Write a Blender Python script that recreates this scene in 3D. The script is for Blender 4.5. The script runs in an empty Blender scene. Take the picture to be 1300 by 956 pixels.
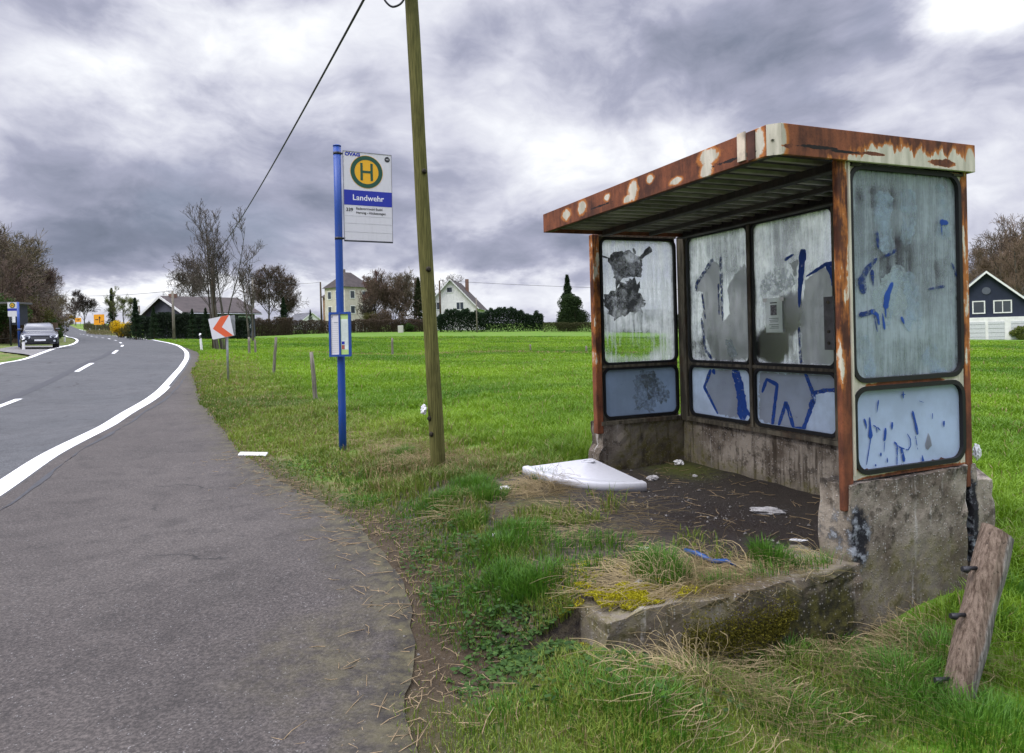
import bpy, math, random
import numpy as np
from mathutils import Vector, Matrix

rng = np.random.default_rng(11)
random.seed(11)
R = math.radians
scene = bpy.context.scene
COL = scene.collection

# ------------------------------------------------------------------ camera
EYE = 1.5                                   # eye height above the asphalt of the lay-by
FPX, PITCH, ROLL, PCX, PCY = 870.0, -0.0122, -0.0282, 650.0, 433.0
cr, sr, cp, sp = math.cos(ROLL), math.sin(ROLL), math.cos(PITCH), math.sin(PITCH)


def pitchv(v):
    return Vector((v[0], cp * v[1] - sp * v[2], sp * v[1] + cp * v[2]))


cam_d = bpy.data.cameras.new("camera")
cam = bpy.data.objects.new("camera", cam_d)
COL.objects.link(cam)
ax, ay, az = pitchv((cr, 0, sr)), pitchv((-sr, 0, cr)), pitchv((0, -1, 0))
cam.matrix_world = Matrix(((ax[0], ay[0], az[0], 0), (ax[1], ay[1], az[1], 0), (ax[2], ay[2], az[2], EYE), (0, 0, 0, 1)))
cam_d.sensor_width = 36.0
cam_d.lens = 36.0 * FPX / 1300.0
cam_d.shift_y = -45.0 / 1300.0
cam_d.clip_start = 0.05
cam_d.clip_end = 5000
scene.camera = cam


def ray(px, py):
    """direction through a point of the photograph (1300 x 956), depth 1 along Y before pitch"""
    dx, dy = px - PCX, py - PCY
    a = cr * dx + sr * dy
    b = -sr * dx + cr * dy
    v = pitchv((a / FPX, 1.0, -b / FPX))
    return np.array([v[0], v[1], v[2]])


def at_rel(px, py, z):
    """point on the ray at height z relative to the eye"""
    r = ray(px, py)
    r = r * (z / r[2])
    return np.array([r[0], r[1], z + EYE])


def at_d(px, py, d):
    r = ray(px, py)
    r = r * (d / r[1])
    return np.array([r[0], r[1], r[2] + EYE])


# ------------------------------------------------------------------ node helper
class NT:
    def __init__(self, nt):
        self.nt = nt

    def n(self, t, **kw):
        nd = self.nt.nodes.new(t)
        for k, v in kw.items():
            setattr(nd, k, v)
        return nd

    def put(self, sock, v):
        if isinstance(v, bpy.types.NodeSocket):
            self.nt.links.new(v, sock)
        elif v is not None:
            if sock.type == 'RGBA' and not isinstance(v, (int, float)) and len(v) == 3:
                v = (*v, 1.0)
            if sock.type == 'RGBA' and isinstance(v, (int, float)):
                v = (v, v, v, 1)
            sock.default_value = v

    def m(self, op, a, b=None, c=None, clamp=False):
        nd = self.n('ShaderNodeMath', operation=op, use_clamp=clamp)
        self.put(nd.inputs[0], a)
        if b is not None: self.put(nd.inputs[1], b)
        if c is not None: self.put(nd.inputs[2], c)
        return nd.outputs[0]

    def vm(self, op, a, b=None, out=0):
        nd = self.n('ShaderNodeVectorMath', operation=op)
        self.put(nd.inputs[0], a)
        if b is not None: self.put(nd.inputs[1], b)
        return nd.outputs[out]

    def mix(self, f, a, b, blend='MIX'):
        nd = self.n('ShaderNodeMix', data_type='RGBA', blend_type=blend)
        self.put(nd.inputs[0], f); self.put(nd.inputs[6], a); self.put(nd.inputs[7], b)
        return nd.outputs[2]

    def noise(self, vec, scale, detail=4, rough=0.55, dist=0.0, col=False):
        nd = self.n('ShaderNodeTexNoise')
        self.put(nd.inputs['Vector'], vec)
        nd.inputs['Scale'].default_value = scale
        nd.inputs['Detail'].default_value = detail
        nd.inputs['Roughness'].default_value = rough
        nd.inputs['Distortion'].default_value = dist
        return nd.outputs[1 if col else 0]

    def voro(self, vec, scale, feature='F1', out=0):
        nd = self.n('ShaderNodeTexVoronoi', feature=feature)
        self.put(nd.inputs['Vector'], vec)
        nd.inputs['Scale'].default_value = scale
        return nd.outputs[out]

    def ss(self, v, lo, hi, a=0.0, b=1.0):
        nd = self.n('ShaderNodeMapRange', interpolation_type='SMOOTHSTEP')
        self.put(nd.inputs[0], v)
        self.put(nd.inputs[1], lo); self.put(nd.inputs[2], hi)
        self.put(nd.inputs[3], a); self.put(nd.inputs[4], b)
        return nd.outputs[0]

    def ramp(self, f, stops):
        nd = self.n('ShaderNodeValToRGB')
        self.put(nd.inputs[0], f)
        cr_ = nd.color_ramp
        while len(cr_.elements) < len(stops): cr_.elements.new(0.5)
        for e, (p, c) in zip(cr_.elements, stops):
            e.position = p
            e.color = (*c, 1) if len(c) == 3 else c
        return nd.outputs[0]

    def pos(self, scale=None):
        g = self.n('ShaderNodeNewGeometry').outputs['Position']
        return self.vm('MULTIPLY', g, scale) if scale else g

    def sep(self, v):
        nd = self.n('ShaderNodeSeparateXYZ'); self.put(nd.inputs[0], v)
        return nd.outputs

    def comb(self, x=0., y=0., z=0.):
        nd = self.n('ShaderNodeCombineXYZ')
        for i, q in enumerate((x, y, z)): self.put(nd.inputs[i], q)
        return nd.outputs[0]

    def bump(self, h, strength=0.3, dist=0.01):
        nd = self.n('ShaderNodeBump')
        nd.inputs['Strength'].default_value = strength
        nd.inputs['Distance'].default_value = dist
        self.put(nd.inputs['Height'], h)
        return nd.outputs[0]


# ------------------------------------------------------------------ world: overcast sky of broken cloud
SUN_EL, SUN_AZ = R(52), R(-120)             # azimuth from +Y towards +X
world = bpy.data.worlds.new("World")
scene.world = world
world.use_nodes = True
wt = world.node_tree
wt.nodes.clear()
W_ = NT(wt)
sky = W_.n('ShaderNodeTexSky', sky_type='NISHITA')
sky.sun_disc = False
sky.sun_elevation = SUN_EL
sky.sun_rotation = SUN_AZ
bg_sky = W_.n('ShaderNodeBackground'); W_.put(bg_sky.inputs[0], sky.outputs[0]); bg_sky.inputs[1].default_value = 0.10
dirn = W_.vm('NORMALIZE', W_.n('ShaderNodeTexCoord').outputs['Generated'])
dx_, dy_, dz_ = W_.sep(dirn)
up = W_.m('MAXIMUM', dz_, 0.0)
den = W_.m('ADD', up, 0.30)
cp_ = W_.comb(W_.m('MULTIPLY', W_.m('DIVIDE', dx_, den), 1.25), W_.m('DIVIDE', dy_, den), W_.m('MULTIPLY', dz_, 1.4))
cp_ = W_.vm('ADD', cp_, (3.7, 1.9, 0.0))
warp = W_.vm('SCALE', W_.vm('SUBTRACT', W_.noise(cp_, 1.6, 3, 0.5, col=True), (0.5, 0.5, 0.5)), None)
warp.node.inputs['Scale'].default_value = 0.55
cpw = W_.vm('ADD', cp_, warp)
n_big = W_.noise(cpw, 1.15, 5, 0.52)
puff = W_.vm('ADD', W_.comb(W_.m('MULTIPLY', dx_, 1.0), W_.m('MULTIPLY', dy_, 1.0), W_.m('MULTIPLY', dz_, 2.1)), W_.vm('MULTIPLY', W_.vm('SUBTRACT', W_.noise(dirn, 2.4, 4, .55, col=True), (.5, .5, .5)), (.35, .35, .35)))
n_mid = W_.noise(puff, 4.6, 9, 0.56)
n_fine = W_.noise(puff, 13.0, 8, 0.58)
yy = W_.m('MAXIMUM', dy_, 0.2)
wob = W_.vm('SUBTRACT', W_.noise(cp_, 2.3, 6, 0.6, col=True), (0.5, 0.5, 0.5))
wx, wy, _z = W_.sep(wob)
A = W_.m('ADD', W_.m('DIVIDE', dx_, yy), W_.m('MULTIPLY', wx, 0.30))
E_ = W_.m('ADD', W_.m('DIVIDE', dz_, yy), W_.m('MULTIPLY', wy, 0.16))
# large masses of the cloud deck: azimuth tangent, elevation tangent, half widths, weight
BLOBS = [(-0.40, 0.42, .20, .11, .25), (-0.60, 0.41, .16, .06, .20), (-0.70, 0.52, .16, .07, -.10), (-0.30, 0.53, .18, .05, -.15),
         (-0.60, 0.24, .24, .13, -.13), (-0.36, 0.26, .20, .11, -.15), (-0.58, 0.135, .22, .05, -.24), (-0.36, 0.17, .20, .07, -.18),
         (-0.12, 0.32, .16, .10, -.02), (0.0, 0.44, .10, .06, -.12), (0.02, 0.28, .14, .08, .08), (0.03, 0.12, .24, .045, -.22),
         (0.18, 0.25, .16, .06, .15), (0.36, 0.42, .26, .10, -.22), (0.10, 0.45, .12, .07, .10), (0.72, 0.50, .14, .10, .78), (0.55, 0.37, .16, .08, .10),
         (0.66, 0.26, .20, .10, .10), (-0.55, 0.065, .45, .026, .30), (-0.24, 0.09, .07, .020, .28), (0.05, 0.055, .5, .025, .12)]
acc = None
for a0, e0, sx, sy, w in BLOBS:
    u = W_.m('DIVIDE', W_.m('SUBTRACT', A, a0), sx * 1.35)
    v = W_.m('DIVIDE', W_.m('SUBTRACT', E_, e0), sy * 1.35)
    q = W_.m('SUBTRACT', 1.0, W_.m('ADD', W_.m('MULTIPLY', u, u), W_.m('MULTIPLY', v, v)))
    q = W_.m('MAXIMUM', q, 0.0)
    q = W_.m('MULTIPLY', W_.m('MULTIPLY', q, q), w)
    acc = q if acc is None else W_.m('ADD', acc, q)
val = W_.m('ADD', W_.m('MULTIPLY', W_.m('SUBTRACT', n_big, 0.5), 0.50), 0.585)
val = W_.m('ADD', val, W_.m('MULTIPLY', W_.m('SUBTRACT', n_mid, 0.5), 0.95))
val = W_.m('ADD', val, W_.m('MULTIPLY', W_.m('SUBTRACT', n_fine, 0.5), 0.26))
val = W_.m('ADD', val, W_.m('MULTIPLY', acc, W_.ss(dy_, 0.05, 0.3)))
cloud = W_.ramp(val, [(0.0, (.10, .125, .165)), (0.24, (.190, .212, .285)), (0.46, (.335, .348, .45)), (0.62, (.54, .55, .64)), (0.82, (.77, .785, .83)), (1.0, (1.0, 1.0, 1.02))])
# unseen cloud overhead is brightened well above the visible sky to light the ground
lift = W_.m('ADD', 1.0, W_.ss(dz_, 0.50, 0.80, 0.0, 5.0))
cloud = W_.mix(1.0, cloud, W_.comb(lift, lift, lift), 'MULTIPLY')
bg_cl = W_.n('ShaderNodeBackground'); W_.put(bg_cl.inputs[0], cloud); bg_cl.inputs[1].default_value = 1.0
cover = W_.ss(W_.noise(cpw, 0.9, 4, 0.5), 0.30, 0.42, 0.86, 1.0)
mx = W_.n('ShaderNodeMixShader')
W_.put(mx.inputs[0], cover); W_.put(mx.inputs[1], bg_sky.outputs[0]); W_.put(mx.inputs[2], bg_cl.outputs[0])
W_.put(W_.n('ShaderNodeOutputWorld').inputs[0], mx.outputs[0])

sun_d = bpy.data.lights.new("sun", 'SUN')
sun_d.energy = 1.5
sun_d.angle = R(22)
sun_d.color = (1.0, 0.96, 0.90)
sun = bpy.data.objects.new("sun", sun_d)
COL.objects.link(sun)
sd = Vector((math.sin(SUN_AZ) * math.cos(SUN_EL), math.cos(SUN_AZ) * math.cos(SUN_EL), math.sin(SUN_EL)))
sun.rotation_euler = sd.to_track_quat('Z', 'Y').to_euler()
sun.location = (0, 0, 30)

scene.view_settings.view_transform = 'Standard'
scene.view_settings.look = 'None'
scene.view_settings.gamma = 1.0
scene.view_settings.exposure = 0.30
scene.view_settings.use_curve_mapping = False
scene.render.engine = 'CYCLES'
cy = scene.cycles
cy.use_denoising = True
try:
    cy.denoiser = 'OPENIMAGEDENOISE'
    cy.denoising_input_passes = 'RGB_ALBEDO_NORMAL'
    cy.denoising_prefilter = 'ACCURATE'
except Exception:
    pass
cy.max_bounces = 8
cy.transparent_max_bounces = 24
cy.use_adaptive_sampling = False

# ------------------------------------------------------------------ mesh helpers
WLOC = {}                                    # world location of objects built here (no rotation, no scale)


def tag(o, label=None, cat=None, group=None, kind=None):
    if label: o["label"] = label
    if cat: o["category"] = cat
    if group: o["group"] = group
    if kind: o["kind"] = kind
    return o


def thing(name, label, cat, loc, group=None):
    o = bpy.data.objects.new(name, None)
    o.empty_display_size = 0.2
    COL.objects.link(o)
    o.location = tuple(loc)
    WLOC[o.name] = np.array(loc, float)
    return tag(o, label, cat, group)


def copy_tree(o, loc=None, rotz=None, scale=None, parent=None):
    c = o.copy()
    COL.objects.link(c)
    if parent is not None: c.parent = parent
    if loc is not None: c.location = tuple(loc)
    if rotz is not None: c.rotation_euler = (0, 0, rotz)
    if scale is not None: c.scale = (scale,) * 3 if isinstance(scale, (int, float)) else scale
    for ch in list(o.children):
        copy_tree(ch, parent=c)
    return c


class MB:
    def __init__(self):
        self.v = []
        self.f = []
        self.s = []                          # smooth flag per face

    def add(self, vs, fs, smooth=False):
        b = len(self.v)
        self.v.extend([tuple(map(float, p)) for p in vs])
        for f in fs:
            self.f.append(tuple(b + i for i in f)); self.s.append(smooth)
        return self

    def hexa(self, p):
        """eight corners: 0-3 one face, 4-7 the opposite face in the same order"""
        return self.add(p, [(0, 3, 2, 1), (4, 5, 6, 7), (0, 1, 5, 4), (1, 2, 6, 5), (2, 3, 7, 6), (3, 0, 4, 7)])

    def box(self, lo, hi, fn=None):
        x0, y0, z0 = lo; x1, y1, z1 = hi
        p = [(x0, y0, z0), (x1, y0, z0), (x1, y1, z0), (x0, y1, z0), (x0, y0, z1), (x1, y0, z1), (x1, y1, z1), (x0, y1, z1)]
        if fn: p = [fn(*q) for q in p]
        return self.hexa(p)

    def tube(self, pts, rad, n=8, cap=True, smooth=True, jit=None):
        pts = [np.array(p, float) for p in pts]
        if isinstance(rad, (int, float)): rad = [rad] * len(pts)
        vs = []
        ref = np.array([0, 0, 1.0])
        for i, p in enumerate(pts):
            t = pts[min(i + 1, len(pts) - 1)] - pts[max(i - 1, 0)]
            t = t / (np.linalg.norm(t) + 1e-9)
            r = ref if abs(t @ ref) < 0.95 else np.array([1.0, 0, 0])
            a = np.cross(t, r); a /= np.linalg.norm(a)
            b = np.cross(t, a)
            for k in range(n):
                an = 2 * math.pi * k / n
                rr = rad[i] * (jit[k] if jit is not None else 1)
                vs.append(p + rr * (math.cos(an) * a + math.sin(an) * b))
        fs = []
        for i in range(len(pts) - 1):
            for k in range(n):
                fs.append((i * n + k, i * n + (k + 1) % n, (i + 1) * n + (k + 1) % n, (i + 1) * n + k))
        self.add(vs, fs, smooth)
        if cap:
            m = len(pts) - 1
            self.add(vs[:n], [tuple(range(n))])
            self.add(vs[m * n:], [tuple(reversed(range(n)))])
        return self

    def prism(self, poly, fn, o0, o1):
        """polygon in plane coordinates extruded between two offsets; fn(a, b, off) -> world"""
        n = len(poly)
        vs = [fn(a, b, o0) for a, b in poly] + [fn(a, b, o1) for a, b in poly]
        fs = [tuple(range(n)), tuple(reversed(range(n, 2 * n)))]
        fs += [(i, i + n, (i + 1) % n + n, (i + 1) % n) for i in range(n)]
        return self.add(vs, fs)

    def ring(self, inner, outer, fn, o0, o1):
        n = len(inner)
        vs = [fn(a, b, o) for o in (o0, o1) for lp in (inner, outer) for a, b in lp]
        fs = []
        for i in range(n):
            j = (i + 1) % n
            fs.append((i, j, n + j, n + i))
            fs.append((2 * n + i, 3 * n + i, 3 * n + j, 2 * n + j))
            fs.append((i, 2 * n + i, 2 * n + j, j))
            fs.append((n + i, n + j, 3 * n + j, 3 * n + i))
        return self.add(vs, fs)

    def mesh(self, name, off):
        me = bpy.data.meshes.new(name)
        v = np.array(self.v, float) - off
        me.from_pydata(v.tolist(), [], self.f)
        me.polygons.foreach_set('use_smooth', self.s)
        me.update()
        return me


def obj(name, mb, mat, parent=None, bevel=0.0, fixn=True):
    off = np.zeros(3)
    p = parent
    while p is not None:
        off = off + WLOC.get(p.name, np.zeros(3)); p = p.parent
    base = np.zeros(3)
    me = mb.mesh(name, off)
    if fixn and len(me.polygons) < 60000:
        import bmesh
        bm = bmesh.new(); bm.from_mesh(me)
        bmesh.ops.remove_doubles(bm, verts=bm.verts, dist=1e-6)
        bmesh.ops.recalc_face_normals(bm, faces=bm.faces)
        bm.to_mesh(me); bm.free()
    o = bpy.data.objects.new(name, me)
    COL.objects.link(o)
    if parent is not None: o.parent = parent
    WLOC[o.name] = np.zeros(3)
    if mat: me.materials.append(mat)
    if bevel:
        b = o.modifiers.new('bevel', 'BEVEL')
        b.width = bevel; b.segments = 2; b.limit_method = 'ANGLE'; b.angle_limit = R(40)
    return o


def base_obj(name, mb, mat, loc, bevel=0.0):
    """a one-mesh thing whose origin is at loc"""
    e = bpy.data.objects.new('tmp', None)
    WLOC[e.name] = np.array(loc, float)
    me_off = np.array(loc, float)
    me = mb.mesh(name, me_off)
    import bmesh
    bm = bmesh.new(); bm.from_mesh(me)
    bmesh.ops.remove_doubles(bm, verts=bm.verts, dist=1e-6)
    bmesh.ops.recalc_face_normals(bm, faces=bm.faces)
    bm.to_mesh(me); bm.free()
    bpy.data.objects.remove(e)
    o = bpy.data.objects.new(name, me)
    COL.objects.link(o)
    o.location = tuple(loc)
    WLOC[o.name] = np.array(loc, float)
    if mat: me.materials.append(mat)
    if bevel:
        b = o.modifiers.new('bevel', 'BEVEL')
        b.width = bevel; b.segments = 2; b.limit_method = 'ANGLE'; b.angle_limit = R(40)
    return o


def mesh_np(name, V, F, mat, col=None, parent=None, smooth=False, loc=None, normals=None):
    """big mesh straight from arrays; F is (m, k) with k = 3 or 4"""
    me = bpy.data.meshes.new(name)
    off = np.zeros(3)
    p = parent
    while p is not None:
        off = off + WLOC.get(p.name, np.zeros(3)); p = p.parent
    if loc is not None: off = np.array(loc, float)
    V = np.asarray(V, np.float64) - off
    m, k = F.shape
    me.vertices.add(len(V)); me.loops.add(m * k); me.polygons.add(m)
    me.vertices.foreach_set('co', V.astype(np.float32).ravel())
    me.loops.foreach_set('vertex_index', F.astype(np.int32).ravel())
    me.polygons.foreach_set('loop_start', (np.arange(m) * k).astype(np.int32))
    me.polygons.foreach_set('use_smooth', np.full(m, smooth))
    me.update(calc_edges=True)
    if col is not None:
        at = me.attributes.new('col', 'FLOAT_COLOR', 'POINT')
        c4 = np.ones((len(V), 4), np.float32); c4[:, :3] = col
        at.data.foreach_set('color', c4.ravel())
    o = bpy.data.objects.new(name, me)
    COL.objects.link(o)
    if parent is not None: o.parent = parent
    WLOC[o.name] = np.zeros(3)
    if loc is not None:
        o.location = tuple(loc); WLOC[o.name] = np.array(loc, float)
    if mat: me.materials.append(mat)
    return o


# ------------------------------------------------------------------ materials
def new_mat(name):
    m = bpy.data.materials.new(name)
    m.use_nodes = True
    m.node_tree.nodes.clear()
    return m, NT(m.node_tree)


def finish(N, shader):
    N.put(N.n('ShaderNodeOutputMaterial').inputs[0], shader)


def principled(N, col, rough=0.6, spec=0.5, metal=0.0, normal=None):
    p = N.n('ShaderNodeBsdfPrincipled')
    N.put(p.inputs['Base Color'], col)
    N.put(p.inputs['Roughness'], rough)
    p.inputs['Specular IOR Level'].default_value = spec
    N.put(p.inputs['Metallic'], metal)
    if normal is not None: N.put(p.inputs['Normal'], normal)
    return p.outputs[0]


MATS = {}


def plain(name, col, rough=0.5, spec=0.5, metal=0.0, var=0.12, scale=12.0):
    """a painted or plain surface with a little wear"""
    if name in MATS: return MATS[name]
    m, N = new_mat(name)
    n = N.noise(N.pos(), scale, 5, 0.6)
    c = N.mix(N.ss(n, 0.3, 0.7), tuple(x * (1 - var) for x in col), tuple(min(1, x * (1 + var)) for x in col))
    finish(N, principled(N, c, N.m('ADD', rough - 0.08, N.m('MULTIPLY', n, 0.16)), spec, metal, N.bump(n, 0.08, 0.004)))
    MATS[name] = m
    return m


def veg_mat(name, trans=0.35, rough=0.75, spec=0.2):
    m, N = new_mat(name)
    a = N.n('ShaderNodeAttribute', attribute_name='col').outputs['Color']
    p = principled(N, a, rough, spec)
    t = N.n('ShaderNodeBsdfTranslucent'); N.put(t.inputs[0], a)
    x = N.n('ShaderNodeMixShader'); x.inputs[0].default_value = trans
    N.put(x.inputs[1], p); N.put(x.inputs[2], t.outputs[0])
    finish(N, x.outputs[0])
    return m


M_LEAF = veg_mat('leaf', 0.35)
M_GRASS = veg_mat('grass_blade', 0.40, 0.6, 0.3)
M_BARK = veg_mat('bark', 0.0, 0.9, 0.1)


def asphalt(name, base, warm, dirt):
    m, N = new_mat(name)
    P = N.pos()
    grain = N.noise(P, 62, 4, 0.75)
    stone = N.voro(P, 95)
    big = N.noise(P, 0.45, 5, 0.6)
    mid = N.noise(P, 3.0, 6, 0.65)
    c = N.mix(N.ss(big, 0.35, 0.68), base, warm)
    c = N.mix(N.ss(mid, 0.46, 0.70, 0, 0.6), c, tuple(x * 0.60 for x in base))
    c = N.mix(N.ss(N.noise(P, .9, 3, .5), .54, .58, 0, .28), c, tuple(x * .55 for x in base))
    c = N.mix(N.ss(grain, 0.40, 0.62), N.mix(1.0, c, 0.42, 'MULTIPLY'), N.mix(N.ss(grain, .60, .74), c, N.mix(1.0, c, 1.55, 'MULTIPLY')))
    spk = N.voro(P, 60, out=1)
    sx_, _, _ = N.sep(spk)
    c = N.mix(N.m('MULTIPLY', N.ss(sx_, 0.86, 0.94), N.ss(stone, 0.38, 0.2, 0, .7)), c, (0.22, 0.21, 0.20))
    wp = N.vm('ADD', P, N.vm('MULTIPLY', N.vm('SUBTRACT', N.noise(P, 1.4, 5, .6, col=True), (.5, .5, .5)), (.9, .9, 0.)))
    crack = N.m('MULTIPLY', N.ss(N.voro(wp, .55, 'DISTANCE_TO_EDGE'), .012, .003), N.ss(N.noise(P, .5, 3), .58, .64))
    c = N.mix(N.m('MULTIPLY', crack, .85), c, (.012, .011, .010))
    if dirt:
        g = N.n('ShaderNodeAttribute', attribute_name='col').outputs['Color']
        d, w_, _b = N.sep(g)
        dm = N.m('MULTIPLY', d, N.ss(N.m('ADD', N.noise(P, 2.2, 6, 0.65), N.m('MULTIPLY', d, 0.25)), 0.42, 0.68), clamp=True)
        c = N.mix(N.m('MULTIPLY', dm, 0.85), c, N.mix(N.ss(N.noise(P, 9, 6, .7), .35, .65), (0.016, 0.013, 0.009), (0.080, 0.070, 0.032)))
    h = N.m('ADD', N.m('MULTIPLY', N.m('SUBTRACT', 1.0, stone), 0.7), N.m('MULTIPLY', grain, 0.6))
    finish(N, principled(N, c, 0.85, 0.35, 0, N.bump(h, 0.55, 0.006)))
    return m


M_ROAD = asphalt('asphalt_road', (.085, .088, .091), (.104, .105, .107), False)
M_LAYBY = asphalt('asphalt_layby', (.072, .061, .054), (.100, .086, .076), True)
M_SEAM = plain('bitumen_seam', (.045, .046, .05), 0.8, 0.3, var=0.25, scale=20)


def line_paint():
    m, N = new_mat('road_paint')
    P = N.pos()
    n = N.noise(P, 14, 8, 0.72)
    g = N.noise(P, 140, 2, 0.6)
    wear = N.ss(N.m('ADD', n, N.m('MULTIPLY', g, 0.18)), 0.665, 0.735)
    c = N.mix(wear, N.mix(N.noise(P, 5, 5), (.62, .62, .60), (.82, .82, .80)), (.11, .11, .11))
    finish(N, principled(N, c, 0.7, 0.3, 0, N.bump(g, 0.3, 0.004)))
    return m


M_PAINT = line_paint()


def ground_mat():
    m, N = new_mat('meadow_ground')
    P = N.pos()
    a = N.n('ShaderNodeAttribute', attribute_name='col').outputs['Color']
    dirt, dry, _b = N.sep(a)
    n1 = N.noise(P, 0.12, 5, 0.6)
    n2 = N.noise(P, 1.3, 6, 0.65)
    n3 = N.noise(P, 14, 5, 0.7)
    n4 = N.noise(P, 70, 3, 0.7)
    g = N.mix(N.ss(n1, 0.35, 0.65), (.058, .150, .005), (.084, .190, .008))
    g = N.mix(N.ss(n2, 0.48, 0.70, 0, 0.55), g, (.055, .140, .008))
    g = N.mix(N.ss(n3, 0.35, 0.65, 0.45, 0), g, (.045, .110, .006))
    g = N.mix(N.ss(n4, 0.55, 0.72, 0, 0.5), g, (.15, .26, .03))
    straw = N.mix(n3, (.17, .13, .06), (.30, .25, .13))
    g = N.mix(N.m('MULTIPLY', dry, N.ss(N.m('ADD', n2, N.m('MULTIPLY', n3, 0.4)), 0.55, 0.85), clamp=True), g, straw)
    soil = N.mix(n3, (.020, .015, .010), (.085, .062, .038))
    soil = N.mix(N.ss(n4, 0.60, 0.72, 0, 0.7), soil, (.20, .19, .17))
    g = N.mix(N.m('MULTIPLY', dirt, N.ss(N.m('ADD', n3, N.m('MULTIPLY', dirt, 0.5)), 0.45, 0.75), clamp=True), g, soil)
    finish(N, principled(N, g, 0.9, 0.15, 0, N.bump(N.m('ADD', n3, N.m('MULTIPLY', n4, 0.5)), 0.8, 0.03)))
    return m


M_GROUND = ground_mat()

# ------------------------------------------------------------------ shelter frame of reference
SX, SY, STH = 1.7589, 3.6999, 0.39
DU = np.array([-math.sin(STH), math.cos(STH)])      # along the length, away from the viewer
DV = np.array([math.cos(STH), math.sin(STH)])       # from the open front to the back wall
LEN, WID = 2.828, 1.038


def S(u, v, z):
    q = np.array([SX, SY]) + u * DU + v * DV
    return np.array([q[0], q[1], z + EYE])


def uvw(x, y):
    dx, dy = x - SX, y - SY
    return dx * DU[0] + dy * DU[1], dx * DV[0] + dy * DV[1]


# ------------------------------------------------------------------ terrain
R_EDGE = [(-2.6, -12, -1.56), (-3.3, 0, -1.55), (-4.69, 5.65, -1.52), (-5.08, 6.71, -1.50), (-6.04, 9.13, -1.46), (-6.97, 12.1, -1.41), (-9.38, 18.79, -1.23), (-12.14, 25.43, -1.0),
          (-15.14, 32.28, -.74), (-18.48, 39.1, -.50), (-22.6, 46.77, -.26), (-27.69, 55.41, -.03), (-35.25, 67.5, .28), (-41.8, 77.63, .53), (-58.12, 101.9, 1.08),
          (-85.33, 141.22, 2.14), (-118.01, 188.57, 4.06), (-154.01, 240.08, 6.66), (-227, 350, 10.8), (-320, 480, 15.0)]
L_EDGE = [(-9.2, -11, -1.54), (-10.0, 1, -1.53), (-11.0, 6.4, -1.48), (-11.4, 7.6, -1.46), (-12.4, 10.2, -1.38), (-13.7, 13.6, -1.26), (-16.6, 20.2, -.93), (-19.74, 26.3, -.63),
          (-22.94, 33.02, -.39), (-26.8, 40.08, -.16), (-31.16, 48.09, .0), (-35.52, 55.55, .17), (-41.88, 65.81, .43), (-49.89, 78.0, .74), (-62.47, 96.22, 1.16),
          (-91.0, 138, 2.4), (-123.8, 186.5, 4.15), (-160, 237, 6.8), (-233, 347, 10.8), (-326, 477, 15.0)]
CT = [p for p in R_EDGE + L_EDGE]
for px, py, z in [(436, 572, -1.4), (553, 595, -1.38), (1250, 600, -1.65), (1250, 500, -1.75), (1250, 450, -1.95), (745, 560, -1.3), (700, 500, -1.3),
                  (420, 640, -1.49), (500, 866, -1.5), (300, 570, -1.46), (345, 605, -1.48), (262, 520, -1.32), (650, 700, -1.33), (560, 760, -1.42), (600, 866, -1.55), (800, 860, -1.64),
                  (1000, 850, -1.66), (1215, 880, -1.70), (1290, 760, -1.70)]:
    q = at_rel(px, py, z); CT.append((q[0], q[1], z))
for px, py, d in [(288, 484, 20), (346, 476, 22), (397, 510, 15.5), (316, 450, 35), (497, 452, 44), (480, 421, 110), (630, 421, 110),
                  (750, 420.5, 110), (1240, 432, 75), (900, 424, 105), (1050, 427, 95), (222, 431.5, 74), (300, 431.5, 72), (400, 424, 105), (600, 446, 46), (740, 448, 45)]:
    q = at_d(px, py, d); CT.append((q[0], q[1], q[2] - EYE))
for u, v, z in [(1.5, 1.7, -1.5), (2.8, 1.7, -1.36), (3.15, .5, -1.31), (3.2, -.5, -1.33), (1.5, -1.0, -1.36), (.45, -1.0, -1.46), (-.22, -1.15, -1.58), (-.1, -1.72, -1.40), (-.15, .0, -1.76), (-.5, -.2, -1.72),
                (-.2, .95, -1.64), (.3, 1.7, -1.62), (1.5, .3, -1.40), (.5, .4, -1.5), (.1, -1.95, -1.50), (.9, -2.0, -1.43), (-.14, -1.62, -1.44), (-.25, -1.45, -1.45), (-.15, -.75, -1.70), (-.6, -.9, -1.68)]:
    q = S(u, v, z); CT.append((q[0], q[1], z))
CT += [(0, -8, -1.55), (8, -8, -1.75), (0, 0, -1.52), (1.5, .5, -1.62), (500, 500, 0), (-500, 100, 8), (0, 500, 4), (200, 100, -5), (-60, -20, -1.5),
       (300, -100, -4), (-300, -100, 1), (0, -300, -2), (-28.5, 38.5, -.1), (-45, 50, .7), (-24, 27, -.8), (-80, 75, 2.2), (150, 250, -2), (-100, 220, 4.0), (0, 220, 2.0)]
CT = np.array(CT, float)


def _k(r2):
    return 0.5 * r2 * np.log(r2 + 1e-12)


_sc = 0.05
_c = CT[:, :2] * _sc
_n = len(_c)
_A = np.zeros((_n + 3, _n + 3))
_A[:_n, :_n] = _k(((_c[:, None, :] - _c[None]) ** 2).sum(-1)) + 2e-5 * np.eye(_n)
_A[:_n, _n:] = np.c_[np.ones(_n), _c]
_A[_n:, :_n] = _A[:_n, _n:].T
_w = np.linalg.solve(_A, np.r_[CT[:, 2], 0, 0, 0])


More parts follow.
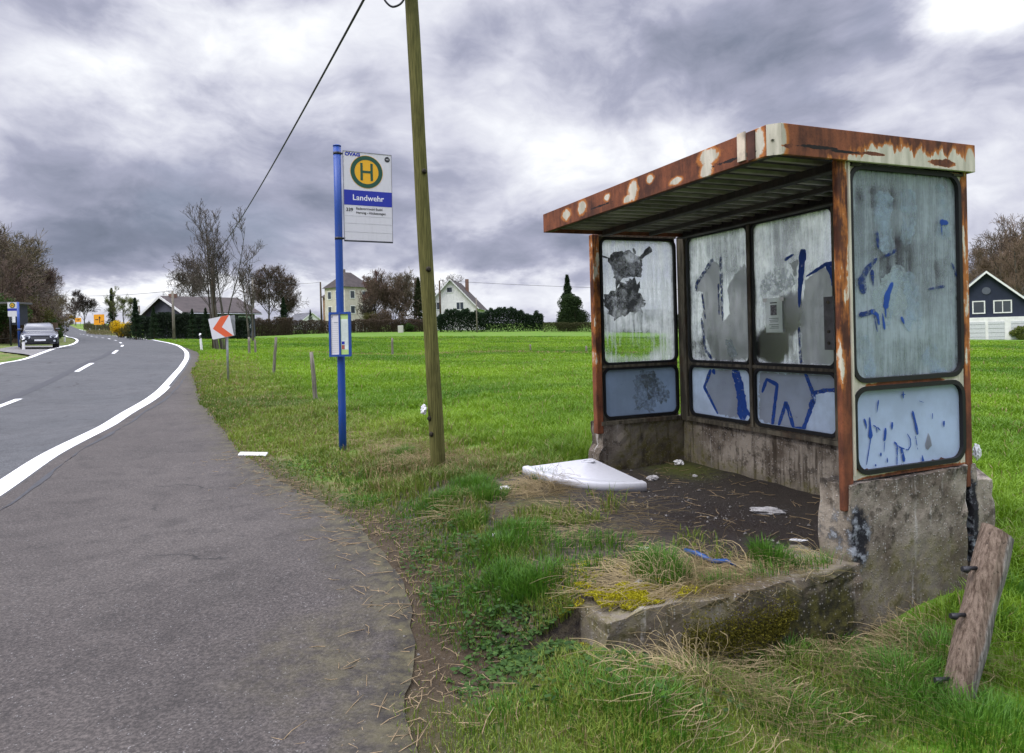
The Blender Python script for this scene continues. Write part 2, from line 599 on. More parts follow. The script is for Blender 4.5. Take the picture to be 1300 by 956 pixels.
def H(x, y):
    """height of the ground"""
    x = np.atleast_1d(np.asarray(x, float)); y = np.atleast_1d(np.asarray(y, float))
    out = np.empty(len(x))
    for i in range(0, len(x), 20000):
        p = np.c_[x[i:i + 20000], y[i:i + 20000]] * _sc
        d2 = ((p[:, None, :] - _c[None]) ** 2).sum(-1)
        out[i:i + 20000] = _k(d2) @ _w[:_n] + _w[_n] + p @ _w[_n + 1:]
    return np.clip(out, -8, 17) + EYE


def h1(x, y):
    return float(H(x, y)[0])


_perm = rng.random((256, 256))


def vnoise(x, y, s=1.0, o=0):
    x = np.asarray(x) * s + 37.3 * o; y = np.asarray(y) * s + 91.7 * o
    xi = np.floor(x).astype(int); yi = np.floor(y).astype(int)
    fx, fy = x - xi, y - yi
    fx = fx * fx * (3 - 2 * fx); fy = fy * fy * (3 - 2 * fy)
    g = lambda a, b: _perm[a % 256, b % 256]
    return (g(xi, yi) * (1 - fx) + g(xi + 1, yi) * fx) * (1 - fy) + (g(xi, yi + 1) * (1 - fx) + g(xi + 1, yi + 1) * fx) * fy


def fbm(x, y, s=1.0, o=0, n=4):
    t = 0; a = 0.5; w = 0
    for i in range(n):
        t = t + a * vnoise(x, y, s * 2 ** i, o + i); w += a; a *= 0.5
    return t / w


def sst(x, a, b):
    t = np.clip((np.asarray(x, float) - a) / (b - a), 0, 1)
    return t * t * (3 - 2 * t)


def catmull(P, step):
    """densely sampled smooth curve through the points"""
    P = np.array(P, float)
    t = np.r_[0, np.cumsum(np.linalg.norm(np.diff(P, axis=0), axis=1))]
    dl = np.diff(P, axis=0) / np.diff(t)[:, None]
    w = np.diff(t)
    T = np.empty_like(P)
    T[0], T[-1] = dl[0], dl[-1]
    T[1:-1] = (dl[:-1] * w[1:, None] + dl[1:] * w[:-1, None]) / (w[1:] + w[:-1])[:, None]
    out = []
    for i in range(len(P) - 1):
        h = w[i]
        for s in np.linspace(0, 1, max(2, int(step)), endpoint=False):
            out.append((2 * s ** 3 - 3 * s ** 2 + 1) * P[i] + (s ** 3 - 2 * s ** 2 + s) * h * T[i] + (3 * s ** 2 - 2 * s ** 3) * P[i + 1] + (s ** 3 - s ** 2) * h * T[i + 1])
    out.append(P[-1])
    return np.array(out)


RE = catmull([p[:2] for p in R_EDGE], 14)
LE = catmull([p[:2] for p in L_EDGE], 14)
# edge of the lay-by against the grass, near to far
G_PTS = [(.30, -6), (.40, -2), (.10, .6), (-.22, 1.7), (-.42, 2.55), (-.49, 2.94), (-.48, 3.2), (-.56, 3.57), (-.75, 4.13), (-1.08, 4.9), (-1.40, 5.6), (-1.72, 6.1), (-2.14, 6.7), (-2.62, 7.4),
         (-3.12, 8.2), (-3.72, 9.2), (-4.92, 11.4), (-5.92, 13.2), (-8.55, 18.5), (-10.55, 22.5), (-12.5, 27), (-14.05, 30.7), (-17.0, 37.0), (-20.4, 43), (-25.6, 52.0)]
GE = catmull(G_PTS, 8)


def x_on(P, y):
    return np.interp(y, P[:, 1], P[:, 0])


def on_asphalt(x, y, m=0.0):
    """inside the road or the lay-by, shrunk by m"""
    x = np.asarray(x); y = np.asarray(y)
    xl = x_on(LE, y); xr = x_on(RE, y)
    xg = np.where(y < 52, x_on(GE, y), xr)
    xr2 = np.maximum(xr, xg)
    k = np.where(y > 10, 1.2, 1.0)
    return (x > xl + m * k) & (x < xr2 - m * k) & (y > -11.5)


def gdist(x, y):
    """distance (sideways) to the grass side of the asphalt edge, positive on the grass"""
    y = np.asarray(y)
    xg = np.where(y < 52, np.maximum(x_on(GE, y), x_on(RE, y)), x_on(RE, y))
    k = np.where(y > 6, 0.86, 0.9)
    return (x - xg) * k


def in_platform(u, v):
    return (u > -.06) & (u < 2.98) & (v > -1.55) & (v < 1.03)


def soil_h(x, y):
    """surface of the earth and rubbish lying on the shelter floor and its forecourt"""
    u, v = uvw(x, y)
    z = -1.284 + .026 * (fbm(x, y, 5.0, 3) - .5) + .045 * sst(u, 1.0, 2.2) * sst(v, .2, -.7) * fbm(x, y, 2.0, 9)
    z = z - .035 * sst(v, -.5, .15) + .03 * sst(v, .75, 1.02)
    z = z - .03 * sst(u, .36, .20) * sst(v, .02, -.1)
    h = H(x, y) - EYE
    t = np.maximum(sst(v, -1.38, -2.0), sst(u, 2.95, 3.35))
    t = np.where((u < .2) & (v < -1.2), np.maximum(t, sst(v, -1.3, -1.6)), t)
    return z * (1 - t) + (h - .03) * t + EYE


def surf(x, y):
    """top of whatever one walks on away from the asphalt"""
    u, v = uvw(np.asarray(x), np.asarray(y))
    h = H(x, y)
    ins = (u > .0) & (u < 3.3) & (v > -1.95) & (v < 1.02)
    return np.where(ins, np.maximum(h, soil_h(x, y)), h)


NX, NY = 380, 420
tx = np.linspace(-1, 1, NX)
gx = 3.0 * np.sinh(tx * math.asinh(900 / 3.0))
ty = np.linspace(-math.asinh(250 / 3.0), math.asinh(1300 / 3.0), NY)
gy = 4.5 + 3.0 * np.sinh(ty)
GX, GY = np.meshgrid(gx, gy)
fx_, fy_ = GX.ravel(), GY.ravel()
gz = H(fx_, fy_)
bump_ = (fbm(fx_, fy_, 1.1, 1) - .5) * .09 + (fbm(fx_, fy_, 4.0, 2) - .5) * .035
gd = gdist(fx_, fy_)
near = sst(gd, .1, .8) * (np.hypot(fx_, fy_) < 60)
gz = gz + bump_ * near
u_, v_ = uvw(fx_, fy_)
inner = on_asphalt(fx_, fy_, np.where(fy_ > 14, -np.minimum(2.5, .035 * np.hypot(fx_, fy_)), 0.28))
gz = np.where(inner, gz - .07, gz)
gz = np.where((u_ > .0) & (u_ < 2.97) & (v_ > -1.5) & (v_ < 1.2), np.minimum(gz, -1.40 + EYE), gz)
dirt = np.clip(sst(gd, .55, .05) * 0.95 + .75 * sst(np.abs(u_ - 1.2), 2.4, 1.4) * sst(np.abs(v_ + .9), 1.5, .8), 0, 1)
dirt = np.maximum(dirt, sst(np.hypot((fx_ + .22) / 1.3, fy_ - 3.0), .55, .2))
dirt = np.where(fy_ > 25, dirt * .4, dirt)
fence_line = sst(np.abs(fy_ - (44.5 - .02 * fx_)), 1.6, .5) * (fx_ > -14) * (fx_ < 40)
dry = np.clip(fence_line * .9 + .75 * sst(np.hypot(fx_ + .95, fy_ - 7.2), 1.6, .3) + .5 * sst(gd, 2.6, .8) * (fy_ > 8) + .25, 0, 1)
gi = np.arange(NX * NY).reshape(NY, NX)
GF = np.stack([gi[:-1, :-1], gi[:-1, 1:], gi[1:, 1:], gi[1:, :-1]], -1).reshape(-1, 4)
ground = mesh_np('ground', np.c_[fx_, fy_, gz], GF, M_GROUND, np.c_[dirt, dry, 0 * dirt], smooth=True)
tag(ground, kind='structure')


def strip(name, Apts, Bpts, nx, dz, mat, kind='structure', col=None):
    Apts = np.asarray(Apts); Bpts = np.asarray(Bpts)
    t = np.linspace(0, 1, nx + 1)[None, :, None]
    P = Apts[:, None, :] * (1 - t) + Bpts[:, None, :] * t
    x, y = P[..., 0].ravel(), P[..., 1].ravel()
    z = H(x, y) + dz
    n, m = P.shape[:2]
    idx = np.arange(n * m).reshape(n, m)
    F = np.stack([idx[:-1, :-1], idx[1:, :-1], idx[1:, 1:], idx[:-1, 1:]], -1).reshape(-1, 4)
    c = col(x, y) if col else None
    # keep the faces looking up
    a, b, c3 = [np.c_[x, y, z][F[:, k]] for k in (0, 1, 2)]
    nz = np.cross(b - a, c3 - a)[:, 2]
    if np.median(nz) < 0: F = F[:, ::-1]
    o = mesh_np(name, np.c_[x, y, z], F, mat, c, smooth=True)
    if kind: tag(o, kind=kind)
    return o


strip('road', LE, RE, 14, .012, M_ROAD)
ys = np.unique(np.r_[np.linspace(-6, 12, 150), np.linspace(12, 51, 130)])
gA = np.c_[x_on(RE, ys), ys]
wob_ = (fbm(ys * 3.1, ys * 0, 1.0, 5) - .5) * .16 * np.clip(ys / 4, .5, 1)
gB = np.c_[np.maximum(x_on(GE, ys) + wob_, x_on(RE, ys) + .03), ys]


def lay_col(x, y):
    g = -gdist(x, y)
    d = .75 * sst(g, .60, .0) * np.where(y < 9, 1, .8) + .5 * sst(g, .14, .0)
    d = np.maximum(d, sst(np.hypot(x + .75, y - 3.2), .8, .1) * .7)
    return np.c_[d, 0 * d, 0 * d]


strip('layby_pavement', gA, gB, 26, .012, M_LAYBY, col=lay_col)


def offset_line(P, off0, off1):
    """a strip between two sideways offsets of a polyline"""
    P = np.asarray(P)
    t = np.gradient(P, axis=0)
    nrm = np.c_[t[:, 1], -t[:, 0]] / np.linalg.norm(t, axis=1)[:, None]
    return P + nrm * off0, P + nrm * off1


m_ = RE[:, 1] < 200
mn = RE[:, 1] < 18.8
a_, b_ = offset_line(RE[mn], -.02, -.27)
strip('edge_line', a_, b_, 2, .017, M_PAINT)
a_, b_ = offset_line(RE[m_ & (RE[:, 1] > 18)], -.08, -.27)
strip('edge_line', a_, b_, 1, .022, M_PAINT)
a_, b_ = offset_line(LE[LE[:, 1] < 200], .02, .24)
strip('edge_line', a_, b_, 1, .017, M_PAINT)
q_ = RE[RE[:, 1] < 22]
a_, b_ = offset_line(q_, .16, .20)
b_ = b_ + (fbm(q_[:, 1] * 2.2, q_[:, 1] * 0, 1.0, 8) - .5)[:, None] * np.array([.16, 0])
a_ = a_ + (fbm(q_[:, 1] * 1.7, q_[:, 1] * 0 + 3, 1.0, 8) - .5)[:, None] * np.array([.12, 0])
strip('pavement_seam', a_, b_, 1, .0165, M_SEAM)
MID = catmull(list(zip(np.array([(a[0] + b[0]) / 2 for a, b in zip(R_EDGE, L_EDGE)]), np.array([(a[1] + b[1]) / 2 for a, b in zip(R_EDGE, L_EDGE)]))), 40)
seg = np.r_[0, np.cumsum(np.linalg.norm(np.diff(MID, axis=0), axis=1))]
mm = (MID[:, 1] < 36)
a_, b_ = offset_line(MID[mm], -.14, -.40)
strip('pavement_seam', a_, b_, 2, .0165, M_SEAM)
s0 = np.interp(24.2, MID[:, 1], seg)
k = 0
for s_ in np.arange(s0 - 36, s0 + 130, 11.6):
    tt = np.linspace(s_, s_ + 4.0, 6)
    q = np.c_[np.interp(tt, seg, MID[:, 0]), np.interp(tt, seg, MID[:, 1])]
    a_, b_ = offset_line(q, .02, -.13)
    strip('centre_line', a_, b_, 1, .0175, M_PAINT)
# gravelled pull-in across the road where the car stands
yl = np.linspace(31.5, 47, 40)
xl = x_on(LE, yl)
wl = 3.3 * np.minimum(sst(yl, 31.5, 36.5), sst(yl, 47, 43))
strip('pull_in_pavement', np.c_[xl - wl, yl + wl * .25], np.c_[xl - .02, yl], 6, .014, plain('pull_in_gravel', (.15, .145, .14), .9, .2, var=.3, scale=6))
# earth on the shelter floor
uu, vv = np.meshgrid(np.linspace(-.02, 3.34, 110), np.linspace(-2.0, 1.03, 110))
xs = SX + uu * DU[0] + vv * DV[0]; ysg = SY + uu * DU[1] + vv * DV[1]
zs = soil_h(xs.ravel(), ysg.ravel())


def soil_mat():
    m, N = new_mat('shelter_soil')
    P = N.pos()
    a = N.n('ShaderNodeAttribute', attribute_name='col').outputs['Color']
    wet, moss, dry_ = N.sep(a)
    n1 = N.noise(P, 2.2, 6, 0.65); n2 = N.noise(P, 16, 6, 0.7); n3 = N.noise(P, 75, 3, 0.7)
    v = N.voro(P, 55); v2 = N.voro(P, 55, out=1)
    c = N.mix(n2, (.009, .007, .006), (.048, .036, .027))
    c = N.mix(N.m('MULTIPLY', dry_, N.ss(n2, .4, .6)), c, N.mix(n3, (.030, .026, .014), (.125, .098, .058)))
    sx_, _, _ = N.sep(v2)
    peb = N.m('MULTIPLY', N.ss(sx_, .62, .72), N.ss(v, .42, .25))
    c = N.mix(N.m('MULTIPLY', peb, N.ss(n1, .50, .66)), c, N.mix(sx_, (.05, .05, .05), (.17, .16, .15)))
    c = N.mix(N.m('MULTIPLY', wet, N.ss(n1, .30, .48), clamp=True), c, (.016, .009, .006))
    c = N.mix(N.m('MULTIPLY', moss, N.ss(N.m('ADD', n2, N.m('MULTIPLY', moss, .3)), .5, .75), clamp=True), c, N.mix(n3, (.035, .045, .008), (.10, .11, .015)))
    rough = N.m('SUBTRACT', .9, N.m('MULTIPLY', N.m('MULTIPLY', wet, N.ss(n1, .30, .48)), .50))
    finish(N, principled(N, c, rough, .4, 0, N.bump(N.m('ADD', n2, N.m('ADD', n3, N.m('MULTIPLY', peb, .6))), .8, .02)))
    return m


wetm = np.exp(-(((uu - .9) / .85) ** 2 + ((vv + .05) / .45) ** 2)) * 1.3
mossm = np.exp(-(((uu - 2.55) / .5) ** 2 + ((vv - .8) / .35) ** 2)) + np.exp(-(((uu - 1.6) / .7) ** 2 + ((vv + 1.0) / .3) ** 2)) * .8
drym = np.clip(sst(vv, -.35, -.7), 0, 1)
si = np.arange(110 * 110).reshape(110, 110)
SF = np.stack([si[:-1, :-1], si[1:, :-1], si[1:, 1:], si[:-1, 1:]], -1).reshape(-1, 4)
tag(mesh_np('soil', np.c_[xs.ravel(), ysg.ravel(), zs], SF, soil_mat(), np.c_[wetm.ravel(), np.clip(mossm, 0, 1).ravel(), drym.ravel()], smooth=True), kind='structure')

# ------------------------------------------------------------------ shelter materials
def blobs_mask(N, a, b, lst):
    """largest of a set of soft ellipses (ca, cb, ra, rb) in surface coordinates"""
    acc = None
    for ca, cb, ra, rb in lst:
        p = N.m('DIVIDE', N.m('SUBTRACT', a, ca), ra)
        q = N.m('DIVIDE', N.m('SUBTRACT', b, cb), rb)
        d = N.m('SUBTRACT', 1.0, N.m('SQRT', N.m('ADD', N.m('MULTIPLY', p, p), N.m('MULTIPLY', q, q))))
        acc = d if acc is None else N.m('MAXIMUM', acc, d)
    return acc


def suv(N):
    """shelter coordinates (u, v, z relative to the eye) of the shaded point"""
    P = N.vm('SUBTRACT', N.pos(), (SX, SY, EYE))
    u = N.vm('DOT_PRODUCT', P, (DU[0], DU[1], 0), out=1)
    v = N.vm('DOT_PRODUCT', P, (DV[0], DV[1], 0), out=1)
    return u, v, N.sep(P)[2]


RUST_A, RUST_B, RUST_O = (.058, .021, .012), (.235, .076, .032), (.46, .165, .034)
CREAM, CREAM_D = (.62, .58, .47), (.40, .38, .29)


def rust_paint(name, mode):
    m, N = new_mat(name)
    P = N.pos()
    u, v, z = suv(N)
    st = N.comb(N.m('MULTIPLY', u, 9.0), N.m('MULTIPLY', v, 9.0), N.m('MULTIPLY', z, 1.6))
    streak = N.noise(st, 2.2, 5, .6)
    n1 = N.noise(P, 4.0, 6, .62); n2 = N.noise(P, 22, 6, .65); n3 = N.noise(P, 90, 3, .7)
    wv = N.m('MULTIPLY', N.m('SUBTRACT', n2, .5), .55)
    if mode == 'front':                       # long front fascia: rust with a few islands of paint
        mk = blobs_mask(N, u, z, [(2.27, .955, .085, .050), (2.00, .965, .075, .060), (1.27, .95, .07, .075), (1.32, .905, .08, .03), (1.06, .985, .045, .032), (1.62, .97, .05, .03), (.78, .91, .07, .025),
                                  (.47, .98, .10, .055), (.49, .91, .06, .06), (.07, .95, .055, .10)])
        mk = N.m('ADD', mk, N.m('MULTIPLY', N.m('SUBTRACT', n2, .5), 1.1))
        paint = N.ss(mk, .10, .30); edge = N.ss(mk, -.28, .12)
    elif mode == 'side':                      # end fascia: rust runs down from the top edge over the paint
        drip = N.m('ADD', N.m('MULTIPLY', N.m('SUBTRACT', N.noise(N.comb(N.m('MULTIPLY', v, 5.5), 0., N.m('MULTIPLY', z, 1.2)), 1.7, 5, .62), .5), .36), N.m('MULTIPLY', N.m('SUBTRACT', n2, .5), .05))
        lim = N.m('ADD', N.m('ADD', .968, drip), N.m('MULTIPLY', N.ss(v, .25, -.12), -.13))
        mk = N.m('SUBTRACT', lim, z)
        cor = blobs_mask(N, v, z, [(-.44, .95, .075, .14), (1.03, .90, .05, .12)])
        mk = N.m('MAXIMUM', mk, N.m('MULTIPLY', N.m('ADD', cor, N.m('MULTIPLY', N.m('SUBTRACT', n2, .5), .3)), .1))
        low = blobs_mask(N, v, z, [(.80, .905, .14, .025), (-.12, .915, .30, .016), (.25, .92, .10, .012)])
        low = N.m('ADD', low, N.m('MULTIPLY', N.m('SUBTRACT', n2, .5), 1.3))
        mk = N.m('SUBTRACT', mk, N.m('MULTIPLY', N.ss(low, -.05, .35), .12))
        paint = N.ss(mk, .004, .018); edge = N.ss(mk, -.030, .008)
    elif mode == 'post':
        mk = N.m('ADD', N.m('SUBTRACT', streak, .56), N.m('ADD', N.m('MULTIPLY', N.m('SUBTRACT', n1, .5), .55), N.m('MULTIPLY', N.m('SUBTRACT', n2, .5), .25)))
        mk = N.m('SUBTRACT', mk, N.m('MULTIPLY', N.ss(z, -.25, -.5), .30))
        paint = N.ss(mk, .00, .07); edge = N.ss(mk, -.16, .03)
    elif mode == 'frame':                     # outside of the end wall: cream paint, rust along the joints and low down
        j = blobs_mask(N, v, z, [(.55, -.345, .42, .022), (.55, -.865, .6, .030), (.12, -.62, .018, .25)])
        mk = N.m('SUBTRACT', .18, N.m('ADD', N.m('MULTIPLY', N.ss(j, .0, .5), .42), N.m('MULTIPLY', N.m('SUBTRACT', n1, .5), .9)))
        mk = N.m('ADD', mk, N.m('MULTIPLY', N.m('SUBTRACT', n2, .5), .5))
        paint = N.ss(mk, -.02, .06); edge = N.ss(mk, -.16, .04)
    r = N.mix(N.ss(N.m('ADD', N.m('MULTIPLY', n1, .6), N.m('MULTIPLY', streak, .4)), .36, .64), RUST_A, RUST_B)
    r = N.mix(N.ss(n3, .5, .75, 0, .6), r, (.055, .020, .014))
    r = N.mix(N.m('MULTIPLY', edge, .85), r, RUST_O)
    c = N.mix(N.ss(streak, .3, .7), CREAM_D, CREAM)
    c = N.mix(N.ss(n3, .62, .75, 0, .5), c, (.25, .17, .09))
    col = N.mix(paint, r, c)
    if mode == 'side':
        hole = N.ss(N.m('ADD', blobs_mask(N, v, z, [(-.17, .925, .20, .014), (.02, .915, .16, .010)]), N.m('MULTIPLY', N.m('SUBTRACT', n2, .5), 1.6)), .25, .40)
        col = N.mix(hole, col, (.010, .008, .007))
    if mode == 'front':
        hole = N.ss(N.m('ADD', blobs_mask(N, u, z, [(.25, .915, .24, .014), (1.72, .925, .22, .010)]), N.m('MULTIPLY', N.m('SUBTRACT', n2, .5), 1.9)), .28, .42)
        col = N.mix(hole, col, (.014, .010, .010))
    finish(N, principled(N, col, N.m('SUBTRACT', .85, N.m('MULTIPLY', paint, .3)), .35, 0, N.bump(N.m('ADD', N.m('MULTIPLY', n2, N.m('SUBTRACT', 1.0, paint)), N.m('MULTIPLY', paint, .7)), .45, .006)))
    return m


def grime_metal(name, a, b, rust=.5):
    m, N = new_mat(name)
    P = N.pos()
    u, v, z = suv(N)
    st = N.noise(N.comb(N.m('MULTIPLY', u, 14.), N.m('MULTIPLY', v, 14.), N.m('MULTIPLY', z, 2.0)), 2.0, 5, .6)
    n1 = N.noise(P, 3.5, 6, .65); n2 = N.noise(P, 30, 5, .65)
    c = N.mix(N.ss(st, .35, .68), a, b)
    c = N.mix(N.ss(n1, .52, .70, 0, rust), c, (.085, .036, .017))
    c = N.mix(N.ss(n2, .55, .75, 0, .6), c, tuple(x * .35 for x in a))
    finish(N, principled(N, c, .7, .35, 0, N.bump(n2, .3, .004)))
    return m


def concrete(name, moss=0.5):
    m, N = new_mat(name)
    P = N.pos()
    u, v, z = suv(N)
    st = N.noise(N.comb(N.m('MULTIPLY', u, 12.), N.m('MULTIPLY', v, 9.), N.m('MULTIPLY', z, 1.0)), 1.3, 7, .64)
    n1 = N.noise(P, 2.6, 7, .66); n2 = N.noise(P, 14, 6, .68); n3 = N.noise(P, 80, 4, .7)
    vo = N.voro(P, 70); vc = N.voro(P, 70, out=1)
    s1, _, _ = N.sep(vc)
    c = N.mix(N.ss(n1, .34, .64), (.105, .082, .062), (.345, .300, .245))
    inn = N.ss(u, .18, .34)
    c = N.mix(N.m('MULTIPLY', N.ss(st, .50, .66, 0, .85), N.m('ADD', .25, N.m('MULTIPLY', inn, .75))), c, (.055, .042, .030))
    c = N.mix(N.ss(st, .42, .30, 0, .75), c, (.50, .475, .44))
    c = N.mix(N.ss(n2, .50, .64, 0, .75), c, (.050, .040, .031))
    c = N.mix(N.m('MULTIPLY', N.ss(z, -.93, -.87), N.ss(n2, .35, .6)), c, (.045, .038, .032))
    c = N.mix(N.m('MULTIPLY', N.m('MULTIPLY', N.ss(v, -.95, -.5), N.ss(v, .04, -.02)), N.m('MULTIPLY', N.ss(u, .0, -.05), N.ss(n1, .36, .5))), c, (.022, .020, .016))
    agg = N.m('MULTIPLY', N.ss(s1, .74, .80), N.ss(vo, .45, .25))
    c = N.mix(N.m('MULTIPLY', agg, .8), c, N.mix(n3, (.18, .16, .14), (.55, .52, .48)))
    pit = N.ss(N.m('ADD', n3, N.m('MULTIPLY', n2, .35)), .82, .90)
    c = N.mix(pit, c, (.030, .025, .020))
    # moss and algae low down and in the far corner
    mm_ = N.m('ADD', N.ss(z, -1.02, -1.34), N.m('MULTIPLY', N.ss(u, 2.2, 2.75), N.ss(v, .1, .5)))
    mm_ = N.m('ADD', mm_, N.m('MULTIPLY', N.m('SUBTRACT', n1, .5), 1.9))
    c = N.mix(N.m('MULTIPLY', N.ss(mm_, .55, 1.15), moss), c, N.mix(N.ss(n2, .4, .62), (.030, .028, .010), (.135, .125, .022)))
    # soot and lime where rainwater runs off the posts
    sb = blobs_mask(N, v, z, [(.10, -1.16, .10, .24), (1.05, -1.20, .07, .42)])
    sb = N.m('ADD', N.m('MULTIPLY', sb, N.ss(u, .45, .25)), N.m('MULTIPLY', N.m('SUBTRACT', n2, .5), 1.2))
    c = N.mix(N.ss(sb, .18, .45), c, N.mix(N.ss(n2, .50, .66), (.018, .018, .022), (.30, .32, .35)))
    h = N.m('ADD', N.m('ADD', n2, N.m('MULTIPLY', n3, .5)), N.m('SUBTRACT', N.m('MULTIPLY', agg, .35), pit))
    finish(N, principled(N, c, .92, .2, 0, N.bump(h, .75, .012)))
    return m


M_FF, M_FS, M_POST, M_FRAME = rust_paint('fascia_rust', 'front'), rust_paint('fascia_end_rust', 'side'), rust_paint('post_rust', 'post'), rust_paint('end_frame_paint', 'frame')
M_GRIME = grime_metal('grimy_steel', (.050, .042, .030), (.155, .135, .095))
M_CEIL = plain('grimy_roof_sheet', (.060, .056, .047), .8, .3, 0, .4, 3.0)
M_RIB = plain('roof_rib_steel', (.30, .28, .235), .7, .3, 0, .45, 2.5)
M_DARK = grime_metal('dark_beam', (.020, .017, .014), (.050, .042, .034), .4)
M_CONC = concrete('old_concrete')
M_SEAL = plain('rubber_seal', (.012, .012, .013), .6, .3)


def pane_mat(name, film, cover_lo, cover_hi, streak=.5, thin=None, trans=.55):
    """plastic glazing under a film of dirt, scratches and faded paint; clear where it has been rubbed"""
    m, N = new_mat(name)
    P = N.pos()
    u, v, z = suv(N)
    st = N.noise(N.comb(N.m('MULTIPLY', u, 26.), N.m('MULTIPLY', v, 26.), N.m('MULTIPLY', z, 2.2)), 1.4, 6, .65)
    n1 = N.noise(P, 2.3, 6, .65); n2 = N.noise(P, 26, 6, .7)
    k = N.m('ADD', N.m('ADD', N.m('MULTIPLY', st, streak), N.m('MULTIPLY', n1, .6)), N.m('MULTIPLY', n2, .25))
    mean = .5 * (streak + .85)
    cov = N.ss(k, mean - .13, mean + .15, cover_lo, cover_hi)
    if thin:                                  # an area rubbed clearer than the rest: (axis, blobs, amount)
        ax_, lst, amt = thin
        bm_ = blobs_mask(N, u if ax_ == 'u' else v, z, lst)
        bm_ = N.m('ADD', bm_, N.m('MULTIPLY', N.m('SUBTRACT', n1, .5), 1.2))
        cov = N.m('SUBTRACT', cov, N.ss(bm_, .0, .5, 0, amt), clamp=True)
    fc = N.mix(N.ss(n1, .35, .65), tuple(x * .86 for x in film), tuple(min(1, x * 1.08) for x in film))
    fc = N.mix(N.ss(n2, .60, .72, 0, .25), fc, tuple(x * .5 for x in film))
    d = principled(N, fc, .45, .4)
    t = N.n('ShaderNodeBsdfTranslucent'); N.put(t.inputs[0], fc)
    x = N.n('ShaderNodeMixShader'); x.inputs[0].default_value = trans
    N.put(x.inputs[1], d); N.put(x.inputs[2], t.outputs[0])
    tr = N.n('ShaderNodeBsdfTransparent'); N.put(tr.inputs[0], (.90, .93, .94))
    gl = N.n('ShaderNodeBsdfGlossy'); gl.inputs['Roughness'].default_value = .12
    fr = N.n('ShaderNodeFresnel'); fr.inputs[0].default_value = 1.45
    c1 = N.n('ShaderNodeMixShader'); N.put(c1.inputs[0], fr.outputs[0]); N.put(c1.inputs[1], tr.outputs[0]); N.put(c1.inputs[2], gl.outputs[0])
    c2 = N.n('ShaderNodeMixShader'); N.put(c2.inputs[0], cov); N.put(c2.inputs[1], c1.outputs[0]); N.put(c2.inputs[2], x.outputs[0])
    finish(N, c2.outputs[0])
    return m


P_LU = pane_mat('pane_end_clear', (.92, .94, .96), .24, .82, .8, ('v', [(.50, -.14, .45, .17)], .55), .85)
P_LL = pane_mat('pane_end_milky', (.38, .45, .55), .92, 1.0, .4, None, .7)
P_BU = pane_mat('pane_back_frosted', (.95, .96, .99), .18, .74, .9, ('u', [(2.3, -.20, .6, .16)], .35), .85)
P_BC = pane_mat('pane_back_rubbed', (.95, .96, .99), .16, .72, .9, ('u', [(1.62, -.16, .26, .20), (1.42, .08, .20, .22)], .75), .85)
P_BL = pane_mat('pane_back_milky', (.62, .68, .78), .90, 1.0, .4, None, .75)
P_RU = pane_mat('pane_right_film', (.52, .60, .64), .26, .80, .8, ('v', [(.48, .36, .24, .22), (.84, .40, .10, .28), (.35, .70, .25, .10)], .30), .45)
P_RL = pane_mat('pane_right_milky', (.47, .57, .74), .98, 1.0, .3, None, .25)


def spray(name, col, lo=.30, hi=.5, keep=.95, trans=.15, scale=34):
    """sprayed or brushed paint, thin and broken at places"""
    m, N = new_mat(name)
    P = N.pos()
    n = N.noise(P, scale, 6, .62); n1 = N.noise(P, 5, 5, .6)
    k = N.m('ADD', N.m('MULTIPLY', n, .6), N.m('MULTIPLY', n1, .4))
    c = N.mix(n1, tuple(x * .75 for x in col), tuple(min(1, x * 1.2) for x in col))
    d = principled(N, c, .55, .3)
    tl = N.n('ShaderNodeBsdfTranslucent'); N.put(tl.inputs[0], c)
    x0 = N.n('ShaderNodeMixShader'); x0.inputs[0].default_value = trans
    N.put(x0.inputs[1], d); N.put(x0.inputs[2], tl.outputs[0])
    tr = N.n('ShaderNodeBsdfTransparent')
    x = N.n('ShaderNodeMixShader')
    N.put(x.inputs[0], N.ss(k, lo, hi, .0, keep)); N.put(x.inputs[1], tr.outputs[0]); N.put(x.inputs[2], x0.outputs[0])
    finish(N, x.outputs[0])
    return m


G_BLUE = spray('graffiti_blue', (.026, .095, .42), .34, .48, .93, .3)
G_NAVY = spray('graffiti_navy', (.022, .055, .22), .38, .58, .85, .3)
G_GREY = spray('graffiti_grey', (.58, .575, .59), .22, .42, .66, .80)
G_DARK = spray('mark_dark', (.085, .088, .094), .26, .62, .88, .15, 13)
G_PALE = spray('smear_pale', (.40, .48, .50), .30, .70, .6)
G_ICE = spray('smear_ice_blue', (.42, .53, .62), .40, .66, .62, .3, 11)
G_WHITE = spray('smear_white', (.72, .75, .78), .40, .56, .8, .5)

# ------------------------------------------------------------------ the bus shelter
shelter = thing('bus_shelter', 'abandoned rusty bus shelter with graffiti covered panes standing on mossy concrete base walls', 'bus shelter', S(1.4, .5, -1.3))
ZT0, ZT1, ZL0, ZL1 = .8427, -.3073, -.3765, -.8137


def rr(a0, a1, b0, b1, r, n=6):
    pts = []
    for (cx, cy, s) in ((a1 - r, b1 - r, 0), (a0 + r, b1 - r, 90), (a0 + r, b0 + r, 180), (a1 - r, b0 + r, 270)):
        for k in range(n + 1):
            t = R(s + 90 * k / n)
            pts.append((cx + r * math.cos(t), cy + r * math.sin(t)))
    return pts


def rect_loop(a0, a1, b0, b1, n=6):
    pts = []
    for (a, b) in ((a1, b1), (a0, b1), (a0, b0), (a1, b0)):
        pts += [(a, b)] * (n + 1)
    return pts


def fn_right(a, b, off): return S(-off, a, b)
def fn_back(a, b, off): return S(a, WID - off, b)
def fn_left(a, b, off): return S(LEN - off, a, b)


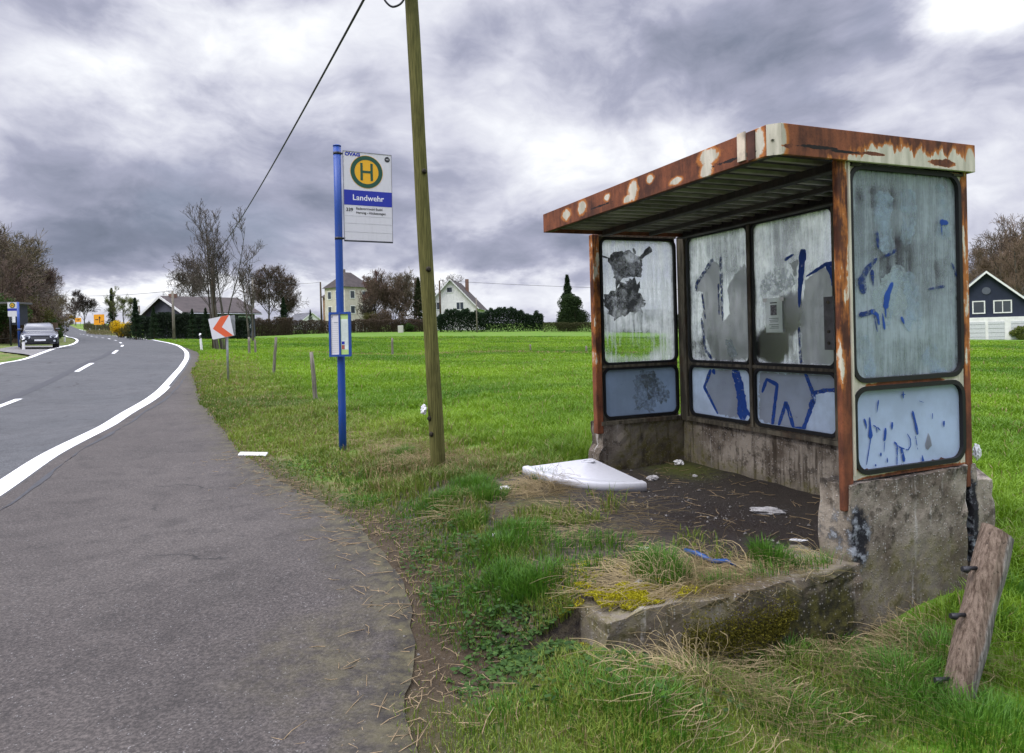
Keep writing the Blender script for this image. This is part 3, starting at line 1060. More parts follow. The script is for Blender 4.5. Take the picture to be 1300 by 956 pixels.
def cell(fn, cellr, glass, rad, pmat, fmat, off=(-.035, .0), seal=.026, label=None):
    """one framed light: frame plate with a rounded opening, rubber seal, pane"""
    mb = MB()
    hole = rr(glass[0] - seal * .6, glass[1] + seal * .6, glass[2] - seal * .6, glass[3] + seal * .6, rad + seal * .6)
    mb.ring(hole, rect_loop(*cellr), fn, off[0], off[1])
    f = obj('window_frame', mb, fmat, shelter)
    mid = (off[0] + off[1]) / 2
    pb = MB().prism(rr(glass[0] - .012, glass[1] + .012, glass[2] - .012, glass[3] + .012, rad + .01), fn, mid - .003, mid + .003)
    p = obj('window_pane', pb, pmat, shelter)
    if label: p['label'] = label
    sb = MB().ring(rr(*glass, rad), rr(glass[0] - seal, glass[1] + seal, glass[2] - seal, glass[3] + seal, rad + seal), fn, off[0] - .008, off[1] + .009)
    obj('window_seal', sb, M_SEAL, p)
    return p


zmid = (ZT1 + ZL0) / 2
# end wall at the right (towards the viewer)
pr_u = cell(fn_right, (.085, 1.0, zmid, .872), (.125, .975, ZT1, ZT0), .075, P_RU, M_FRAME, label='large grey filmed pane smeared with blue paint')
pr_l = cell(fn_right, (.085, 1.0, -.862, zmid), (.125, .975, ZL1, ZL0), .075, P_RL, M_FRAME, label='low pale blue pane with running blue drips')
# back wall, three bays
bays = [(.10, .925, P_BU, P_BL), (.971, 1.795, P_BC, P_BL), (1.863, 2.666, P_BU, P_BL)]
edges = [.045, .948, 1.829, 2.705]
pb_u, pb_l = [], []
for i, (a0, a1, mu, ml) in enumerate(bays):
    pb_u.append(cell(fn_back, (edges[i], edges[i + 1], zmid, .872), (a0, a1, ZT1, ZT0), .055, mu, M_GRIME))
    pb_l.append(cell(fn_back, (edges[i], edges[i + 1], -.855, zmid), (a0, a1, ZL1, ZL0), .055, ml, M_GRIME))
# far end wall
pl_u = cell(fn_left, (.145, 1.0, zmid, .872), (.19, .985, ZT1, ZT0), .055, P_LU, M_GRIME)
pl_l = cell(fn_left, (.145, 1.0, -.855, zmid), (.19, .985, ZL1, ZL0), .055, P_LL, M_GRIME)
# ribs over the joints
for i in (1, 2):
    obj('mullion', MB().box((edges[i] - .016, WID - .020, -.855), (edges[i] + .016, WID - .0005, .86), S), M_GRIME, shelter)
obj('rail', MB().box((.05, WID - .018, zmid - .012), (2.69, WID - .0005, zmid + .012), S), M_GRIME, shelter)
obj('rail', MB().box((LEN - .018, .15, zmid - .012), (LEN - .0005, .99, zmid + .012), S), M_GRIME, shelter)
obj('rail', MB().box((.05, WID - .045, -.885), (2.70, WID + .03, -.850), S), M_GRIME, shelter)
obj('rail', MB().box((LEN - .04, .12, -.885), (LEN + .03, 1.0, -.850), S), M_GRIME, shelter)
obj('rail', MB().box((.05, WID - .030, .868), (2.72, WID + .012, .900), S), M_GRIME, shelter)
obj('rail', MB().box((LEN - .03, .14, .868), (LEN + .012, 1.0, .900), S), M_GRIME, shelter)
# posts
def post(u0, u1, v0, v1, z0, z1, m):
    return obj('post', MB().box((u0, v0, z0), (u1, v1, z1), S), m, shelter, bevel=.008)


post(-.014, .022, .006, .080, -1.02, .885, M_POST)
post(-.006, .055, 1.004, 1.060, -1.00, .885, M_POST)
post(2.795, LEN + .040, .075, .143, -.96, .885, M_POST)
post(2.712, LEN - .004, WID - .020, WID + .045, -.90, .885, M_GRIME)
obj('post_flashing', MB().box((-.020, .0815, -.83), (.004, .094, .87), S), M_FRAME, shelter)
# roof: corrugated sheet, fascia boards, beams
mb = MB()
NU = 180
us = np.linspace(-.02, 2.715, NU)
prof = lambda u: .002 * (abs(((u * 5.3) % 1.0) - .5) * 4 - 1).clip(-.45, .45)
lo_, hi_ = [], []
for u in us:
    h = float(prof(np.float64(u)))
    lo_.append(.945 + h); hi_.append(.951 + h)
vs, fs = [], []
for j, (u, a, b) in enumerate(zip(us, lo_, hi_)):
    vs += [S(u, -.44, a), S(u, 1.055, a), S(u, 1.055, b), S(u, -.44, b)]
for j in range(NU - 1):
    p, q = 4 * j, 4 * j + 4
    fs += [(p, p + 1, q + 1, q), (p + 3, q + 3, q + 2, p + 2)]
mb.add(vs, fs)
obj('roof_sheet', mb, M_CEIL, shelter, fixn=False)
ch = .055                                       # cut corner at the near front
RU0, RU1, RV0, RV1, RZ0, RZ1 = -.045, 2.72, -.455, 1.075, .872, 1.032
front = MB().hexa([S(RU0 + ch, RV0, RZ0), S(RU1, RV0, RZ0), S(RU1, RV0 + .022, RZ0), S(RU0 + ch, RV0 + .022, RZ0), S(RU0 + ch, RV0, RZ1), S(RU1, RV0, RZ1), S(RU1, RV0 + .022, RZ1), S(RU0 + ch, RV0 + .022, RZ1)])
obj('roof_fascia', front, M_FF, shelter, bevel=.003)
side = MB().hexa([S(RU0, RV0 + ch, RZ0), S(RU0, RV1, RZ0), S(RU0 + .022, RV1, RZ0), S(RU0 + .022, RV0 + ch, RZ0), S(RU0, RV0 + ch, RZ1), S(RU0, RV1, RZ1), S(RU0 + .022, RV1, RZ1), S(RU0 + .022, RV0 + ch, RZ1)])
obj('roof_fascia', side, M_FS, shelter, bevel=.003)
cor = MB().hexa([S(RU0 + ch - .002, RV0 + .001, RZ0), S(RU0 + .001, RV0 + ch - .002, RZ0), S(RU0 + .022, RV0 + ch - .002, RZ0), S(RU0 + ch - .002, RV0 + .022, RZ0),
                 S(RU0 + ch - .002, RV0 + .001, RZ1), S(RU0 + .001, RV0 + ch - .002, RZ1), S(RU0 + .022, RV0 + ch - .002, RZ1), S(RU0 + ch - .002, RV0 + .022, RZ1)])
obj('corner_cap', cor, M_FS, shelter)
obj('roof_fascia', MB().box((RU1 - .022, RV0 + .0225, RZ0), (RU1 + .0, RV1, RZ1 - .002), S), M_FF, shelter)
obj('roof_fascia', MB().box((RU0 + .0225, RV1 - .022, RZ0), (RU1 - .0225, RV1, RZ1 - .002), S), M_GRIME, shelter)
obj('joint_cover', MB().box((.155, RV0 - .010, RZ0 + .015), (.215, RV0 - .0005, RZ1 + .006), S), plain('joint_cream', (.50, .43, .33), .7, .3, var=.4, scale=9), shelter)
obj('joint_cover', MB().box((.085, RV0 - .007, RZ0 + .005), (.140, RV0 - .0005, RZ1 - .006), S), plain('joint_rust', (.075, .032, .022), .8, .3, var=.4, scale=9), shelter)
for k in range(20):
    uq = .04 + k * .139
    obj('roof_rib', MB().box((uq, RV0 + .062, .905), (uq + .030, .998, .926), S), M_RIB, shelter)
obj('roof_beam', MB().box((RU0 + .03, .12, .862), (RU1 - .03, .17, .9045), S), M_DARK, shelter)
obj('roof_beam', MB().box((RU0 + .03, .112, .855), (RU1 - .03, .178, .8615), S), M_CEIL, shelter)
obj('roof_beam', MB().box((RU0 + .03, .62, .872), (RU1 - .03, .66, .9045), S), M_CEIL, shelter)
obj('roof_beam', MB().box((RU0 + .03, .93, .850), (RU1 - .03, 1.0, .862), S), M_CEIL, shelter)
obj('roof_beam', MB().box((RU0 + .03, 1.001, .850), (RU1 - .03, 1.012, .935), S), M_DARK, shelter)
obj('roof_beam', MB().box((RU0 + .03, RV0 + .023, .872), (RU1 - .03, RV0 + .06, .884), S), M_DARK, shelter)


# concrete base walls: rough, chipped solids
def rough_block(name, u0, u1, v0, v1, z0, z1, amp=.010, n=(3, 10, 8), shape=None, seed=1):
    rg = np.random.default_rng(seed)
    import bmesh
    bm = bmesh.new()
    bmesh.ops.create_cube(bm, size=1.0)
    bmesh.ops.subdivide_edges(bm, edges=bm.edges[:], cuts=15, use_grid_fill=True)
    vs = []
    for vx in bm.verts:
        a, b, c = vx.co.x + .5, vx.co.y + .5, vx.co.z + .5
        u, v, z = u0 + a * (u1 - u0), v0 + b * (v1 - v0), z0 + c * (z1 - z0)
        if shape: u, v, z = shape(u, v, z, a, b, c)
        e = (min(a, 1 - a) < .01) + (min(b, 1 - b) < .01) + (min(c, 1 - c) < .01)
        k = amp * (1.8 if e >= 2 else .6)
        f = [float(fbm(np.array([u * 3 + v * 2]), np.array([z * 3 + v * 1.3]), 5.0, 20 + i + seed, 5)[0] - .5) * 2.6 * k for i in range(3)]
        vx.co = Vector(S(u + f[0], v + f[1], z + f[2])) - Vector(WLOC[shelter.name])
    bmesh.ops.recalc_face_normals(bm, faces=bm.faces)
    me = bpy.data.meshes.new(name)
    bm.to_mesh(me); bm.free()
    o = bpy.data.objects.new(name, me)
    COL.objects.link(o); o.parent = shelter
    WLOC[o.name] = np.zeros(3)
    me.materials.append(M_CONC)
    b = o.modifiers.new('bevel', 'BEVEL'); b.width = .012; b.segments = 2; b.limit_method = 'ANGLE'; b.angle_limit = R(50)
    return o


def sh_right(u, v, z, a, b, c):
    if c > .99: z += -.012 * (1 - b)
    if b < .06 and c > .90: z -= .0
    if b > .93: v += -.03 * (1 - c)
    if b < .06: v -= .035 * (1 - c)
    return u, v, z


obj_right = rough_block('base_wall', -.025, .190, .040, .985, -1.95, -.866, shape=sh_right, seed=2)
obj_right['label'] = 'near end concrete wall with a sooty corner'


def sh_back(u, v, z, a, b, c):
    if a < .06 and c > .6: z -= .10 * (c - .6) / .4 * (0 if b < .3 else 1); v += .05 * (1 - c)
    return u, v, z


rough_block('base_wall', -.012, 2.80, 1.032, 1.225, -1.95, -.868, shape=sh_back, seed=3)
rough_block('base_wall', 2.808, 3.02, .085, 1.20, -1.95, -.87, amp=.016, shape=lambda u, v, z, a, b, c: (u, v + (.045 * (c > .75) * (b < .1)), z), seed=4)
rough_block('floor_slab', .195, 2.80, .045, 1.03, -1.95, -1.345, amp=.008, seed=6)
slab = rough_block('floor_slab', -.075, 3.0, -1.50, .036, -1.95, -1.305, amp=.018, shape=lambda u, v, z, a, b, c: (u + .04 * (b < .1) * (a < .1), v, z - (.05 * (a > .15) * (c > .9)) - .03 * (b < .12) * (c > .9)), seed=5)

# ------------------------------------------------------------------ paint on the panes
def z3(X, Y): return (850 + X / 5.3125, 240 + Y / 5.3125)
def z4(X, Y): return (850 + X / 3.983, 400 + Y / 3.983)
def z5(X, Y): return (740 + X / 6.831, 280 + Y / 6.831)
def z6(X, Y): return (740 + X / 5.3125, 440 + Y / 5.3125)
def zr(X, Y): return (920 + X / 3.413, 140 + Y / 3.413)
def zq(X, Y): return (1030 + X / 4.782, 440 + Y / 4.782)


def pl_uv(px, py, plane):
    """where the sight line of a point in the photograph meets the plane of a wall of panes"""
    r = ray(px, py)
    if plane == 'back':
        q = np.array([SX, SY]) + (WID + .0) * DV; nn = DV
    elif plane == 'left':
        q = np.array([SX, SY]) + LEN * DU; nn = DU
    else:
        q = np.array([SX, SY]); nn = DU
    P = r * ((q @ nn) / (r[:2] @ nn))
    d = P[:2] - np.array([SX, SY])
    return (float(d @ (DU if plane == 'back' else DV)), float(P[2]))


FN = {'back': fn_back, 'left': fn_left, 'right': fn_right}


def patch(name, pts, zf, plane, mat, pane, lim, off=-.0125, rough=.008, seed=0):
    """a patch of paint lying on a pane, with a ragged outline kept inside the opening"""
    q = [pl_uv(*zf(*p), plane) for p in pts]
    rg = np.random.default_rng(seed + len(pts))
    out = []
    for i in range(len(q)):
        a, b = np.array(q[i]), np.array(q[(i + 1) % len(q)])
        n = max(1, int(np.linalg.norm(b - a) / .02))
        for k in range(n):
            p = a + (b - a) * k / n + rg.normal(0, rough, 2)
            out.append((min(max(p[0], lim[0] + .004), lim[1] - .004), min(max(p[1], lim[2] + .004), lim[3] - .004)))
    return obj(name, MB().prism(out, FN[plane], off - .0006, off + .0006), mat, pane, fixn=True)


def strokes(name, lines, zf, plane, mat, pane, lim, off=-.0095, seed=0):
    """brush or spray strokes: each a list of points and widths (m) swept into a flat ribbon"""
    rg = np.random.default_rng(seed)
    mb = MB()
    for pts, w0, w1 in lines:
        q = np.array([pl_uv(*zf(*p), plane) for p in pts])
        # resample
        sg = np.r_[0, np.cumsum(np.linalg.norm(np.diff(q, axis=0), axis=1))]
        n = max(3, int(sg[-1] / .012))
        t = np.linspace(0, sg[-1], n)
        q = np.c_[np.interp(t, sg, q[:, 0]), np.interp(t, sg, q[:, 1])]
        tg = np.gradient(q, axis=0); tg /= np.linalg.norm(tg, axis=1)[:, None] + 1e-9
        nm = np.c_[-tg[:, 1], tg[:, 0]]
        tt = np.linspace(0, 1, n)
        w = np.linspace(w0, w1, n) * np.clip(np.minimum(tt, 1 - tt) * 9 + .25, 0, 1) ** .6 * (1 + .7 * (fbm(t * 30 + seed * 7 + len(pts), t * 0 + q[0, 0] * 9, 1.0, 40, 3) - .5) + rg.normal(0, .05, n)) / 2
        A_, B_ = q + nm * w[:, None], q - nm * w[:, None]
        for P in (A_, B_):
            P[:, 0] = np.clip(P[:, 0], lim[0] + .004, lim[1] - .004); P[:, 1] = np.clip(P[:, 1], lim[2] + .004, lim[3] - .004)
        vs, fs = [], []
        for a, b in zip(A_, B_):
            vs += [FN[plane](a[0], a[1], off), FN[plane](b[0], b[1], off), FN[plane](a[0], a[1], off + .001), FN[plane](b[0], b[1], off + .001)]
        for i in range(n - 1):
            p = 4 * i
            fs += [(p, p + 1, p + 5, p + 4), (p + 2, p + 6, p + 7, p + 3), (p, p + 4, p + 6, p + 2), (p + 1, p + 3, p + 7, p + 5)]
        fs += [(0, 2, 3, 1), (4 * n - 4, 4 * n - 3, 4 * n - 1, 4 * n - 2)]
        mb.add(vs, fs)
        off += .0002
        obj(name, mb, mat, pane, fixn=False)
        mb = MB()


LB = (1.863, 2.666); MBY = (.971, 1.795)
lu = (*LB, ZT1, ZT0); mu = (*MBY, ZT1, ZT0); ll = (*LB, ZL1, ZL0); ml = (*MBY, ZL1, ZL0)
ident = lambda x, y: (x, y)
# back wall, left bay, upper: grey buffed letters with navy outline
patch('paint_patch', [(904, 329), (912.5, 340), (912, 372), (916.5, 407), (925, 399), (922.5, 363), (942.5, 335), (948, 342), (952, 372), (952.5, 455), (915, 459), (903, 454), (892, 420), (890, 404), (891, 371), (882.5, 369), (883.5, 360)], ident, 'back', G_GREY, pb_u[2], lu, seed=1)
strokes('paint_stroke', [([(914, 326), (915, 370), (916.5, 407)], 0.045, 0.027), ([(882.5, 370), (883.5, 360), (904, 329)], 0.033, 0.045), ([(890, 371), (894.5, 405)], 0.027, 0.021), ([(889.5, 404), (895, 445), (903, 456)], 0.030, 0.033), ([(911, 360), (912, 400)], 0.024, 0.015)], ident, 'back', G_NAVY, pb_u[2], lu)
patch('paint_patch', [(920, 430), (928, 432), (934, 450), (930, 458), (922, 448)], ident, 'back', G_PALE, pb_u[2], lu, off=-.0110, seed=2)
# back wall, middle bay, upper
patch('paint_patch', [z3(905, 620), z3(980, 550), z3(1045, 525), z3(1110, 670), z3(1120, 800), z4(850, 252), z4(665, 255), z4(655, 60)], ident, 'back', G_GREY, pb_u[1], mu, seed=3)
patch('paint_patch', [z3(800, 500), z3(850, 470), z3(855, 590), z3(830, 585)], ident, 'back', G_GREY, pb_u[1], mu, seed=13)
strokes('paint_stroke', [([(895, 405), (882, 560), (872, 690), (868, 800)], .085, .020), ([(905, 425), (890, 440)], .075, .06), ([(915, 590), (980, 550), (1050, 505), (1095, 503), (1110, 590), (1118, 670)], .018, .045), ([(1050, 510), (1085, 560), (1112, 660)], .03, .06), ([(770, 480), (830, 440)], .028, .018)], z3, 'back', G_BLUE, pb_u[1], mu)
patch('paint_patch', [z3(610, 620), z3(680, 545), z3(770, 520), z3(840, 600), z3(820, 660), z3(700, 720), z3(600, 715)], ident, 'back', G_WHITE, pb_u[1], mu, off=-.0110, rough=.012, seed=4)
strokes('paint_stroke', [([z4(650, 60), z4(655, 190), z4(662, 252)], .022, .03)], ident, 'back', G_NAVY, pb_u[1], mu)
# lower panes of the back wall
patch('paint_patch', [z4(*p) for p in [(195, 282), (305, 270), (345, 400), (352, 525), (236, 500), (175, 372)]], ident, 'back', G_GREY, pb_l[2], ll, seed=5)
strokes('paint_stroke', [([(205, 275), (172, 365), (205, 430), (240, 500)], .040, .028), ([(320, 266), (345, 340), (362, 440), (365, 530)], .085, .13), ([(365, 455), (415, 525)], .05, .02), ([(215, 275), (225, 300)], .06, .03)], z4, 'back', G_BLUE, pb_l[2], ll)
patch('paint_patch', [z4(*p) for p in [(447, 290), (600, 292), (848, 300), (848, 378), (725, 400), (722, 440), (665, 578), (520, 560), (448, 525)]], ident, 'back', G_GREY, pb_l[1], ml, seed=6)
strokes('paint_stroke', [([(463, 392), (487, 325), (540, 352), (528, 450), (515, 562)], .034, .036), ([(545, 565), (585, 440), (625, 578), (672, 578), (725, 432), (720, 392), (680, 290)], .034, .042), ([(722, 395), (790, 380), (850, 380)], .030, .034), ([(725, 430), (705, 470)], .07, .04)], z4, 'back', G_BLUE, pb_l[1], ml)
# far end wall: dark grey patches laid on the upper pane, smears on the lower
lleft = (.19, .985, ZT1, ZT0)
patch('pane_mark', [z5(*p) for p in [(165, 295), (235, 315), (265, 270), (330, 272), (410, 252), (450, 290), (520, 325), (525, 400), (510, 490), (430, 480), (350, 490), (325, 530), (300, 605), (290, 520), (250, 400), (225, 335), (170, 320)]], ident, 'left', G_DARK, pl_u, lleft, rough=.006, seed=7)
patch('pane_mark', [z5(*p) for p in [(190, 650), (290, 600), (350, 530), (430, 490), (495, 540), (500, 640), (540, 690), (530, 780), (400, 800), (270, 855), (225, 790), (185, 720)]], ident, 'left', G_DARK, pl_u, lleft, rough=.012, off=-.0110, seed=8)
strokes('pane_mark', [([(500, 330), (560, 270), (600, 240)], .03, .07), ([(440, 240), (460, 290)], .03, .04)], z5, 'left', G_DARK, pl_u, lleft)
patch('pane_mark', [z6(*p) for p in [(400, 200), (480, 170), (560, 260), (590, 340), (560, 380), (440, 350), (430, 300)]], ident, 'left', spray('moss_smear', (.15, .15, .11), .36, .68, .6), pl_l, (.19, .985, ZL1, ZL0), rough=.014, seed=9)
patch('pane_mark', [z6(*p) for p in [(350, 200), (430, 165), (500, 180), (520, 300), (480, 440), (360, 430), (345, 300)]], ident, 'left', spray('grey_smear', (.20, .24, .27), .36, .70, .5), pl_l, (.19, .985, ZL1, ZL0), off=-.0110, rough=.014, seed=10)
# right end wall, outside
ru = (.125, .975, ZT1, ZT0); rl = (.125, .975, ZL1, ZL0)
RO = -.0135
0 and patch('pane_mark', [zr(*p) for p in [(655, 380), (760, 345), (855, 330), (850, 480), (840, 590), (740, 600), (660, 590), (650, 480)]], ident, 'right', G_WHITE, pr_u, ru, off=RO, rough=.008, seed=11)
0 and patch('pane_mark', [zr(*p) for p in [(925, 330), (980, 312), (978, 400), (965, 470), (940, 470), (935, 400)]], ident, 'right', G_WHITE, pr_u, ru, off=RO, rough=.008, seed=12)
patch('paint_patch', [zr(*p) for p in [(700, 720), (740, 670), (790, 680), (812, 760), (800, 860), (740, 900), (660, 880), (640, 800)]], ident, 'right', G_PALE, pr_u, ru, off=RO + .0015, rough=.006, seed=14)
strokes('paint_stroke', [([(700, 350), (690, 480), (720, 620)], .16, .10), ([(800, 340), (810, 470), (790, 580)], .14, .08), ([(690, 930), (720, 800), (770, 690)], .14, .08), ([(800, 700), (830, 830), (820, 960)], .10, .16), ([(930, 320), (960, 420), (955, 560)], .08, .12), ([(610, 980), (640, 1120), (630, 1280)], .10, .07), ([(880, 1040), (940, 1120), (930, 1290)], .16, .12)], zr, 'right', G_ICE, pr_u, ru, off=RO + .0006)
strokes('paint_stroke', [([(735, 745), (712, 800), (703, 860)], .020, .050), ([(703, 860), (706, 900)], .02, .006), ([(772, 895), (785, 925)], .028, .01), ([(640, 868), (668, 885), (676, 930)], .03, .012), ([(690, 880), (700, 950)], .012, .02), ([(940, 482), (975, 488)], .036, .02), ([(945, 490), (948, 540)], .008, .005), ([(760, 1230), (735, 1330)], .012, .02)], zr, 'right', G_BLUE, pr_u, ru, off=RO + .003)
strokes('paint_stroke', [([(612, 795), (600, 740), (622, 690), (668, 640)], .055, .022), ([(645, 690), (650, 760)], .03, .01), ([(590, 888), (625, 880), (660, 866)], .035, .02), ([(655, 885), (668, 960)], .014, .006), ([(750, 605), (690, 640)], .02, .012), ([(990, 660), (1015, 720)], .012, .02), ([(890, 775), (960, 762)], .010, .018), ([(665, 520), (672, 600)], .03, .015)], zr, 'right', G_NAVY, pr_u, ru, off=RO + .003)
strokes('paint_stroke', [([(364, 430), (368, 500), (370, 560)], 0.0074, 0.0279), ([(370, 560), (358, 640), (345, 720)], 0.0074, 0.0037), ([(330, 440), (342, 470), (344, 500)], 0.0186, 0.0062), ([(385, 478), (405, 490), (408, 525)], 0.0074, 0.0062), ([(410, 490), (428, 510)], 0.0099, 0.0062), ([(460, 495), (458, 540), (452, 575)], 0.0174, 0.0198), ([(455, 580), (450, 640)], 0.0062, 0.0031),
                         ([(500, 460), (498, 505)], 0.0248, 0.0074), ([(622, 390), (640, 460), (655, 535)], 0.0149, 0.0186), ([(640, 545), (655, 628)], 0.0074, 0.0037), ([(512, 580), (530, 600), (528, 730)], 0.0124, 0.0050), ([(532, 602), (560, 620)], 0.0074, 0.0062), ([(552, 612), (565, 660), (572, 700)], 0.0099, 0.0248), ([(590, 530), (608, 560), (612, 600), (595, 630), (540, 612)], 0.0050, 0.0087),
                         ([(680, 660), (690, 720)], 0.0062, 0.0279), ([(415, 325), (405, 400)], 0.0124, 0.0037), ([(565, 272), (565, 315)], 0.0074, 0.0124), ([(552, 295), (578, 290)], 0.0050, 0.0062), ([(812, 452), (812, 490)], 0.0217, 0.0037), ([(742, 405), (742, 440)], 0.0087, 0.0031), ([(660, 330), (690, 340)], 0.0050, 0.0031), ([(428, 645), (428, 668)], 0.0186, 0.0124), ([(466, 675), (468, 705)], 0.0062, 0.0186), ([(395, 715), (397, 728)], 0.0124, 0.0124)], zq, 'right', G_BLUE, pr_l, rl, off=RO + .003)
patch('paint_patch', [zq(*p) for p in [(720, 530), (735, 550), (745, 600), (720, 630), (700, 600), (708, 560)]], ident, 'right', G_GREY, pr_l, rl, off=RO + .0015, rough=.003, seed=15)
# flaked lower edge of the pale blue pane
patch('rust_edge', [zq(*p) for p in [(310, 748), (420, 745), (520, 735), (600, 715), (720, 705), (800, 688), (880, 672), (890, 690), (720, 722), (600, 740), (450, 762), (320, 770)]], ident, 'right', spray('pane_rust', (.10, .045, .035), .25, .35), pr_l, (.13, .97, ZL1 - .01, ZL0), off=RO + .0025, rough=.006, seed=16)

# a paper notice taped to the middle back pane and a steel plate bolted beside the post
M_PAPER = spray('paper', (.97, .97, .98), .0, .01, 1.0, .9)
M_INK = plain('printer_ink', (.10, .10, .105), .8, .2, var=.3, scale=40)
nA, nB = pl_uv(970.5, 379, 'back'), pl_uv(992.5, 422, 'back')
notice = thing('notice', 'white paper notice with a dark picture taped inside the graffiti covered back pane', 'notice', fn_back((nA[0] + nB[0]) / 2, nB[1], .0))
nu0, nu1, nz0, nz1 = nB[0], nA[0], nB[1], nA[1]
obj('sheet', MB().box((nu0, WID + .0090, nz0), (nu1, WID + .0100, nz1), S), M_PAPER, notice)
w_ = nu1 - nu0; h_ = nz1 - nz0
obj('picture', MB().box((nu0 + w_ * .32, WID + .0080, nz0 + h_ * .50), (nu0 + w_ * .70, WID + .0088, nz0 + h_ * .80), S), plain('print_grey', (.20, .20, .21), .8, .2, var=.6, scale=60), notice)
mb = MB()
for k, (f0, f1, hh) in enumerate([(.30, .72, .84), (.22, .80, .40), (.22, .78, .35), (.25, .74, .30), (.22, .80, .22), (.22, .66, .17), (.22, .78, .12)]):
    mb.box((nu0 + w_ * f0, WID + .0080, nz0 + h_ * hh), (nu0 + w_ * f1, WID + .0088, nz0 + h_ * (hh + (.035 if k == 0 else .014))), S)
obj('print_line', mb, M_INK, notice)
for ck in ((nu0 - .02, nz1 - .03), (nu1 - .02, nz1 - .03)):
    mb = MB().box((ck[0], WID + .0066, ck[1]), (ck[0] + .045, WID + .0076, ck[1] + .03), S)
    obj('tape', mb, plain('tape', (.75, .75, .72), .4, .5), notice)
pA, pB = pl_uv(1052, 377, 'back'), pl_uv(1063, 444, 'back')
mb = MB().box((pB[0] - .02, WID - .052, pB[1]), (pA[0], WID - .040, pA[1]), S)
plate = obj('cover_plate', mb, plain('plate_grey', (.11, .108, .11), .6, .4, var=.3), shelter, bevel=.002)
mb = MB()
for zz in (pB[1] + .05, (pA[1] + pB[1]) / 2 - .06, pA[1] - .04):
    c = ((pA[0] + pB[0]) / 2 - .01, zz)
    mb.tube([S(c[0], WID - .041, c[1]), S(c[0], WID - .060, c[1])], .012, 8)
obj('bolt', mb, M_GRIME, plate)

# ------------------------------------------------------------------ lettering
def text_mb(body, size, fn, align='LEFT', bold=0.0, xs=1.0):
    """lettering as a thin solid; fn(x, y, off) maps the flat text to the world"""
    cu = bpy.data.curves.new('lettering', 'FONT')
    cu.body = body; cu.size = size; cu.align_x = align; cu.align_y = 'CENTER'
    cu.offset = bold; cu.resolution_u = 3
    to = bpy.data.objects.new('lettering', cu)
    COL.objects.link(to)
    dg = bpy.context.evaluated_depsgraph_get()
    me = bpy.data.meshes.new_from_object(to.evaluated_get(dg))
    mb = MB()
    vs = [fn(v.co.x * xs, v.co.y, .0) for v in me.vertices]
    mb.add(vs, [tuple(p.vertices) for p in me.polygons])
    bpy.data.objects.remove(to); bpy.data.curves.remove(cu); bpy.data.meshes.remove(me)
    return mb


def frame_fn(o, ex, ey, en):
    o, ex, ey, en = [np.array(q, float) for q in (o, ex, ey, en)]
    return lambda a, b, off=0.0: o + ex * a + ey * b + en * off


def disc_pts(cx, cy, r, n=40):
    return [(cx + r * math.cos(2 * math.pi * k / n), cy + r * math.sin(2 * math.pi * k / n)) for k in range(n)]


def rect_pts(a0, a1, b0, b1):
    return [(a0, b0), (a1, b0), (a1, b1), (a0, b1)]


def worn(name, col, rough=.45, dirt=.35, low=(.3, .28, .22)):
    """enamelled or foil surface with dust and streaks"""
    if name in MATS: return MATS[name]
    m, N = new_mat(name)
    P = N.pos()
    st = N.noise(N.vm('MULTIPLY', P, (18, 18, 2.2)), 1.5, 5, .6)
    n = N.noise(P, 6, 6, .65); n2 = N.noise(P, 60, 4, .7)
    c = N.mix(N.ss(st, .48, .75, 0, dirt), col, tuple(a * .45 + b * .2 for a, b in zip(col, low)))
    c = N.mix(N.ss(n, .55, .75, 0, dirt * .8), c, tuple(x * .72 for x in col))
    c = N.mix(N.ss(n2, .66, .74, 0, dirt), c, tuple(x * .5 for x in col))
    finish(N, principled(N, c, N.m('ADD', rough, N.m('MULTIPLY', n, .2)), .45, 0, N.bump(n2, .06, .003)))
    MATS[name] = m
    return m


M_BLUEPOLE = worn('blue_enamel', (.008, .055, .28), .38, .55)
M_BLUEBAND = worn('blue_foil', (.012, .026, .34), .4, .12)
M_WHITEFOIL = worn('white_foil', (.66, .65, .67), .4, .16)
M_YEL = worn('yellow_foil', (.80, .42, .015), .4, .12)
M_GRN = worn('green_foil', (.010, .075, .045), .4, .12)
M_BLK = plain('black_print', (.015, .015, .018), .5, .4)
M_WHT = plain('white_print', (.80, .80, .82), .5, .3)

# ------------------------------------------------------------------ bus stop sign
bp = np.array([-2.125, 8.44]); bz = h1(*bp) - .06
stop = thing('bus_stop_sign', 'tall blue bus stop pole with yellow H plate and timetable case in the grass verge', 'bus stop sign', (bp[0], bp[1], bz))
topz = 2.345 + EYE
pole_x = lambda z: bp[0] + .045 * (z - bz) / (topz - bz)
obj('pole', MB().tube([(pole_x(z), bp[1], z) for z in np.linspace(bz - .2, topz, 6)], .046, 20), M_BLUEPOLE, stop)
obj('pole_cap', MB().tube([(pole_x(topz), bp[1], topz), (pole_x(topz), bp[1], topz + .012), (pole_x(topz), bp[1], topz + .02)], [.050, .050, .03], 20), M_BLUEPOLE, stop)
yaw = R(25)
ex = np.array([math.cos(yaw), math.sin(yaw), -.012]); ez = np.array([.012, 0, 1.0]); en = np.array([math.sin(yaw), -math.cos(yaw), 0])
PW, PH = .60, 1.09
o0 = np.array([pole_x(2.28 + EYE) + .062, bp[1] - .004, 1.198 + EYE])
pf = frame_fn(o0, ex, ez, en)
pl_ = obj('plate', MB().prism(rect_pts(0, PW, 0, PH), pf, -.012, .0), M_WHITEFOIL, stop, bevel=.002)
obj('edge_strip', MB().prism(rect_pts(-.004, PW + .004, -.016, -.0005), pf, -.018, .006), plain('dark_trim', (.035, .035, .045), .5, .4), pl_)
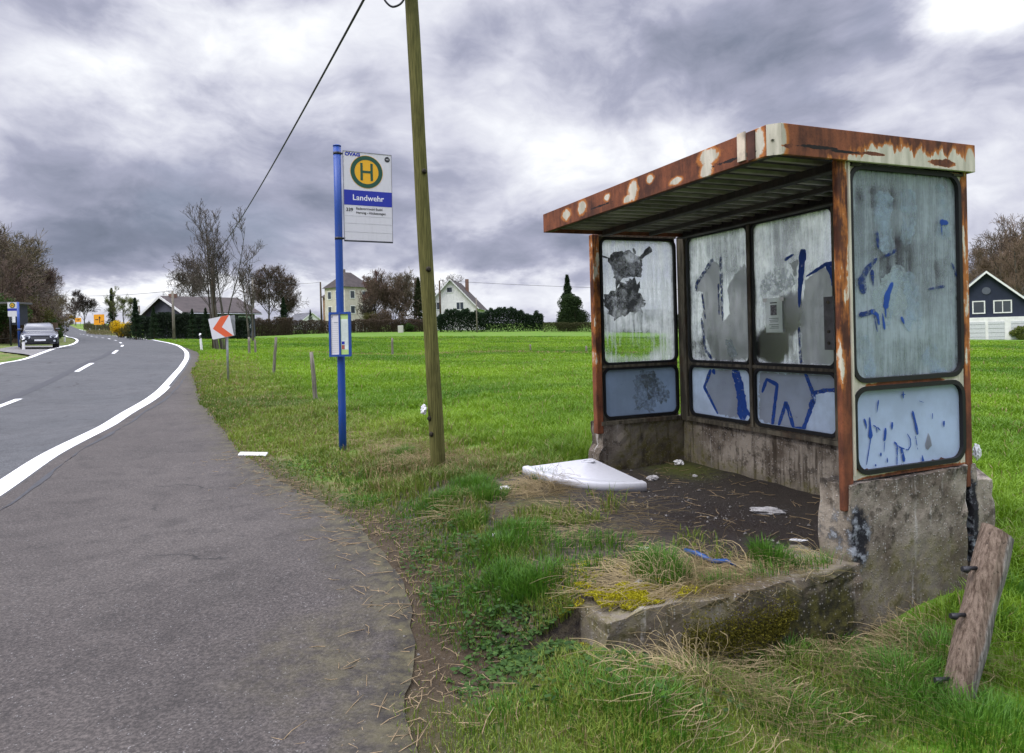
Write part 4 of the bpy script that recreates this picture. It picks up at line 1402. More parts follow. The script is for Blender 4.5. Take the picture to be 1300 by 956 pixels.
fr_ = MB(); fr_.prism(rect_pts(-.006, -.0005, 0, PH), pf, -.016, .004); fr_.prism(rect_pts(PW + .0005, PW + .006, 0, PH), pf, -.016, .004); fr_.prism(rect_pts(-.006, PW + .006, PH + .0005, PH + .006), pf, -.016, .004)
obj('edge_strip', fr_, plain('alu_trim', (.32, .32, .35), .4, .5, .4), pl_)
hx, hy = .285, PH - .235
obj('stop_symbol', MB().prism(disc_pts(hx, hy, .205), pf, .0004, .0016), M_YEL, pl_)
obj('stop_symbol', MB().ring(disc_pts(hx, hy, .150), disc_pts(hx, hy, .200), pf, .0020, .0030), M_GRN, pl_)
hm = MB()
hm.prism(rect_pts(hx - .078, hx - .048, hy - .108, hy + .108), pf, .0020, .0030)
hm.prism(rect_pts(hx + .048, hx + .078, hy - .108, hy + .108), pf, .0020, .0030)
hm.prism(rect_pts(hx - .0475, hx + .0475, hy - .015, hy + .015), pf, .0020, .0030)
obj('letter', hm, M_GRN, pl_)
obj('name_band', MB().prism(rect_pts(.0, PW, PH - .655, PH - .470), pf, .0004, .0016), M_BLUEBAND, pl_)
tf = lambda x0, y0, off=.0022: (lambda x, y, o: pf(x0 + x, y0 + y, off + o))
obj('lettering', text_mb('Landwehr', .098, tf(.30, PH - .562), 'CENTER', .0012), M_WHT, pl_)
obj('lettering', text_mb('339', .058, tf(.022, PH - .715), 'LEFT', .0016), M_BLK, pl_)
obj('lettering', text_mb('Radevormwald Busbf.', .042, tf(.145, PH - .695), 'LEFT', .0006, .92), M_BLK, pl_)
obj('lettering', text_mb('Herweg - Hückeswagen', .042, tf(.145, PH - .745), 'LEFT', .0006, .92), M_BLK, pl_)
obj('lettering', text_mb('OVAG', .058, tf(.018, PH - .032), 'LEFT', .0030, 1.15), M_BLUEBAND, pl_)
obj('emblem', MB().prism(disc_pts(PW - .052, PH - .058, .034, 24), pf, .0004, .0016), M_BLK, pl_)
obj('lettering', text_mb('VRS', .022, tf(PW - .052, PH - .058), 'CENTER', .0003), M_WHT, pl_)
gl_ = MB()
for yb in (PH - .788, PH - .880, PH - .985):
    gl_.prism(rect_pts(.004, PW - .004, yb - .0022, yb), pf, .0004, .0012)
obj('row_line', gl_, plain('row_grey', (.36, .36, .38), .5, .3), pl_)
br_ = MB()
for zz in (o0[2] + .02, o0[2] + PH - .03):
    br_.tube([(pole_x(zz), bp[1], zz), (o0[0] + .004, o0[1] + .008, zz)], .012, 8)
    br_.tube([(pole_x(zz), bp[1], zz - .016), (pole_x(zz), bp[1], zz + .016)], .0485, 16)
obj('bracket', br_, M_BLK, stop)
# timetable case on the same pole
yaw2 = R(-13)
ex2 = np.array([math.cos(yaw2), math.sin(yaw2), .0]); en2 = np.array([math.sin(yaw2), -math.cos(yaw2), 0])
TW, TH_ = .275, .535
z0_ = -.228 + EYE
o2 = np.array([-1.945 - .285, bp[1] - .055, z0_])
f2 = frame_fn(o2, ex2, np.array([.01, 0, 1.]), en2)
case = obj('timetable_case', MB().prism(rect_pts(0, TW, 0, TH_), f2, -.03, .0), M_BLUEPOLE, stop, bevel=.003)
fr2 = MB().ring(rect_pts(.020, TW - .020, .020, TH_ - .022), rect_pts(-.004, TW + .004, -.004, TH_ + .004), f2, .0005, .014)
fr2.prism(rect_pts(TW / 2 - .011, TW / 2 + .011, .0205, TH_ - .0225), f2, .0005, .012)
obj('case_frame', fr2, M_BLUEPOLE, case)
obj('timetable_sheet', MB().prism(rect_pts(.021, TW / 2 - .0115, .021, TH_ - .023), f2, .0006, .002), M_WHITEFOIL, case)
obj('timetable_sheet', MB().prism(rect_pts(TW / 2 + .0115, TW - .021, .021, TH_ - .023), f2, .0006, .002), plain('pale_green_print', (.42, .60, .20), .5, .3, var=.1), case)
obj('timetable_sheet', MB().prism(rect_pts(TW / 2 + .017, TW - .028, .080, TH_ - .085), f2, .0022, .0028), plain('pale_print', (.66, .74, .66), .5, .3, var=.1), case)
pm = MB()
for k in range(16):
    yb = .05 + k * .024
    pm.prism(rect_pts(.028, TW / 2 - .022, yb, yb + .0022), f2, .0022, .0028)
for k in range(7):
    xb = TW / 2 + .022 + k * .0135
    pm.prism(rect_pts(xb, xb + .0018, .13, TH_ - .10), f2, .0030, .0036)
pm.prism(rect_pts(.028, .046, TH_ - .065, TH_ - .040), f2, .0022, .0028)
pm.prism(rect_pts(.060, TW / 2 - .022, TH_ - .130, TH_ - .118), f2, .0022, .0028)
obj('print_line', pm, plain('print_faint', (.30, .32, .38), .6, .3), case)
obj('print_block', MB().prism(rect_pts(TW / 2 + .022, TW / 2 + .060, .145, .180), f2, .0040, .0046), M_BLUEBAND, case)
obj('print_block', MB().prism(rect_pts(TW / 2 + .022, TW / 2 + .060, .085, .135), f2, .0040, .0046), plain('print_red', (.35, .10, .08), .6, .3), case)


# ------------------------------------------------------------------ timber poles
def timber(name, a, b, streak=(14, 14, .9)):
    m, N = new_mat(name)
    P = N.pos()
    st = N.noise(N.vm('MULTIPLY', P, streak), 2.2, 7, .68)
    n = N.noise(P, 1.6, 6, .65); cr_ = N.noise(N.vm('MULTIPLY', P, (streak[0] * 3, streak[1] * 3, streak[2] * 1.2)), 2.0, 5, .7)
    c = N.mix(N.ss(st, .32, .68), a, b)
    c = N.mix(N.ss(n, .5, .72, 0, .6), c, tuple(x * .6 for x in a))
    c = N.mix(N.ss(cr_, .63, .70), c, tuple(x * .22 for x in a))
    finish(N, principled(N, c, .9, .2, 0, N.bump(N.m('SUBTRACT', st, N.ss(cr_, .60, .70)), .8, .008)))
    return m


M_POLE = timber('mossy_pole', (.058, .058, .016), (.165, .155, .050), (44, 44, 1.6))
M_OLDWOOD = timber('weathered_post', (.130, .085, .060), (.300, .215, .160), (26, 26, 2.0))
M_FENCEWOOD = timber('fence_wood', (.105, .092, .072), (.260, .235, .190), (20, 20, 1.4))

pb2 = np.array([-.800, 7.08]); pz0 = h1(*pb2)
tpole = thing('telegraph_pole', 'thick mossy wooden telegraph pole leaning slightly left between bus stop sign and shelter', 'telegraph pole', (pb2[0], pb2[1], pz0))
lean = lambda z: np.array([pb2[0] - .0285 * (z - pz0), pb2[1], z])
zz = np.linspace(pz0 - .5, 6.6, 26)
rad = [.077 - .0022 * (z - pz0) + .002 * math.sin(z * 3.1) for z in zz]
obj('pole', MB().tube([lean(z) + np.array([.004 * math.sin(z * 1.7), 0, 0]) for z in zz], rad, 20), M_POLE, tpole)
kn = MB()
for z, an in ((pz0 + .52, -2.4), (pz0 + .36, -2.2), (pz0 + 2.05, -1.2), (pz0 + 3.05, -1.0)):
    c = lean(z) + .075 * np.array([math.cos(an), math.sin(an), 0])
    kn.tube([c, c + .020 * np.array([math.cos(an), math.sin(an), .1])], [.030, .014], 9)
obj('knot', kn, timber('dark_knot', (.02, .018, .012), (.06, .05, .035)), tpole)
hook = lean(5.4)
obj('insulator', MB().tube([hook + np.array([-.075, -.02, 0]), hook + np.array([-.15, -.04, .0]), hook + np.array([-.15, -.04, .10])], [.012, .012, .02], 8), M_BLK, tpole)


def wire(name, label, p0, p1, sag, rad, n=24, group=None):
    p0, p1 = np.array(p0, float), np.array(p1, float)
    pts = []
    for t in np.linspace(0, 1, n):
        p = p0 + (p1 - p0) * t
        p[2] -= sag * 4 * t * (1 - t)
        pts.append(p)
    return tag(base_obj(name, MB().tube(pts, rad, 6), M_BLK, p0), label, 'cable', group)


# ------------------------------------------------------------------ simple poles far off
def gp(px, d):
    """ground point on the sight line of a picture column at distance d"""
    r = ray(px, 430)
    x = r[0] / r[1] * d
    return np.array([x, d, h1(x, d)])


def util_pole(px, d, top_py, label, r=.10, lean_=0.0, mat=None):
    g = gp(px, d)
    t = at_d(px, top_py, d)[2]
    mb = MB().tube([g - (0, 0, .5), g + (lean_ * (t - g[2]) * .5, 0, (t - g[2]) * .5), (g[0] + lean_ * (t - g[2]), g[1], t)], [r * 1.15, r, r * .8], 10)
    return tag(base_obj('utility_pole', mb, mat or M_FENCEWOOD, g), label, 'utility pole', 'wooden utility poles along the road and fields'), (g[0] + lean_ * (t - g[2]), g[1], t)


M_DKPOLE = timber('dark_pole', (.045, .032, .020), (.100, .072, .045), (10, 10, .6))
_, p271 = util_pole(272, 42, 326, 'dark brown pole standing inside the tall bare multi stemmed tree', .13, .01, M_DKPOLE)
_, p222 = util_pole(221, 66, 369, 'grey wooden pole in front of the dark hedge of the black house', .12)
_, p178 = util_pole(178, 86, 388, 'pale pole at the left end of the dark hedge by the road', .13)
_, p322 = util_pole(323, 88, 352, 'thin grey pole beside the brown hedge right of the tall bare tree', .12)
_, p409 = util_pole(409, 118, 358, 'dark pole left of the cream apartment house, just beside the bus stop pole', .16, 0, M_DKPOLE)
_, p560 = util_pole(560, 118, 356, 'dark pole in front of the white gabled house beside its wall', .17, 0, M_DKPOLE)
_, p606 = util_pole(606, 104, 378, 'pale slim pole before the dark evergreen hedge right of the white house', .10)
_, p33 = util_pole(33, 56, 353, 'brown pole among the bare trees behind the parked car', .12, 0, M_DKPOLE)
_, p49 = util_pole(50, 70, 374, 'pale short pole in the undergrowth behind the parked car', .10)
wire('overhead_cable', 'black cable climbing from the tall bare tree up over the bus stop sign', lean(5.42) + np.array([-.15, -.04, .06]), p271, .35, .016, 40)
loop = [lean(5.45) + np.array([-.12, -.05, .0])]
for k in range(14):
    t = k / 13
    loop.append(np.array([lean(5)[0] - .08 - .22 * math.sin(math.pi * t) * (1 if t < .6 else .8), pb2[1] - .06, 5.25 - 0.62 * math.sin(math.pi * (t * .5 + .0)) + .42 * max(0, t - .6)]))
lc = [np.array([lean(4.6)[0] + a, pb2[1] - .085, z]) for a, z in [(-.25, 5.4), (-.285, 5.2), (-.290, 5.02), (-.26, 4.90), (-.19, 4.84), (-.11, 4.865), (-.05, 4.96), (-.02, 5.12), (-.015, 5.4)]]
tag(base_obj('cable_loop', MB().tube(catmull(lc, 5), .011, 6), M_BLK, lc[0]), 'black cable loop hanging from the top of the mossy telegraph pole', 'cable')
wire('overhead_cable', 'thin cable in front of the sky between the left wood and the black house', p33 + np.array([0, 0, 0]) if False else p49, p222, .3, .02)
wire('overhead_cable', 'thin cable over the meadow from the white gabled house pole to the right', p560, tuple(gp(1160, 118) + (0, 0, 8.0)), 1.0, .03)
wire('overhead_cable', 'thin cable between the pole by the cream house and the slim grey pole', p322, p409, .5, .025)

# ------------------------------------------------------------------ chevron bend sign
M_GALV = plain('galvanised', (.30, .31, .32), .45, .5, .6)
cb = gp(288, 20.0)
chev = thing('chevron_sign', 'white bend sign with red arrow tilted on a grey post by the road edge', 'road sign', cb)
ct = at_d(286.5, 404, 20)
obj('post', MB().tube([cb - (0, 0, .3), (cb[0] + .01, cb[1], ct[2] - .02)], .032, 14), M_GALV, chev)
tilt = R(10)
e1 = np.array([math.cos(tilt) * .98, .14, math.sin(tilt)]); e2 = np.array([-math.sin(tilt), 0, math.cos(tilt)])
n_ = np.cross(e1, e2); n_ = -n_ if n_[1] > 0 else n_
cc = at_d(283.3, 415.5, 20); cc[1] = cb[1] - .14
cf = frame_fn(cc, e1, e2, n_)
HS = .305
pc = obj('sign_plate', MB().prism(rr(-HS, HS, -HS, HS, .03, 4), cf, -.008, .0), M_WHITEFOIL, chev)
obj('chevron', MB().prism([(-.235, .0), (.055, HS * .99), (HS * .93, HS * .99), (.02, .0), (HS * .93, -HS * .99), (.055, -HS * .99)], cf, .0006, .0022), worn('red_foil', (.68, .11, .035), .4, .15), pc)
obj('sign_plate', MB().prism(rr(-HS, HS, -HS, HS, .03, 4), frame_fn(cc + np.array([.06, .09, .0]), e1, np.array([0., 0, 1.]), n_), -.008, .0), M_GALV, chev)
obj('clamp', MB().tube([cc + np.array([.06, .13, -.15]), cc + np.array([.06, .13, -.11])], .05, 12), M_GALV, chev)


# ------------------------------------------------------------------ delineator posts, fence posts
def delineator(px, d, h, label, lean_=0.0):
    g = gp(px, d)
    t = thing('delineator_post', label, 'delineator', g, 'white roadside delineator posts')
    f = lambda x, y, z: g + np.array([x + lean_ * z, y, z])
    mb = MB().hexa([f(-.06, -.05, -.2), f(.06, -.05, -.2), f(.06, .05, -.2), f(-.06, .05, -.2), f(-.055, -.045, h - .05), f(.055, -.045, h - .05), f(.055, .045, h), f(-.055, .045, h)])
    obj('post', mb, worn('delineator_white', (.74, .74, .72), .5, .25), t, bevel=.012)
    obj('black_band', MB().hexa([f(-.062, -.052, h * .66), f(.062, -.052, h * .74), f(.062, .052, h * .74), f(-.062, .052, h * .66), f(-.060, -.050, h * .84), f(.060, -.050, h * .92), f(.060, .050, h * .92), f(-.060, .050, h * .84)]), M_BLK, t)
    obj('reflector', MB().hexa([f(-.02, -.056, h * .72), f(.02, -.056, h * .74), f(.02, -.050, h * .74), f(-.02, -.050, h * .72), f(-.02, -.054, h * .84), f(.02, -.054, h * .86), f(.02, -.050, h * .86), f(-.02, -.050, h * .84)]), M_GALV, t)


delineator(255.5, 40, 1.0, 'white delineator post with black band left of the bend sign, leaning slightly', -.06)
delineator(184.5, 84, .95, 'small white delineator post at the road below the dark hedge')
delineator(114.5, 150, 1.0, 'tiny white delineator post by the far road below the orange signs, left of two')
delineator(126.5, 135, 1.0, 'tiny white delineator post just under the larger orange sign')
delineator(29.5, 37.4, .62, 'short white delineator post beside the parked dark car')
delineator(82.0, 62, .55, 'low white delineator post on the left verge beyond the parked car')


def fence_post(px, d, top_py, label, r=.05, lean_=0.0):
    g = gp(px, d); t = at_d(px, top_py, d)[2]
    rg = np.random.default_rng(int(px))
    hh = t - g[2]
    pts = [g + np.array([lean_ * z + rg.normal(0, .004), 0, z]) for z in np.linspace(-.3, hh, 6)]
    mb = MB().tube(pts, [r * 1.1, r * 1.05, r, r * .97, r * .95, r * .8], 9, jit=1 + rg.normal(0, .10, 9))
    return tag(base_obj('fence_post', mb, M_FENCEWOOD, g), label, 'fence post', 'old wooden posts of the meadow fence')


fence_post(398.5, 15.5, 447, 'grey wooden fence post nearest to the blue bus stop pole, on its left', .048, -.06)
fence_post(346, 22, 428, 'slim leaning fence post between the bend sign and the nearest fence post', .05, .09)
fence_post(316, 35, 428, 'fence post in the grass right of the bend sign, left one of a pair', .07)
fence_post(323.5, 37, 431, 'fence post in the grass right of the bend sign, right one of a pair', .06)
fence_post(497.5, 44, 429, 'lone thin fence post in the meadow between the bus stop pole and the telegraph pole', .07, .02)
fence_post(673, 46, 437, 'stubby fence post at the strip of dry grass, left of the shelter', .06)
fence_post(744, 46, 439, 'short fence post at the strip of dry grass close to the shelter edge', .07)

# leaning broken post at the right
lb = at_rel(1212, 884, -1.70); lb[2] = h1(lb[0], lb[1])
lt = at_d(1264, 673, lb[1] + .06)
ax_ = (lt - lb) / np.linalg.norm(lt - lb)
lp = thing('broken_post', 'split brown wooden post leaning right beside the near end of the shelter', 'wooden post', lb)
rg = np.random.default_rng(5)
pts = [lb + (lt - lb) * t for t in np.linspace(-.25, 1, 14)]
jit = np.array([1.05, 1.02, 1.04, .94, 1.02, 1.06, 1.0, .80, .74, .78, .96, 1.02])
mb = MB().tube(pts, [.076 + .003 * math.sin(k * 1.3) for k in range(14)], 12, cap=True, smooth=False, jit=jit)
nv = len(mb.v) - 24
for k in range(12):                               # slanting sawn top
    i = 13 * 12 + k
    d = (np.array(mb.v[i]) - lt)
    s_ = d[0] * -.35
    mb.v[i] = tuple(np.array(mb.v[i]) + ax_ * s_)
    mb.v[nv + 12 + k] = mb.v[i]
split_mat, NW = new_mat('split_wood')
wood_pos = NW.pos(); wood_x, wood_y, wood_z = NW.sep(wood_pos)
side_x = NW.m('SUBTRACT', NW.m('SUBTRACT', wood_x, float(lb[0])), NW.m('MULTIPLY', NW.m('SUBTRACT', wood_z, float(lb[2])), float(ax_[0] / ax_[2])))
wood_streak = NW.noise(NW.vm('MULTIPLY', wood_pos, (46, 46, 3.0)), 1.6, 7, .7)
wood_coarse = NW.noise(wood_pos, 7, 6, .7); wood_fine = NW.noise(wood_pos, 40, 5, .7)
brown_face = NW.mix(NW.ss(wood_streak, .32, .66), (.085, .058, .043), (.27, .205, .160))
grey_face = NW.mix(NW.ss(wood_streak, .34, .64), (.085, .078, .070), (.30, .28, .255))
wood_col = NW.mix(NW.ss(NW.m('ADD', side_x, NW.m('MULTIPLY', NW.m('SUBTRACT', wood_coarse, .5), .06)), .006, .022), brown_face, grey_face)
wood_col = NW.mix(NW.ss(wood_fine, .60, .68, 0, .8), wood_col, (.025, .02, .016))
finish(NW, principled(NW, wood_col, .92, .15, 0, NW.bump(NW.m('ADD', wood_streak, NW.m('MULTIPLY', wood_fine, -.5)), .9, .010)))
obj('post', mb, split_mat, lp)
for t in (.12, .50, .78):
    c = lb + (lt - lb) * t + np.array([-.080, -.02, .0])
    q = MB().tube([c + np.array([.02, 0, 0]), c + np.array([-.012, -.004, .002]), c + np.array([-.030, -.006, -.004]), c + np.array([-.050, -.006, .0])], [.009, .009, .016, .012], 10)
    obj('insulator', q, M_BLK, lp)

# ------------------------------------------------------------------ shower tray and litter
M_TRAY = worn('tray_acrylic', (.50, .50, .525), .25, .22, (.2, .18, .14))
C0 = np.array([.70, 6.24]); A1 = np.array([.06, 6.00]) - C0; A2 = np.array([1.055, 5.52]) - C0


def tray_pt(r, th):
    e = 1.0
    c, s_ = abs(math.cos(th)) ** .82, abs(math.sin(th)) ** .82
    p = C0 + (A1 * c + A2 * s_) * r
    return p


zt0 = float(surf(C0[:1], C0[1:2])[0]) + .145
zA = float(surf(np.array([.06]), np.array([6.0]))[0]) + .075
zB = float(surf(np.array([1.05]), np.array([5.5]))[0]) + .065


def tray_z(r, th):
    t = th / (math.pi / 2)
    return zt0 * (1 - r) + (zA * (1 - t) + zB * t) * r


tray = thing('shower_tray', 'white quarter round shower tray dumped on the earth by the left end of the shelter', 'shower tray', (C0[0], C0[1], zt0 - .09))
mb = MB()
NR = [(0.0, 0), (.08, .012), (.25, .028), (.50, .034), (.75, .026), (.88, .010), (.91, .004), (.92, .010), (.985, .008), (1.0, .0), (1.0, -.062), (.97, -.066)]
NT_ = 28
vs = []
for r, dz in NR:
    for k in range(NT_ + 1):
        th = math.pi / 2 * k / NT_
        q = tray_pt(max(r, .001), th)
        # the two straight sides carry a rim as well
        ed = min(k, NT_ - k) / NT_ * 2
        dd = dz if dz < -.04 or r > .9 else dz * ed
        vs.append((q[0], q[1], tray_z(r, th) + dd))
fs = []
for i in range(len(NR) - 1):
    for k in range(NT_):
        a = i * (NT_ + 1) + k
        fs.append((a, a + 1, a + NT_ + 2, a + NT_ + 1))
mb.add(vs, fs, True)
# straight side skirts
for k in (0, NT_):
    th = math.pi / 2 * k / NT_
    top = [(tray_pt(max(r, .001), th)[0], tray_pt(max(r, .001), th)[1], tray_z(r, th)) for r in np.linspace(0, 1, 8)]
    bot = [(p[0], p[1], p[2] - .058) for p in top]
    mb.add(top + bot, [(i, i + 1, i + 9, i + 8) for i in range(7)])
obj('tray', mb, M_TRAY, tray, fixn=False)
dq = C0 + (A1 + A2) * .215
dzq = tray_z(.3, math.pi / 4) + .026
ring_ = frame_fn((dq[0], dq[1], dzq), (1, 0, 0), (0, 1, 0), (0, 0, 1))
obj('drain', MB().ring(disc_pts(0, 0, .038, 24), disc_pts(0, 0, .062, 24), ring_, -.004, .006), plain('drain_grey', (.52, .52, .55), .3, .5), tray)


def crumple(name, c, size, mat, label, cat='litter', seed=0, flat=.5, n=3):
    import bmesh
    rg = np.random.default_rng(seed)
    bm = bmesh.new()
    bmesh.ops.create_icosphere(bm, subdivisions=n, radius=1)
    for v in bm.verts:
        p = np.array(v.co)
        k = 1 + .55 * float(fbm(np.array([p[0] * 2 + seed * 3 + p[2]]), np.array([p[1] * 2 + p[2] * 1.7]), 1.6, seed, 3)[0] - .5) * 2 + rg.normal(0, .05)
        v.co = Vector((p[0] * size[0] * k, p[1] * size[1] * k, p[2] * size[2] * k))
    me = bpy.data.meshes.new(name); bm.to_mesh(me); bm.free()
    me.materials.append(mat)
    o = bpy.data.objects.new(name, me); COL.objects.link(o)
    o.location = (c[0], c[1], float(surf(np.array([c[0]]), np.array([c[1]]))[0]) + size[2] * flat)
    o.rotation_euler = (0, 0, rg.uniform(0, 6))
    WLOC[o.name] = np.array(o.location)
    return tag(o, label, cat)


def suv_pt(px, py, z=-1.29):
    return at_rel(px, py, z)[:2]


M_LIT = plain('litter_white', (.66, .66, .67), .6, .3, var=.12, scale=30)
M_LITG = plain('litter_grey', (.34, .33, .33), .7, .3, var=.3, scale=30)
crumple('crumpled_paper', suv_pt(862, 588), (.055, .04, .028), M_LIT, 'crumpled white paper on the shelter floor against the back wall', seed=1)
crumple('crumpled_paper', suv_pt(829, 605), (.060, .045, .022), M_LITG, 'crumpled grey white paper on the shelter floor beside the tray', seed=2)
b_ = suv_pt(974, 647)
o = crumple('plastic_bag', b_, (.125, .040, .028), M_LITG, 'dirty white rolled plastic bag on the shelter floor below the back wall', seed=3)
o.rotation_euler = (0, 0, R(-14))
crumple('crumpled_paper', suv_pt(1012, 680), (.05, .02, .006), M_LIT, 'flat white paper scrap on the dark shelter floor near the sooty wall', seed=4)
crumple('paper_scrap', suv_pt(640, 628, -1.30), (.055, .035, .018), M_LIT, 'white scrap in the grass just left of the shower tray', seed=5)
crumple('paper_scrap', suv_pt(628, 690, -1.33), (.050, .035, .014), M_LITG, 'pale wrapper lying in the grass between tray and asphalt', seed=6)
crumple('paper_scrap', suv_pt(819, 693, -1.26), (.030, .022, .010), M_LIT, 'small white scrap on the earth before the shelter floor', seed=7)
crumple('paper_scrap', suv_pt(862, 587, -1.29) + np.array([.02, -.5]), (.03, .022, .012), M_LITG, 'grey scrap in the middle of the shelter floor', seed=8)
crumple('paper_scrap', suv_pt(812, 735, -1.27), (.035, .028, .022), M_LITG, 'grey crumpled wrapper at the tuft of grass near the concrete edge', seed=9)
M_BLUEPL = plain('blue_plastic', (.008, .050, .18), .4, .5, var=.2)
q0 = [suv_pt(x, y, -1.27) for x, y in ((870, 702), (884, 709), (905, 713), (922, 712), (934, 714))]
mb = MB()
for p, r in zip([q0], [.014]):
    mb.tube([(a[0], a[1], float(surf(np.array([a[0]]), np.array([a[1]]))[0]) + .028 + .008 * (i % 2)) for i, a in enumerate(p)], [.012, .016, .014, .012, .006], 7)
tag(base_obj('plastic_strap', mb, M_BLUEPL, (*q0[0], float(surf(q0[0][:1], q0[0][1:2])[0]))), 'bent blue plastic strap in the dry grass on the concrete floor edge', 'litter')
fl0, fl1 = at_rel(304, 580, -1.47), at_rel(339, 580.5, -1.46)
dd = (fl1 - fl0); dd[2] = 0
mb = MB()
nrm_ = np.array([-dd[1], dd[0], 0]) / np.linalg.norm(dd) * .026
z_ = h1(fl0[0], fl0[1]) + .02
mb.hexa([np.r_[(fl0 - nrm_)[:2], z_], np.r_[(fl1 - nrm_)[:2], z_ + .005], np.r_[(fl1 + nrm_)[:2], z_ + .030], np.r_[(fl0 + nrm_)[:2], z_ + .02],
         np.r_[(fl0 - nrm_ * .7)[:2], z_ + .012], np.r_[(fl1 - nrm_ * .8)[:2], z_ + .02], np.r_[(fl1 + nrm_ * .6)[:2], z_ + .045], np.r_[(fl0 + nrm_ * .8)[:2], z_ + .035]])
tag(base_obj('plastic_strip', mb, M_LIT, (fl0[0], fl0[1], z_)), 'flat white plastic strip lying on the lay-by edge against the grass', 'litter')
tq = at_d(536, 520, 7.0)
o = crumple('plastic_rag', tq[:2], (.040, .03, .055), M_LIT, 'white plastic scrap caught on the left side of the telegraph pole', seed=12)
o.location = (tq[0] + .015, tq[1], tq[2])
tg_ = at_d(1240, 574, 4.75)
o = crumple('plastic_rag', tg_[:2], (.030, .02, .05), M_LIT, 'small white rag hanging at the back corner of the shelter', seed=13)
o.location = tuple(tg_)
# grit and twigs scattered over the floor and the asphalt edge
rg = np.random.default_rng(3)
mb = MB()
for k in range(900):
    if k < 560:
        u, v = rg.normal(1.5, .55), min(.98, rg.normal(.05, .30)); p = S(u, v, 0)[:2]; s_ = rg.uniform(.002, .006) * (1 + (rg.random() < .06) * 2)
        if not (-1.4 < v) or not .1 < u < 2.75: continue
    else:
        y = rg.uniform(2.2, 8.5); p = np.array([x_on(GE, y) - abs(rg.normal(0, .22)), y]); s_ = rg.uniform(.003, .011)
    z = float(surf(p[:1], p[1:2])[0]) + .006
    a = rg.uniform(0, 6.28, 3)
    q = [np.array([math.cos(a[0] + t) * s_ * rg.uniform(.6, 1.3), math.sin(a[0] + t) * s_ * rg.uniform(.6, 1.3), 0]) for t in (0, 2.1, 4.2)]
    c = np.array([p[0], p[1], z])
    mb.add([c + q[0], c + q[1], c + q[2], c + np.array([0, 0, s_ * .9])], [(0, 1, 3), (1, 2, 3), (2, 0, 3), (2, 1, 0)])
tag(obj('grit', mb, plain('grit', (.17, .16, .15), .9, .2, var=.6, scale=40)), kind='stuff')
mb = MB()
for k in range(1100):
    if k < 230:
        u, v = rg.uniform(.05, 2.7), rg.uniform(-.9, .98); p = S(u, v, 0)[:2]
    else:
        y = rg.uniform(2.0, 9.0); p = np.array([x_on(GE, y) + rg.normal(.06, .24), y])
    z = float(surf(p[:1], p[1:2])[0]) + .012
    a = rg.uniform(0, 6.28); L = rg.uniform(.03, .16)
    d = np.array([math.cos(a) * L, math.sin(a) * L, rg.normal(0, .012)])
    c = np.array([p[0], p[1], z])
    mb.tube([c, c + d * .5 + rg.normal(0, .008, 3) * (1, 1, .4), c + d], [.0022, .002, .0012], 4, cap=False)
tag(obj('twigs', mb, plain('twig_tan', (.23, .17, .10), .9, .2, var=.4, scale=20)), kind='stuff')


# ------------------------------------------------------------------ cars
M_GLASSD = plain('car_glass', (.03, .035, .04), .05, .8, var=.15, scale=2)
M_TYRE = plain('tyre', (.02, .02, .02), .8, .3)
M_LAMP = plain('lamp_glass', (.60, .63, .66), .12, .8)


